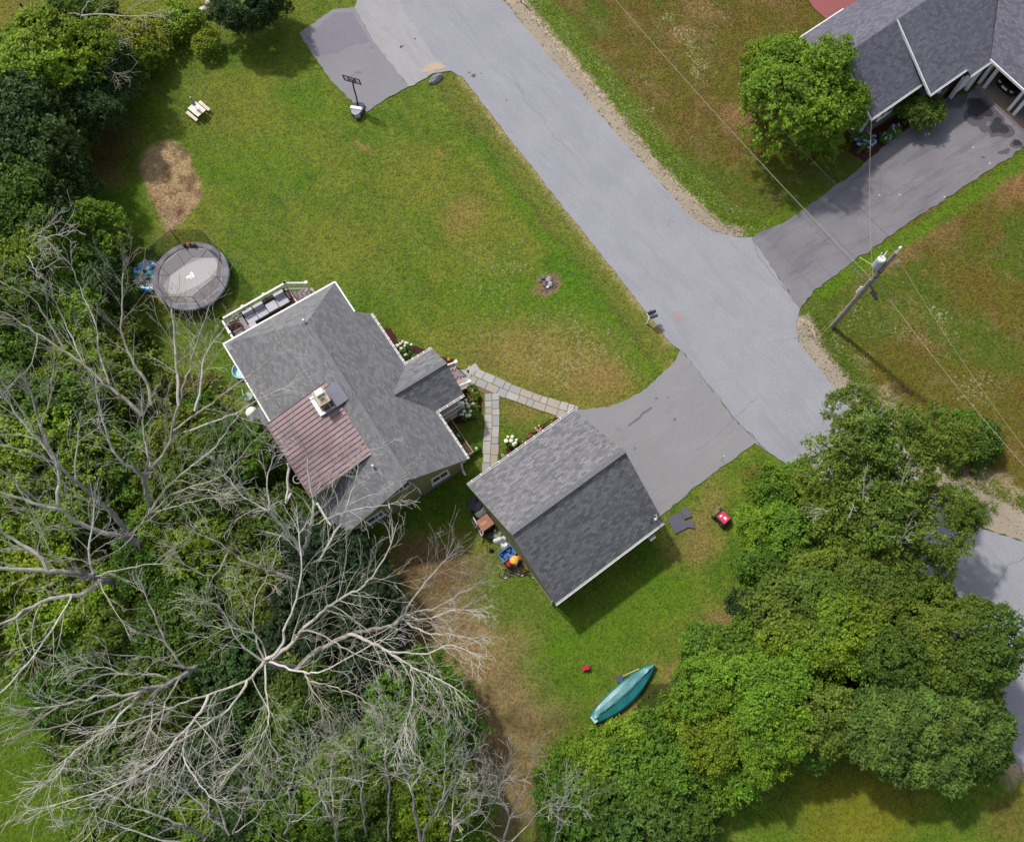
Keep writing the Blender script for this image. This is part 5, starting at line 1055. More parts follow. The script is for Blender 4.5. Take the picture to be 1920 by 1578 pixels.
# ------------------------------------------------------------------ foliage
def cloud(nclump, per, R_, flat_, size, seed, crad=.32, elong=1.8, droop=0.0, rough=1.0):
    """crown mesh: leaf-sized folded faces along short sprays that stand out of a lumpy, holed envelope"""
    r = np.random.default_rng(seed)
    def waves(f, n, s_): q = np.random.default_rng(s_); k = q.normal(size=(n, 3)); k *= f / np.linalg.norm(k, axis=1)[:, None]; ph = q.uniform(0, 6.28, n); return lambda d: np.cos(d @ k.T + ph).sum(1) / math.sqrt(n)
    lo, mi_, hi, tn, hu = waves(2.6, 6, seed * 7 + 1), waves(6.5, 10, seed * 7 + 2), waves(15, 16, seed * 7 + 3), waves(7, 8, seed * 7 + 4), waves(3, 6, seed * 7 + 5)
    nsp = nclump * 9; leaf = max(6, per // 9)
    d = r.normal(size=(nsp, 3)); d /= np.linalg.norm(d, axis=1)[:, None]; d[:, 2] = np.where(d[:, 2] < -.3, -d[:, 2], d[:, 2])
    env = 1 + .17 * rough * lo(d) + .13 * rough * mi_(d) + .05 * rough * hi(d)
    keep = (hi(d) * .6 + mi_(d) * .7 + r.normal(0, .5, nsp)) > -.75; d, env = d[keep], env[keep]; nsp = len(d)
    depth = 1 - np.abs(r.normal(0, .16, nsp)); base = d * (env * depth)[:, None] * R_; base[:, 2] *= flat_
    sd = d + r.normal(0, .55, (nsp, 3)) + np.array([0, 0, .15]); sd /= np.linalg.norm(sd, axis=1)[:, None]; sl = R_ * crad * r.uniform(.35, 1.0, nsp) * .8
    idx = np.repeat(np.arange(nsp), leaf); N = len(idx); f_ = r.random(N)
    c = base[idx] + sd[idx] * (f_ * sl[idx])[:, None] + r.normal(size=(N, 3)) * (size * .9); c[:, 2] -= droop * np.hypot(c[:, 0], c[:, 1]) ** 2 / R_
    nn = d[idx] * .45 + r.normal(size=(N, 3)) * .6 + np.array([0, 0, .7]); nn /= np.linalg.norm(nn, axis=1)[:, None]
    t1 = sd[idx] + r.normal(size=(N, 3)) * .6; t1 -= nn * (t1 * nn).sum(1)[:, None]; t1 /= np.linalg.norm(t1, axis=1)[:, None]; t2 = np.cross(nn, t1)
    s = size * r.uniform(.55, 1.3, N); a = t1 * (s * elong / 2)[:, None]; b = t2 * (s / 2)[:, None]; fold = nn * (s * .12)[:, None]
    V = np.stack([c - a, c - b + fold, c + a, c + b + fold], 1).reshape(-1, 3); Q = np.arange(N * 4).reshape(-1, 4)
    tt = (1 + .17 * tn(d) + r.normal(0, .1, nsp))[idx] * r.uniform(.8, 1.22, N); h = (hu(d) * .05)[idx] + r.uniform(-.05, .05, N)
    tt = np.clip(tt, .4, 1.8); col = np.stack([tt * (1 + h * 1.6), tt * (1 + h * .3), tt * (1 - h), np.ones(N)], 1)
    return V, Q, np.repeat(col, 4, 0)
def leafmesh(name, V, Q, col):
    me = fastmesh(name, V, Q); ca = me.color_attributes.new('tint', 'FLOAT_COLOR', 'POINT'); ca.data.foreach_set('color', col.astype(np.float32).ravel()); me.materials.append(LEAF); return me
BIG = [leafmesh('crown', *cloud(160, 230, 3.3, .78, .135, s, .20, 1.8, 0, 1.5)) for s in (1, 2, 3, 4)]
MED = [leafmesh('crown', *cloud(90, 190, 2.1, .75, .115, s, .24, 1.8, 0, 1.4)) for s in (11, 12, 13, 14)]
SML = [leafmesh('crown', *cloud(40, 150, 1.15, .7, .09, s, .30)) for s in (21, 22)]
CON = [leafmesh('crown', *cloud(190, 230, 3.0, .9, .085, s, .13, 2.2)) for s in (31, 32)]
FERN = [leafmesh('crown', *cloud(60, 150, 2.0, .55, .09, s, .26, 3.4, .1)) for s in (41, 42)]
BROAD = [leafmesh('crown', *cloud(120, 230, 3.2, .66, .15, s, .18, 2.6, .1, 1.3)) for s in (51, 52)]
LOOSE = [leafmesh('crown', *cloud(60, 200, 2.3, .7, .11, s, .34, 1.8, 0, 1.9)) for s in (61, 62, 63)]
SPIKE = [leafmesh('crown', *cloud(110, 230, 3.0, .85, .11, s, .34, 2.0, 0, 1.1)) for s in (71, 72)]
TONES = dict(D=A(64, 88, 42), M=A(84, 112, 38), B=A(118, 142, 38), O=A(100, 120, 42), F=A(92, 126, 38), C=A(60, 78, 48), Y=A(128, 138, 46), S=A(92, 118, 50), N=A(110, 142, 38))
TONES = {k: tuple(x * 1.18 for x in v) for k, v in TONES.items()}
def trunkmesh(h, r0, seed, spread):
    r = random.Random(seed); m = MB(); p = [Vector((0, 0, -.2)), Vector((r.uniform(-.1, .1) * h * .3, r.uniform(-.1, .1) * h * .3, h * .5)), Vector((r.uniform(-.08, .08) * h, r.uniform(-.08, .08) * h, h))]
    m.tube(p, [r0, r0 * .75, r0 * .4], 8)
    for k in range(6):
        b = p[1].lerp(p[2], r.uniform(0, .9)); a = r.uniform(0, 6.28); e = b + Vector((math.cos(a) * spread, math.sin(a) * spread, r.uniform(.1, .5) * spread)); m.tube([b, b.lerp(e, .5) + Vector((0, 0, .1 * spread)), e], [r0 * .4, r0 * .25, r0 * .08], 6)
    return m
RV = random.Random(99)
def tree(px, py, rad, zc, tone, label, fam='big', group=None, name='tree', cat='tree', squash=1.0):
    L, base = dict(big=(BIG, 3.3), med=(MED, 2.1), sml=(SML, 1.15), con=(CON, 3.0), fern=(FERN, 2.0), broad=(BROAD, 3.2), loose=(LOOSE, 2.3), spike=(SPIKE, 3.0))[fam]
    c = G(px, py, zc); t = thing(name, (c.x, c.y, 0), label, cat, group)
    o = bpy.data.objects.new('crown', RV.choice(L)); COL.objects.link(o); o.parent = t; s = rad / base
    o.location = (0, 0, zc); o.rotation_euler = (0, 0, RV.uniform(0, 6.28)); o.scale = (s, s, s * squash)
    base_c = TONES[tone]; k = RV.uniform(.88, 1.12); o.color = (base_c[0] * k * RV.uniform(.94, 1.06), base_c[1] * k, base_c[2] * k, 1)
    tr = trunkmesh(zc + rad * .2, max(.05, rad * .055), RV.randrange(9999), rad * .6); tr.v = [tuple(v) for v in tr.v]
    me = tr; ob = MB.build(me, 'trunk' if name == 'tree' else 'stem', BARK, None); ob.parent = t; ORG.pop(ob.name, None)
    return t
T = [
 # left edge and top-left hedge, reading down the photo
 (98, 128, 3.6, 4.0, 'B', 'big', 'bright yellow green round bush below the white disc post'),
 (5, 168, 1.8, 3.0, 'D', 'med', 'dark bush at the left edge above the fallen trunk'),
 (180, 120, 2.3, 2.8, 'D', 'med', 'dark green bush between the bright bush and the brambles'),
 (232, 82, 2.0, 1.6, 'Y', 'med', 'yellowish bush under the bare branches at the top left'),
 (262, 108, 1.6, 1.4, 'B', 'med', 'light green shrub at the right end of the top-left hedge'),
 (292, 66, 1.5, 1.0, 'Y', 'sml', 'low yellow green bramble beside the old stone wall'),
 (335, 40, 1.6, .8, 'B', 'sml', 'low bright bramble under the old stone wall'),
 (205, 150, 2.2, 2.4, 'D', 'med', 'dark shrub on the shaded lawn edge left of the picnic table'),
 (385, 82, 1.0, .7, 'B', 'sml', 'small bright round shrub under the big dark top shrub'),
 (448, 14, 2.3, 2.4, 'D', 'big', 'dark dense round shrub at the photo top edge'),
 (500, 6, 1.6, 2.0, 'D', 'med', 'smaller dark shrub joined to the big one at the top edge'),
 (140, 30, 1.6, 3.4, 'M', 'med', 'ivy column at the top left carrying bare branches'),
 (150, 75, 1.4, 2.8, 'D', 'med', 'dark lower part of the ivy thicket at the top left'),
 (195, 25, 1.3, 1.0, 'O', 'sml', 'olive scrub right of the ivy column at the top'),
 (60, 198, 3.2, 4.0, 'D', 'big', 'dark tree right of the fallen trunk'),
 (150, 185, 2.6, 3.4, 'D', 'big', 'dark tree bordering the shaded brown grass'),
 (25, 262, 3.6, 5.0, 'D', 'big', 'large dark tree at the left edge level with the worn circle'),
 (98, 262, 2.2, 3.2, 'M', 'med', 'mid green tree beside the large dark one at the left edge'),
 (48, 332, 2.6, 4.6, 'M', 'med', 'yellow tinged tree at the left edge, left of the worn circle'),
 (112, 345, 2.2, 3.0, 'D', 'med', 'dark small tree below the shaded brown grass'),
 (20, 400, 3.0, 5.0, 'M', 'big', 'mid green tree at the left edge above the bare tips'),
 (85, 410, 2.6, 4.2, 'D', 'med', 'dark tree between the left edge and the green trampoline tree'),
 (138, 432, 2.5, 2.6, 'F', 'big', 'fresh green tree left of the trampoline'),
 (203, 480, 1.3, .8, 'D', 'med', 'dark shrubby tree closest to the trampoline'),
 (35, 505, 3.0, 4.6, 'B', 'big', 'yellow green tree behind the bare branch tips at the left edge'),
 (105, 520, 2.4, 3.0, 'F', 'med', 'leafy green tree below the fresh green trampoline tree'),
 (172, 548, 2.1, 2.2, 'D', 'med', 'dark tree below the blue pool toy'),
 (25, 595, 3.0, 4.0, 'M', 'big', 'dark tree among bare branches at the left edge'),
 (120, 615, 2.8, 2.6, 'B', 'big', 'green tree under the fan of bare branches, upper left one'),
 (195, 640, 2.0, 1.6, 'O', 'med', 'olive shrub under the fan of bare branches'),
 (40, 680, 2.8, 3.0, 'F', 'big', 'green tree under crossing branches at the left edge'),
 (120, 715, 2.8, 2.6, 'B', 'big', 'bright tree in the middle of the bare branches'),
 (215, 735, 2.4, 2.0, 'O', 'med', 'mid green tree left of the white tank among bare branches'),
 (262, 780, 1.4, 1.2, 'B', 'med', 'bright low shrub at the lower end of the grass tongue'),
 (372, 805, 1.7, 1.4, 'F', 'med', 'green shrub left of the white tank'),
 (430, 845, 2.4, 2.4, 'M', 'con', 'dark needled shrub by the back entry roof'),
 (495, 860, 1.5, 2.0, 'M', 'con', 'small dark needled shrub touching the red metal roof'),
 (45, 800, 3.0, 4.0, 'M', 'big', 'dark tree left of the thick branching trunks'),
 (60, 880, 3.0, 4.2, 'B', 'big', 'brightest yellow green tree under the left bare limbs'),
 (150, 830, 2.8, 3.0, 'O', 'big', 'mid green tree above the grey forked trunk'),
 (240, 870, 2.6, 2.4, 'M', 'med', 'dark tree behind the central bare forks'),
 (330, 880, 2.8, 2.4, 'O', 'big', 'mid green tree right of the central bare forks'),
 (400, 930, 2.6, 2.4, 'M', 'big', 'dark tree between the two groups of dead trees'),
 (90, 985, 2.8, 3.6, 'B', 'big', 'yellow green tree between two thick grey limbs'),
 (180, 950, 2.4, 2.6, 'O', 'med', 'mid green tree framed by thick grey limbs'),
 (310, 985, 2.2, 2.0, 'F', 'med', 'fresh shrub beside the base of the forked trunk'),
 (380, 1030, 2.6, 2.4, 'B', 'big', 'mid green tree right of the cut grey trunk'),
 (455, 990, 2.4, 2.4, 'O', 'med', 'green tree under bare limbs left of the red roof'),
 (30, 1090, 3.0, 3.6, 'B', 'big', 'yellow green tree at the left edge under the horizontal trunk'),
 (130, 1165, 2.8, 3.4, 'B', 'big', 'yellow green tree below the horizontal grey trunk'),
 (215, 1170, 2.4, 2.8, 'O', 'med', 'mid green tree below the end of the grey trunk'),
 (300, 1110, 2.6, 2.2, 'F', 'big', 'fresh green tree right of the end of the grey trunk'),
 (40, 1190, 2.6, 3.2, 'B', 'med', 'mid green tree at the corner of the lower left lawn'),
 (470, 1090, 2.8, 2.4, 'O', 'big', 'green tree under the radiating white limbs, upper one'),
 (540, 985, 2.2, 1.6, 'M', 'med', 'green tree below the lower end of the red roof'),
 (555, 1060, 2.4, 2.2, 'C', 'con', 'dark needled tree left of the brown yard'),
 (630, 1060, 2.2, 2.4, 'C', 'con', 'dark needled tree at the house shadow edge'),
 (684, 1120, 2.1, 2.4, 'C', 'con', 'dark needled tree beside the blue tarp'),
 (620, 1150, 2.8, 3.0, 'C', 'con', 'very dark tree under the thick white limb'),
 (680, 1215, 2.2, 2.2, 'C', 'con', 'very dark tree left of the little shed'),
 (700, 1290, 2.0, 1.8, 'C', 'con', 'dark needled tree below the little shed'),
 (550, 1190, 2.4, 2.2, 'C', 'con', 'dark tree right of the hub of white limbs'),
 (390, 1180, 2.6, 2.4, 'M', 'big', 'dark tree above the curved lower trunk'),
 (300, 1210, 2.6, 2.6, 'M', 'big', 'dark tree left of the curved lower trunk'),
 (138, 1262, 2.0, 2.6, 'O', 'med', 'olive tree on the lawn edge under long bare twigs'),
 (200, 1290, 2.6, 2.6, 'M', 'big', 'mid green tree under the lower left limbs'),
 (440, 1300, 2.6, 2.2, 'D', 'big', 'dark tree below the hub of white limbs'),
 (330, 1340, 2.6, 2.4, 'O', 'big', 'olive tree between the lower left limbs'),
 (185, 1385, 2.0, 2.2, 'O', 'med', 'olive shrub on the lower lawn edge'),
 (240, 1420, 2.6, 2.6, 'M', 'big', 'grey green tree on the lower lawn edge'),
 (560, 1330, 2.8, 2.8, 'S', 'broad', 'drooping broad leaved tree below the white hub'),
 (630, 1370, 2.2, 2.4, 'D', 'med', 'dark gap tree left of the bright round tree'),
 (520, 1400, 2.4, 2.6, 'S', 'broad', 'broad leaved tree left of the bare saplings'),
 (430, 1400, 2.4, 2.2, 'D', 'med', 'dark tree under the lower bare limbs'),
 (370, 1450, 2.4, 2.2, 'D', 'med', 'dark small tree above the bottom left bare fan'),
 (783, 1385, 2.8, 3.0, 'F', 'big', 'bright green round tree at the edge of the brown yard'),
 (740, 1345, 1.9, 2.2, 'F', 'med', 'bright green tree below the little shed'),
 (828, 1448, 1.7, 2.2, 'F', 'med', 'green tree below the bright round one at the yard edge'),
 (700, 1440, 2.6, 2.8, 'O', 'big', 'olive green tree behind the bare saplings'),
 (610, 1470, 2.6, 2.8, 'B', 'big', 'yellow green tree behind the bottom bare saplings'),
 (780, 1500, 2.8, 2.8, 'B', 'big', 'yellow green tree between bare saplings at the bottom'),
 (690, 1540, 2.6, 2.6, 'M', 'big', 'mid green tree at the bottom behind bare saplings'),
 (850, 1535, 1.9, 2.2, 'F', 'med', 'green tree at the bottom beside the brown track'),
 (560, 1540, 2.6, 2.8, 'F', 'big', 'fresh green tree at the bottom edge'),
 (470, 1510, 2.6, 2.6, 'D', 'big', 'dark tree at the bottom among bare twigs'),
 (400, 1560, 2.6, 2.6, 'B', 'big', 'yellow green tree at the bottom left of centre'),
 (310, 1510, 2.6, 2.4, 'M', 'big', 'mid green tree in the bottom left corner fan'),
 (235, 1510, 2.2, 2.2, 'M', 'med', 'tree at the lawn edge in the bottom left'),
 (225, 1580, 2.3, 2.4, 'O', 'big', 'olive tree on the bottom edge beside the lawn'),
 # right
 (1505, 182, 3.6, 3.8, 'N', 'spike', 'bright green tree against the dark house'), (1452, 135, 2.2, 3.0, 'N', 'spike', 'left lobe tree of the bright green pair by the dark house'),
 (1522, 240, 2.0, 2.2, 'N', 'spike', 'lower bright green tree beside the dark house corner'), (1568, 192, 2.0, 3.0, 'N', 'spike', 'bright green tree touching the dark house wall'),
 (1722, 203, 1.7, 1.2, 'O', 'fern', 'feathery olive shrub in front of the dark house window'),
 (1825, 830, 1.7, .9, 'M', 'med', 'low green bush on the dry lawn below the wires'), (1800, 805, 1.1, .9, 'F', 'sml', 'small green bush joined to the low bush on the dry lawn'),
 (1450, 912, 1.4, .7, 'F', 'med', 'low green bush at the road bend'), (1495, 915, 1.5, .9, 'F', 'sml', 'small bush beside the white blossoms at the road edge'),
 (1440, 1000, 1.9, 2.0, 'N', 'med', 'green leafy tree right of the black machine'), (1500, 1010, 2.1, 3.0, 'F', 'med', 'green tree between the machine and the birch'),
 (1458, 1075, 2.0, 2.6, 'F', 'big', 'green tree at the lawn edge below the machine'), (1440, 1130, 1.7, 1.8, 'D', 'med', 'dark shrub at the lawn edge above the bright tree'),
 (1630, 810, 2.0, 8.0, 'O', 'loose', 'topmost birch crown hanging over the road'), (1600, 770, 1.2, 8.0, 'O', 'loose', 'highest tuft of the birch crown over the road'), (1700, 850, 2.0, 7.0, 'O', 'loose', 'birch crown leaning toward the dry lawn'),
 (1610, 880, 2.0, 6.5, 'O', 'loose', 'birch crown just below the topmost one'), (1560, 930, 1.8, 5.4, 'O', 'loose', 'left birch crown above the white blossoms'), (1760, 830, 1.6, 6.0, 'O', 'loose', 'right birch crown reaching the low bush'),
 (1660, 960, 2.4, 6.5, 'O', 'loose', 'birch crown with bare white limbs showing'), (1735, 990, 1.9, 6.0, 'O', 'loose', 'birch crown over the cul-de-sac edge'), (1600, 1010, 2.4, 5.0, 'O', 'loose', 'olive tree below the white limbs'),
 (1800, 965, 1.4, 5.4, 'O', 'loose', 'birch branch tuft over the pale gravel'), (1735, 1055, 1.1, 5.0, 'O', 'loose', 'lower birch tuft over the pale asphalt'),
 (1535, 1085, 2.0, 4.6, 'O', 'big', 'olive tree left of the birch group'), (1640, 1085, 2.1, 5.2, 'O', 'big', 'olive tree in the middle of the right wood'), (1700, 1135, 1.7, 2.2, 'D', 'med', 'dark tree under the olive ones beside the asphalt'),
 (1752, 1125, 1.2, 2.6, 'D', 'sml', 'dark round tree at the asphalt edge'),
 (1500, 1150, 2.4, 4.4, 'O', 'med', 'yellowest green tree of the right wood'), (1558, 1190, 2.3, 5.0, 'B', 'big', 'bright lime tree in the right wood'), (1645, 1185, 2.1, 5.0, 'O', 'big', 'olive tree right of the lime one'),
 (1475, 1215, 1.9, 3.8, 'B', 'med', 'lime green tree below the yellowest one'),
 (1778, 1215, 2.5, 5.6, 'O', 'big', 'big yellow green tree beside the asphalt'), (1812, 1265, 1.9, 5.0, 'O', 'med', 'olive tree overhanging the asphalt edge'), (1712, 1245, 1.7, 4.2, 'O', 'med', 'olive tree left of the big yellow green one'),
 (1590, 1285, 2.0, 1.8, 'D', 'med', 'dark tree in the heart of the right wood'), (1672, 1310, 1.6, 1.6, 'D', 'med', 'dark tree behind the broad leaved ones'),
 (1652, 1370, 2.0, 4.6, 'S', 'broad', 'broad leaved tree jutting over the shaded lawn'), (1718, 1325, 2.3, 5.0, 'S', 'broad', 'large broad leaved tree at the lower right'), (1788, 1330, 2.3, 5.0, 'S', 'broad', 'broad leaved tree left of the asphalt curve'),
 (1835, 1368, 1.9, 4.4, 'S', 'broad', 'broad leaved tree at the right edge'), (1770, 1405, 2.1, 3.8, 'S', 'broad', 'lower broad leaved tree over the shaded lawn'), (1812, 1405, 1.8, 3.2, 'M', 'broad', 'darker broad leaved tree at the lower right edge'),
 (1540, 1340, 2.0, 3.6, 'O', 'med', 'olive tree above the sunny grass patch'), (1525, 1380, 1.6, 3.0, 'M', 'med', 'mid green tree on the edge of the sunny grass patch'),
 (1432, 1300, 2.4, 4.2, 'N', 'big', 'bright green tree right of the canoe'), (1345, 1288, 2.0, 3.0, 'N', 'big', 'bright green tree close to the canoe tip'), (1405, 1225, 2.0, 2.8, 'F', 'med', 'fresh tree above the canoe trees'),
 (1432, 1380, 2.0, 3.8, 'N', 'big', 'bright green tree below the one right of the canoe'), (1330, 1210, 1.5, 1.6, 'F', 'sml', 'small shrub on the lawn edge above the canoe tip'), (1300, 1262, 1.0, .9, 'N', 'sml', 'smallest shrub beside the canoe tip'),
 (1350, 1365, 2.1, 2.8, 'B', 'big', 'lime tinged tree right of the vine bank'), (1378, 1440, 1.8, 2.2, 'N', 'med', 'bright tree at the edge of the dark gap'),
 (1278, 1362, 2.1, .7, 'N', 'med', 'bank of green vines right of the canoe'), (1180, 1400, 1.8, .5, 'N', 'med', 'bank of green vines below the canoe end'), (1285, 1425, 2.1, 1.2, 'F', 'big', 'vine covered mound in the bottom middle'),
 (1200, 1450, 2.4, .9, 'F', 'med', 'green vine mound left of the dark gap'), (1110, 1430, 1.8, .6, 'N', 'med', 'vine bank at the brown track corner'), (1070, 1490, 1.8, .7, 'F', 'med', 'low green bank beside the bare sapling'),
 (1140, 1500, 2.2, 1.2, 'M', 'fern', 'feathery sumac clump at the bottom, left one'), (1210, 1530, 2.3, 1.6, 'S', 'fern', 'feathery sumac clump at the bottom, middle one'), (1280, 1540, 2.0, 1.4, 'M', 'fern', 'feathery sumac clump at the bottom, right one'), (1090, 1560, 2.2, 1.0, 'F', 'fern', 'feathery clump on the bottom edge by bare twigs'),
 (1310, 1490, 1.4, 1.0, 'D', 'med', 'dark shrub in the bottom gap'),
]
LOOSE_C = [q for q in T if q[5] == 'loose']
for (px, py, rd, zc, tn, fam, lab) in T:
    if fam != 'loose': tree(px, py, rd, zc, tn, lab, fam)
# understorey: unbroken ground cover
def undergrowth(poly, dens, size, zmax, seed, name, tone):
    r = np.random.default_rng(seed); us = [p[0] for p in poly]; vs = [p[1] for p in poly]; N = int(dens * (max(us) - min(us)) * (max(vs) - min(vs)) / 800)
    u = r.uniform(min(us), max(us), N); v = r.uniform(min(vs), max(vs), N); wv = 14
    k = inpoly(u + r.normal(0, wv, N), v + r.normal(0, wv, N), poly); u, v = u[k], v[k]; N = len(u); x, y = GN(u, v)
    hgt = np.clip(fbm(x, y, .35, seed) * 2.2 - .5, .05, 1.4) * zmax; z = r.random(N) ** .6 * hgt
    nn = r.normal(size=(N, 3)) * .6 + np.array([0, 0, .9]); nn /= np.linalg.norm(nn, axis=1)[:, None]; t1 = np.cross(nn, r.normal(size=(N, 3))); t1 /= np.linalg.norm(t1, axis=1)[:, None]; t2 = np.cross(nn, t1)
    s = size * r.uniform(.6, 1.4, N); c = np.stack([x, y, z], 1); a = t1 * (s * .9)[:, None]; b = t2 * (s * .5)[:, None]
    V_ = np.stack([c - a, c - b, c + a, c + b], 1).reshape(-1, 3); tt = (.6 + .8 * fbm(x, y, .8, seed + 3)) * r.uniform(.7, 1.3, N); h = (fbm(x, y, .25, seed + 9) - .5) * 1.2
    col = np.stack([tt * (1 + h), tt, tt * (1 - h), np.ones(N)], 1); o = bpy.data.objects.new(name, leafmesh(name, V_, np.arange(N * 4).reshape(-1, 4), np.repeat(col, 4, 0))); COL.objects.link(o); o.color = (*TONES[tone], 1); return tag(o, kind='stuff')
undergrowth(wood, 62, .13, 1.5, 3, 'undergrowth', 'B'); undergrowth([(1300, 1280), (1400, 1200), (1430, 950), (1560, 920), (1760, 1150), (1870, 1400), (1480, 1400), (1340, 1500), (1030, 1600), (1030, 1500), (1180, 1370)], 62, .14, .6, 4, 'undergrowth', 'D')  # second cover toned dark: shade in the gaps between crowns painted in
undergrowth([(195, 60), (300, 20), (400, 0), (410, 60), (330, 110), (250, 140)], 60, .10, .6, 5, 'brambles', 'Y')
undergrowth([(1395, 880), (1420, 860), (1500, 890), (1540, 930), (1450, 960), (1390, 940)], 60, .09, .6, 6, 'weeds', 'F')
# ------------------------------------------------------------------ flowering plants
def blossoms(px, py, r_, h, nf, col, label, fr=.07, tone='F', cat='flowers', name='flowering_plant', group=None, leaves=True, per=60):
    q = G(px, py, 0); t = thing(name, q, label, cat, group); r = random.Random(int(px * 7 + py))
    if leaves:
        V_, Q_, c_ = cloud(14, per, r_, .6, .08, int(px), .4); o = bpy.data.objects.new('foliage', leafmesh('foliage', V_, Q_, c_)); COL.objects.link(o); o.parent = t; o.location = (0, 0, h * .6); o.color = (*TONES[tone], 1)
    for k in range(nf):
        a = r.uniform(0, 6.28); rr = r_ * math.sqrt(r.uniform(.05, 1.15)); m = MB(); c_ = (q.x + rr * math.cos(a), q.y + rr * math.sin(a), h * r.uniform(.85, 1.15) + .08); m.ball(c_, fr * r.uniform(.7, 1.3), 7, 0, .7, .12); m.build('blossom', M('petal_%d_%d_%d' % col, A(*col), .7, .08, 8), t)
    return t
WH_ = (232, 230, 214)
blossoms(760, 664, .55, .8, 9, WH_, 'white hydrangea in the bed by the front gutter', .12)
blossoms(876, 775, .6, .8, 13, (226, 230, 212), 'white hydrangea in the porch bed', .12)
blossoms(957, 830, .4, .7, 8, (240, 240, 214), 'creamy hydrangea in the garage bed', .13)
blossoms(776, 672, .18, .3, 4, (226, 200, 206), 'pale pink blooms by the porch gutter', .06); blossoms(841, 677, .08, .2, 1, (236, 150, 40), 'single orange flower in the mulch above the porch steps', .11, leaves=False)
blossoms(885, 739, .1, .25, 1, (226, 150, 50), 'single orange flower in the porch bed', .1, leaves=False); blossoms(884, 752, .12, .3, 2, (214, 80, 96), 'red rose at the middle of the porch bed', .09); blossoms(890, 765, .14, .3, 4, (206, 70, 84), 'red rose near the tip of the porch bed', .08)
blossoms(884, 731, .2, .2, 4, (224, 206, 208), 'pale pink blooms at the top of the porch bed', .1); blossoms(888, 747, .28, .35, 0, WH_, 'rusty leaved low plant in the porch bed', .1, 'O')
blossoms(1008, 805, .2, .3, 7, (214, 140, 146), 'dusty pink flowers in the garage bed', .09); blossoms(991, 820, .14, .3, 4, (210, 50, 96), 'magenta flowers in the garage bed', .08); blossoms(1032, 793, .12, .3, 2, (200, 60, 90), 'deep pink flowers at the top of the garage bed', .07)
blossoms(942, 856, .14, .25, 5, (206, 160, 160), 'pale rose flowers at the bottom of the garage bed', .08); blossoms(982, 829, .16, .3, 5, (206, 120, 120), 'salmon flowers between the creamy and magenta ones', .06)
blossoms(891, 842, .22, .35, 1, (236, 240, 180), 'green lily plant beside the timber planter', .09); blossoms(863, 822, .16, .6, 3, (226, 226, 206), 'small white flowers in the timber planter', .05)
blossoms(1615, 272, .75, .7, 46, (150, 172, 236), 'largest blue hydrangea at the dark house corner', .085, per=110); blossoms(1658, 263, .35, .5, 10, (160, 176, 226), 'smallest blue hydrangea in the middle of the bed', .07); blossoms(1674, 250, .4, .55, 13, (166, 182, 232), 'blue hydrangea nearest the feathery shrub', .07)
blossoms(1535, 918, .8, 1.6, 30, (244, 240, 214), 'cream blossoming shrub at the road edge under the birch', .09, 'O', per=90); blossoms(1500, 940, .5, 1.2, 14, (236, 232, 196), 'sparse cream blossoms left of the blossoming shrub', .06, 'O')
# grass and weed tufts along the verges
def tufts(pts, wd, N, seed, name, tone, size=.07, zz=.16):
    r = np.random.default_rng(seed); P_ = np.array(pts, float); seg = r.integers(0, len(P_) - 1, N); f_ = r.random(N); q = P_[seg] * (1 - f_)[:, None] + P_[seg + 1] * f_[:, None] + r.normal(0, wd, (N, 2)); x, y = GN(q[:, 0], q[:, 1])
    a = r.uniform(0, 6.28, N); s = size * r.uniform(.5, 1.5, N); c = np.stack([x, y, np.full(N, -.03)], 1); d = np.stack([np.cos(a), np.sin(a), np.zeros(N)], 1); top = c + np.stack([r.normal(0, .07, N), r.normal(0, .07, N), zz * r.uniform(.4, 1.3, N)], 1)
    V_ = np.stack([c - d * (s * .35)[:, None], c + d * (s * .35)[:, None], top + d * (s * .2)[:, None], top - d * (s * .2)[:, None]], 1).reshape(-1, 3); tt = r.uniform(.7, 1.3, N); h = r.uniform(-.15, .3, N)
    o = bpy.data.objects.new(name, leafmesh(name, V_, np.arange(N * 4).reshape(-1, 4), np.repeat(np.stack([tt * (1 + h), tt, tt * (1 - h), np.ones(N)], 1), 4, 0))); COL.objects.link(o); o.color = (*TONES[tone], 1); tag(o, kind='stuff')
tufts([(x + 30, y - 15) for x, y in RE], 9, 5000, 2, 'verge_grass', 'B', .07, .07); tufts([(x + 26, y - 20) for x, y in RE2], 10, 4000, 3, 'verge_grass', 'O', .07, .07)
# short lawn grass, coloured like the turf it grows from
r = np.random.default_rng(8); N = 420000; x = r.uniform(-40, 40, N); y = r.uniform(-8, 54, N); u, v = PX(x, y)
k = (u > -20) & (u < 1940) & (v > -20) & (v < 1600); x, y = x[k], y[k]
for pl in SHEETS:
    a_ = np.array(pl); bb_ = (x > a_[:, 0].min()) & (x < a_[:, 0].max()) & (y > a_[:, 1].min()) & (y < a_[:, 1].max()); k = np.ones(len(x), bool); k[bb_] = ~inpoly(x[bb_], y[bb_], pl); x, y = x[k], y[k]
N = len(x); ix = np.clip(np.searchsorted(gx, x), 0, nx - 1); iy = np.clip(np.searchsorted(gy, y), 0, ny - 1); base = CG[ix, iy]
nn = r.normal(size=(N, 3)) * .22 + np.array([0, 0, 1.0]); nn /= np.linalg.norm(nn, axis=1)[:, None]; t1 = np.cross(nn, r.normal(size=(N, 3))); t1 /= np.linalg.norm(t1, axis=1)[:, None]; t2 = np.cross(nn, t1)
s = .085 * r.uniform(.5, 1.5, N); c = np.stack([x, y, ZG[ix, iy] + r.uniform(.012, .028, N)], 1); a = t1 * s[:, None]; b = t2 * (s * .38)[:, None]
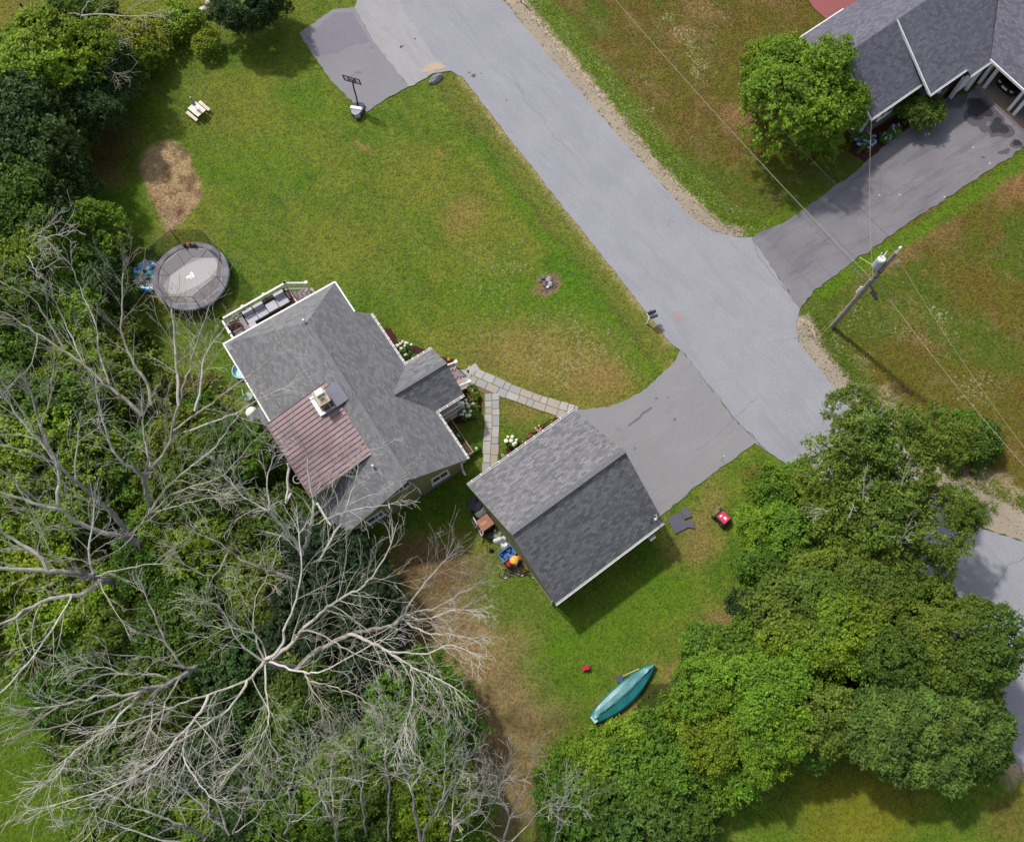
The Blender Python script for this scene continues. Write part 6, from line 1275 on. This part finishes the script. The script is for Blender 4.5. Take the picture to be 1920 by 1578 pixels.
V_ = np.stack([c - a, c - b, c + a, c + b], 1).reshape(-1, 3); tt = r.uniform(.86, 1.18, N) * (.88 + .24 * fbm(x, y, 1.3, 71)); h = r.uniform(-.08, .12, N); dry = (r.random(N) < .04)[:, None]
wdm = (r.random(N) < weed[ix, iy] * np.clip((fbm(x, y, 1.1, 83, 3) - .47) * 14, 0, 1) * .55)[:, None]
col = np.where(dry | wdm, np.where(wdm, np.array(A(176, 176, 138)), base * .5 + np.array(A(168, 158, 112)) * .5), base * np.stack([tt * (1 + h), tt, tt * (1 - h)], 1)); col = np.concatenate([col, np.ones((N, 1))], 1)
o = bpy.data.objects.new('lawn_grass', leafmesh('lawn_grass', V_, np.arange(N * 4).reshape(-1, 4), np.repeat(col, 4, 0))); COL.objects.link(o); o.color = (1, 1, 1, 1); tag(o, kind='stuff')
# ------------------------------------------------------------------ dead trees: limbs traced as strokes in space, twigs grown from them
RD = random.Random(17)
def grow(mb, p, d, L, r0, depth, droop):
    n = 4 if depth < 3 else 3; pts = [p]; rr = [r0]; q = p.copy(); d = d.normalized(); bend = Vector((RD.gauss(0, 1), RD.gauss(0, 1), RD.gauss(0, .4) + .4)) * .075
    for i in range(n):
        d = (d + bend + Vector((RD.gauss(0, .05), RD.gauss(0, .05), RD.gauss(0, .03)))).normalized(); q = q + d * L / n; pts.append(q.copy()); rr.append(max(.007, r0 * (1 - .62 * (i + 1) / n)))
        if depth < 3:
            k = 1 if RD.random() < (.95 if depth == 1 else .6) else 0
            for _ in range(k if (i or depth == 1) else 0):
                ax = Vector((RD.gauss(0, 1), RD.gauss(0, 1), RD.gauss(0, .6))); s_ = (ax - d * ax.dot(d)).normalized(); nd = (d * RD.uniform(.75, 1.0) + s_ * RD.uniform(.32, .6)).normalized()
                grow(mb, q.copy(), nd, L * RD.uniform(.38, .62), max(.0085, rr[-1] * .62), depth + 1, droop)
    mb.tube(pts, rr, 4 if r0 > .02 else 3, cap=False)
def limb(parent, pts, z0, z1, r0, r1, twig=1.0, start=.15, mat_=None, name='branch'):
    P_ = [G(u, v, z0 + (z1 - z0) * (i / (len(pts) - 1))) for i, (u, v) in enumerate(pts)]
    sub = [P_[0]]
    for i in range(len(P_) - 1):     # smooth the stroke
        a = P_[max(i - 1, 0)]; b, c = P_[i], P_[i + 1]; e = P_[min(i + 2, len(P_) - 1)]; k = max(3, int((c - b).length / .5))
        for j in range(1, k + 1):
            t = j / k; sub.append(.5 * ((2 * b) + (c - a) * t + (2 * a - 5 * b + 4 * c - e) * t * t + (-a + 3 * b - 3 * c + e) * t ** 3) + Vector((RD.gauss(0, .035), RD.gauss(0, .035), RD.gauss(0, .03))))
    n = len(sub); rr = [r0 + (r1 - r0) * (i / (n - 1)) ** .8 for i in range(n)]
    m = MB(); m.tube(sub, rr, 7 if r0 > .06 else 5)
    L = sum((b - a).length for a, b in zip(sub, sub[1:]))
    if twig:
        side = 1
        for i in range(1, n):
            f_ = i / n
            if f_ < start: continue
            for _ in range(1 if RD.random() < .6 * twig else 0):
                d = (sub[i] - sub[i - 1]).normalized(); h = d.cross(Vector((0, 0, 1)))
                h = h.normalized() if h.length > .1 else Vector((1, 0, 0))
                side = -side; ang = RD.uniform(.3, .75); up = RD.uniform(-.2, .45)
                nd = d * math.cos(ang) + h * side * math.sin(ang) + Vector((0, 0, up))
                grow(m, sub[i].copy(), nd, min(L * .5, RD.uniform(1.2, 2.9) * (1.1 - .35 * f_)), min(.026, max(.013, rr[i] * .36)), 1, 0)
        d = (sub[-1] - sub[-3]).normalized()
        for _ in range(3): grow(m, sub[-1].copy(), d + Vector((RD.gauss(0, .3), RD.gauss(0, .3), RD.gauss(0, .15))), RD.uniform(.9, 1.6), max(.012, r1 * .8), 1, 0)
    return m.build(name, mat_ or (DEADT if r0 > .17 else RD.choice(DEADS)), parent)
def deadtree(base, label, limbs, grp='bare dead trees'):
    q = G(*base, 0); t = thing('dead_tree', q, label, 'tree', grp)
    L0 = limbs[0]; e = G(*L0[0][0], L0[1]); m = MB(); m.tube([q - Vector((0, 0, .2)), q.lerp(e, .5), e], [L0[3] * 1.3, L0[3] * 1.1, L0[3]], 8); m.build('trunk_base', DEADT, t)
    for k, L in enumerate(limbs):
        limb(t, *L[:5], twig=L[5] if len(L) > 5 else 1.0, name='trunk' if k == 0 else 'branch', mat_=DEADT if k == 0 else None, start=.5 if k == 0 else .15)
    return t
deadtree((262, 1092), 'dead tree whose thick trunk runs flat to the left edge', [
 ([(258, 1092), (220, 1090), (188, 1086), (165, 1079)], 2, 7, .26, .19, .2),
 ([(165, 1079), (122, 1074), (76, 1069), (20, 1066), (-30, 1062)], 7, 11, .17, .07), ([(188, 1089), (165, 1109), (134, 1117), (76, 1130), (30, 1155), (-20, 1180)], 6.5, 10, .16, .06),
 ([(175, 1074), (168, 1045), (172, 1000), (177, 952)], 7, 9, .08, .03), ([(89, 1069), (71, 1038), (25, 1010), (-5, 996)], 9, 11, .12, .06), ([(134, 1117), (110, 1160), (70, 1220), (20, 1280), (-15, 1310)], 8, 11, .06, .03),
 ([(180, 1080), (215, 1070), (255, 1062), (300, 1056)], 7, 8.5, .04, .02, .7), ([(188, 1092), (200, 1120), (225, 1160)], 7, 8, .035, .015, .5), ([(76, 1132), (60, 1180), (66, 1230)], 9, 10.5, .04, .02), ([(140, 1074), (100, 1040), (60, 960)], 7.5, 11, .05, .02)])
deadtree((302, 1036), 'dead tree with a forked trunk leaning up and left of centre', [
 ([(300, 1034), (282, 1030), (266, 1023), (243, 1008)], 1.5, 5.5, .27, .22, .1), ([(243, 1008), (223, 975), (198, 950), (170, 924), (142, 901), (109, 870), (76, 800), (60, 740)], 5.5, 13, .19, .05),
 ([(243, 1006), (210, 1000), (177, 993), (140, 975), (114, 957), (76, 947), (30, 932), (-10, 920)], 5.5, 11.5, .16, .06), ([(96, 952), (63, 932), (30, 905), (-10, 872)], 8.5, 11.5, .09, .04),
 ([(109, 944), (110, 910), (109, 876), (85, 840), (50, 800), (20, 760)], 9, 13, .1, .04), ([(240, 1004), (262, 985), (290, 965), (330, 935)], 6, 8, .05, .02), ([(142, 900), (140, 860), (150, 800)], 10, 13, .05, .02),
 ([(60, 800), (20, 740), (-10, 690)], 11, 13.5, .05, .03), ([(76, 800), (96, 740), (100, 690)], 12, 14, .04, .02), ([(100, 868), (60, 850), (10, 835)], 10, 12, .045, .02)])
deadtree((300, 1030), 'dead tree with the straight pale trunk beside the dark hollow', [
 ([(299, 1028), (292, 1000), (288, 975), (283, 950), (276, 925), (270, 897)], 2, 7.5, .15, .12, .1), ([(270, 895), (245, 875), (220, 858), (205, 825), (195, 790), (180, 740)], 7.5, 12, .1, .04),
 ([(274, 893), (290, 870), (312, 842), (322, 812), (330, 775), (342, 729), (355, 690), (367, 653), (380, 610), (393, 577)], 7.5, 13.5, .1, .03), ([(281, 895), (279, 850), (270, 815), (266, 780)], 7.5, 10, .07, .04),
 ([(266, 780), (243, 755), (220, 737), (198, 722), (170, 695), (142, 671), (105, 648), (68, 623), (30, 600)], 10, 13.5, .11, .035), ([(284, 760), (276, 720), (261, 695), (240, 660), (228, 628), (229, 590), (228, 552), (232, 512)], 10, 13.5, .1, .03),
 ([(335, 760), (332, 700), (329, 665), (326, 620), (322, 580), (318, 560)], 10.5, 13.5, .09, .03), ([(205, 720), (185, 660), (180, 610), (150, 540), (135, 500)], 11, 14, .06, .02), ([(365, 770), (376, 720), (383, 670), (400, 640), (420, 620)], 10.5, 13, .07, .02),
 ([(320, 810), (370, 775), (410, 745), (450, 715), (486, 690), (520, 660)], 9, 12, .07, .02), ([(345, 810), (400, 790), (440, 775), (480, 752), (530, 728)], 9, 11.5, .06, .02), ([(120, 655), (90, 600), (60, 560), (15, 537)], 12, 14, .05, .02),
 ([(70, 625), (60, 680), (20, 720)], 13, 13, .04, .02), ([(160, 690), (120, 600), (100, 560)], 11.5, 14, .05, .02)])
deadtree((305, 1026), 'dead tree with pale limbs fanning right toward the white tank', [
 ([(303, 1026), (298, 1000), (288, 975), (282, 960)], 2, 5.5, .1, .08, 0), ([(282, 958), (300, 930), (317, 909), (345, 885), (367, 868), (405, 838), (430, 800), (455, 770)], 5.5, 10, .08, .02), ([(284, 960), (320, 930), (355, 914), (400, 900), (430, 880), (474, 828)], 5.5, 9, .07, .02),
 ([(288, 960), (325, 950), (360, 940), (400, 930)], 5.5, 7.5, .04, .02), ([(280, 955), (262, 985), (235, 1020), (205, 1040)], 6, 8, .05, .02), ([(355, 914), (390, 918), (420, 925)], 6.5, 8, .035, .015)])
deadtree((575, 1090), 'dead tree whose pale limbs cross the red metal roof', [
 ([(567, 1095), (564, 1070), (565, 1050), (570, 1030), (578, 1005)], 2, 6, .17, .12, .1), ([(578, 1005), (586, 975), (588, 945), (584, 920), (577, 880), (576, 851), (565, 835), (548, 825)], 6, 10, .1, .02), ([(571, 1076), (590, 1055), (603, 1040), (622, 1008), (642, 970), (655, 935), (668, 900), (672, 870)], 4, 9, .1, .03),
 ([(588, 925), (605, 905), (625, 880), (632, 851), (645, 815), (655, 780)], 8, 10.5, .05, .02), ([(566, 1040), (556, 1020), (540, 1000), (531, 990), (515, 970), (505, 958)], 5, 8.5, .12, .08), ([(505, 958), (502, 930), (500, 900), (508, 870), (515, 850)], 8.5, 11, .06, .02),
 ([(505, 960), (480, 945), (455, 930), (430, 900), (420, 880)], 8.5, 10.5, .06, .02), ([(560, 1095), (540, 1082), (510, 1070), (480, 1062), (440, 1040), (415, 1020), (370, 1000)], 5, 9.5, .1, .03), ([(655, 945), (690, 930), (715, 920), (740, 905)], 7.5, 9, .03, .012, .3),
 ([(580, 985), (610, 975), (640, 960), (700, 950), (735, 945)], 6, 9, .04, .015, .3), ([(545, 925), (535, 945), (541, 900), (540, 868)], 6, 7.5, .07, .07, 0), ([(640, 975), (630, 930), (625, 900), (650, 870)], 7, 9.5, .04, .015), ([(430, 1030), (400, 1080), (350, 1060)], 8, 9.5, .05, .02)])
deadtree((575, 1255), 'biggest dead tree, its white limbs radiating from a hub above the dark conifers', [
 ([(560, 1252), (540, 1250), (518, 1246), (497, 1238)], 4, 7.5, .2, .17, 0), ([(498, 1236), (515, 1228), (530, 1205), (533, 1180), (545, 1150), (560, 1108), (566, 1060), (560, 1000)], 7.5, 11, .1, .03),
 ([(500, 1240), (530, 1220), (551, 1198), (581, 1167), (600, 1148), (622, 1132), (645, 1120), (667, 1108), (690, 1090), (710, 1060), (733, 1022)], 7, 11, .12, .03),
 ([(556, 1254), (574, 1238), (600, 1215), (642, 1196), (657, 1188), (700, 1180), (733, 1172), (750, 1160), (759, 1150), (785, 1110), (810, 1078), (835, 1050)], 6, 11, .16, .03), ([(759, 1152), (790, 1145), (820, 1140), (850, 1120), (885, 1100)], 9, 11.5, .06, .02), ([(755, 1160), (784, 1180), (820, 1188), (850, 1190), (885, 1195)], 9, 11, .06, .02),
 ([(757, 1152), (795, 1160), (830, 1150), (872, 1140)], 9, 11, .05, .02), ([(654, 1189), (675, 1194), (700, 1205), (728, 1221), (750, 1235), (774, 1251), (800, 1262), (835, 1279), (850, 1290)], 8, 11, .1, .025), ([(725, 1219), (760, 1224), (800, 1226), (835, 1210), (870, 1215)], 9, 11, .06, .02),
 ([(772, 1250), (775, 1290), (770, 1330), (760, 1360)], 9.5, 10.5, .04, .02), ([(774, 1252), (790, 1280), (800, 1300), (795, 1320)], 9.5, 11, .035, .015), ([(785, 1256), (815, 1290), (832, 1318)], 10, 11, .04, .015),
 ([(549, 1199), (560, 1186), (575, 1181), (600, 1190), (632, 1206), (660, 1220), (700, 1240)], 8, 10.5, .07, .02), ([(505, 1240), (535, 1250), (569, 1259), (594, 1262), (630, 1245), (672, 1222), (710, 1200)], 7.5, 10.5, .07, .02), ([(569, 1259), (575, 1272), (581, 1285), (595, 1305), (612, 1332)], 8, 9.5, .045, .02),
 ([(583, 1277), (610, 1283), (642, 1292), (665, 1300), (695, 1320)], 8.5, 10.5, .05, .02), ([(497, 1245), (497, 1279), (502, 1315), (504, 1350), (495, 1375), (480, 1398), (450, 1430)], 7.5, 11, .06, .02), ([(495, 1240), (476, 1262), (460, 1285), (428, 1330), (390, 1355), (355, 1376), (315, 1405), (270, 1445)], 7.5, 11.5, .09, .025),
 ([(476, 1268), (440, 1285), (390, 1302), (350, 1315), (314, 1328), (270, 1345), (223, 1362)], 8, 11, .07, .02), ([(390, 1304), (375, 1335), (355, 1360), (320, 1400), (276, 1445), (220, 1470), (170, 1490), (110, 1505)], 9, 12.5, .08, .02), ([(355, 1360), (345, 1400), (350, 1430), (375, 1470), (400, 1500)], 9.5, 11.5, .05, .02),
 ([(495, 1236), (480, 1205), (475, 1170), (480, 1120), (500, 1080)], 7.5, 10, .06, .02), ([(492, 1238), (460, 1215), (440, 1190), (420, 1150), (395, 1130)], 7.5, 10, .06, .02), ([(500, 1235), (480, 1190), (450, 1180), (400, 1175), (370, 1160)], 7.5, 10, .045, .02)])
deadtree((420, 1245), 'dead tree with a curved trunk sweeping down left over the lower lawn', [
 ([(412, 1240), (395, 1242), (380, 1249), (360, 1255), (342, 1267), (322, 1279), (304, 1287)], 3, 6.5, .17, .14, .1), ([(304, 1287), (260, 1297), (215, 1302), (180, 1306), (147, 1314), (110, 1325), (63, 1327)], 6.5, 10.5, .1, .03), ([(358, 1252), (320, 1245), (279, 1231), (240, 1230), (200, 1225)], 5, 9, .08, .025),
 ([(345, 1250), (325, 1225), (304, 1190), (290, 1150), (270, 1110)], 5.5, 9, .08, .025), ([(322, 1279), (304, 1266), (270, 1262), (241, 1264), (200, 1252), (165, 1250)], 6, 8.5, .05, .02), ([(274, 1295), (240, 1310), (177, 1337), (130, 1355), (89, 1366), (40, 1375), (-10, 1396)], 7, 11, .08, .025),
 ([(266, 1300), (235, 1330), (203, 1362), (175, 1385), (142, 1404), (120, 1435), (101, 1462)], 7, 10.5, .08, .02), ([(290, 1292), (285, 1330), (280, 1365), (265, 1410)], 6.5, 9, .05, .02), ([(338, 1270), (320, 1300), (306, 1330), (296, 1385)], 6, 9, .06, .02),
 ([(110, 1325), (60, 1355), (0, 1372)], 9, 11, .04, .02)])
def sap(base, label, limbs): return deadtree(base, label, limbs, 'bare saplings along the bottom')
sap((640, 1640), 'bare sapling at the bottom with a purplish forked stem', [([(634, 1610), (632, 1575), (629, 1543)], 3, 7, .09, .07, .2), ([(629, 1543), (614, 1520), (600, 1490), (591, 1464), (585, 1431)], 7, 9.5, .05, .02), ([(630, 1545), (624, 1510), (620, 1457), (624, 1425), (627, 1412)], 7, 10, .05, .02), ([(632, 1550), (640, 1500), (652, 1460)], 7, 9, .035, .015)])
sap((697, 1640), 'tall bare sapling left of the dark gap at the bottom', [([(695, 1620), (690, 1578), (684, 1545), (680, 1512)], 3, 7, .07, .05, .3), ([(680, 1512), (675, 1464), (665, 1440), (657, 1419), (645, 1400), (632, 1383)], 7, 10, .045, .015), ([(678, 1480), (680, 1440), (668, 1400)], 8, 10, .03, .015)])
sap((735, 1640), 'straightest bare sapling in front of the olive tree', [([(732, 1620), (728, 1578), (729, 1520), (730, 1469)], 3, 8, .07, .045, .4), ([(730, 1469), (723, 1430), (722, 1406), (724, 1375), (726, 1343)], 8, 11, .04, .015)])
sap((797, 1640), 'pale curved bare sapling under the bright round tree', [([(795, 1610), (787, 1573), (780, 1530), (771, 1482)], 3, 8, .09, .06, .3), ([(771, 1482), (765, 1455), (754, 1431), (742, 1400), (733, 1376)], 8, 10.5, .05, .02), ([(770, 1480), (785, 1450), (790, 1420), (780, 1395)], 8, 10, .035, .015)])
sap((800, 1650), 'bare sapling leaning right across the bright round tree', [([(796, 1610), (792, 1571), (812, 1530), (830, 1495)], 3, 7, .07, .05, .4), ([(830, 1495), (834, 1460), (835, 1431), (833, 1388)], 7, 10, .04, .015), ([(800, 1560), (825, 1520), (845, 1480), (850, 1440)], 4, 8.5, .035, .015)])
sap((850, 1650), 'many stemmed bare sapling at the edge of the brown track', [([(848, 1620), (845, 1576), (850, 1540)], 2.5, 6, .08, .06, .2), ([(850, 1540), (870, 1510), (885, 1495), (900, 1470), (908, 1448)], 6, 9, .045, .015), ([(848, 1545), (849, 1500), (850, 1480), (865, 1450), (872, 1430)], 6, 9, .04, .015), ([(850, 1550), (880, 1530), (900, 1510), (905, 1480)], 5, 8, .035, .015), ([(855, 1575), (890, 1555), (915, 1530), (920, 1500)], 5, 7.5, .03, .015)])
sap((940, 1650), 'whitest bare sapling on the brown track at the bottom', [([(942, 1620), (946, 1576), (956, 1533)], 2.5, 6, .08, .05, .4), ([(956, 1533), (945, 1505), (936, 1482), (940, 1465), (948, 1452)], 6, 8, .035, .015), ([(957, 1530), (972, 1505), (980, 1482), (998, 1431)], 6, 8.5, .04, .015), ([(960, 1576), (990, 1545), (1028, 1507)], 4.5, 7, .035, .015)])
sap((1040, 1660), 'small bare sapling beside the feathery sumac', [([(1040, 1630), (1041, 1576), (1044, 1550)], 2.5, 5, .06, .04, .4), ([(1044, 1550), (1049, 1520), (1055, 1505), (1061, 1488)], 5, 7, .03, .012), ([(1044, 1560), (1062, 1535), (1085, 1508)], 5, 7, .03, .012)])
sap((530, 1650), 'bare sapling forking over the bottom left of the wood', [([(528, 1620), (525, 1578), (535, 1558), (543, 1543)], 3, 7, .07, .05, .3), ([(543, 1543), (545, 1510), (543, 1482), (550, 1445), (558, 1416)], 7, 10, .04, .015), ([(540, 1545), (520, 1510), (500, 1480), (490, 1450)], 7, 9.5, .035, .015), ([(543, 1540), (570, 1530), (600, 1500)], 7, 8.5, .03, .012)])
sap((440, 1640), 'bare tree fanning up and left from the bottom edge', [([(440, 1610), (431, 1568), (415, 1545), (405, 1530)], 3, 6.5, .12, .09, .2), ([(405, 1530), (375, 1505), (342, 1480), (320, 1455), (300, 1438)], 6.5, 9.5, .06, .02), ([(430, 1565), (412, 1520), (400, 1482), (403, 1445), (405, 1406), (412, 1384)], 6, 10.5, .06, .015), ([(436, 1563), (452, 1525), (464, 1495), (467, 1460), (466, 1428)], 6, 10, .05, .015), ([(400, 1482), (380, 1460), (355, 1431), (345, 1405)], 8, 10, .04, .015), ([(440, 1560), (480, 1530), (500, 1500)], 6, 8.5, .035, .015)])
sap((400, 1650), 'bare tree with the longest dark limb along the bottom left', [([(410, 1600), (393, 1576), (370, 1560), (342, 1546)], 3, 6.5, .11, .08, .3), ([(342, 1546), (315, 1535), (291, 1525), (255, 1515), (228, 1502), (190, 1477), (170, 1460)], 6.5, 9.5, .06, .015), ([(340, 1580), (290, 1570), (230, 1550), (180, 1530), (150, 1540)], 6, 9, .05, .015), ([(350, 1548), (330, 1500), (310, 1480), (280, 1470)], 6.5, 9, .04, .015)])
DT = deadtree((165, 70), 'bare branches standing out of the ivy at the top left', [([(156, 60), (154, 40), (155, 28)], 3, 5, .1, .08, 0), ([(153, 30), (190, 27), (230, 30), (268, 30)], 5, 6, .06, .02), ([(155, 26), (165, 5), (180, -10)], 5, 6, .06, .03), ([(146, 60), (150, 80), (152, 100), (172, 118)], 3.5, 4.5, .045, .02), ([(150, 46), (185, 90), (200, 120), (215, 138)], 4, 4.5, .04, .015), ([(150, 28), (115, 26), (95, 50), (88, 75)], 4.5, 3.5, .035, .015), ([(170, 30), (175, 55), (195, 68)], 5, 4.5, .03, .012)])
deadtree((-40, 480), 'bare branch tips poking in at the left edge above the wood', [([(-30, 475), (0, 471), (38, 471)], 4, 6, .07, .05, .3), ([(38, 471), (58, 462), (76, 451), (108, 440)], 6, 8, .04, .015), ([(38, 472), (55, 485), (66, 505)], 6, 7.5, .035, .015), ([(38, 470), (50, 450), (85, 430)], 6, 7.5, .03, .012)])
deadtree((95, 350), 'small bare sapling in front of the dark hedge', [([(68, 368), (75, 345), (82, 328)], 1.5, 4, .03, .02, .4), ([(62, 370), (80, 355), (92, 335)], 1.5, 3.5, .025, .012), ([(60, 375), (90, 362), (105, 350)], 1.5, 3, .02, .012)])
# birch limbs showing white through the right hand crowns
bt = thing('birch_tree', G(1690, 1130, 0), 'tall leaning birch with white limbs reaching over the road', 'tree')
BIRCH = M('birch_bark', A(206, 202, 190), .8, .2, 5)
for pts, z0, z1, r_ in (([(1690, 1125), (1668, 1050), (1650, 985)], 0, 5.5, .12), ([(1660, 1020), (1630, 995), (1608, 965), (1618, 935)], 4.0, 7.6, .06), ([(1655, 1005), (1675, 975), (1690, 935), (1688, 915)], 4.6, 8.2, .05), ([(1660, 1020), (1635, 1022), (1668, 1014), (1690, 1012)], 4, 7.0, .05), ([(1650, 985), (1640, 900), (1622, 850), (1630, 800)], 5.5, 9.0, .06), ([(1650, 990), (1600, 970), (1550, 958)], 5.5, 6.4, .05)):
    limb(bt, pts, z0, z1, r_, r_ * .4, .15, .6, BIRCH, 'trunk' if r_ > .1 else 'branch')
for k, (px, py, rd, zc, tn, fam, lab) in enumerate(LOOSE_C):
    o = bpy.data.objects.new('crown', LOOSE[k % 3]); COL.objects.link(o); o.parent = bt; c_ = G(px, py, zc) - ORG[bt.name]; o.location = c_; o.rotation_euler = (0, 0, k * 1.7); o.scale = (rd / 2.3,) * 3; o.color = (*TONES['O'], 1)
    z_ = c_ + ORG[bt.name]; a_ = G(1665, 1040, 5); m = MB(); m.tube([a_, a_.lerp(z_, .5) + Vector((0, 0, .6)), z_], [.06, .045, .02], 6); m.build('branch', BIRCH, bt)
SC.frame_set(1)
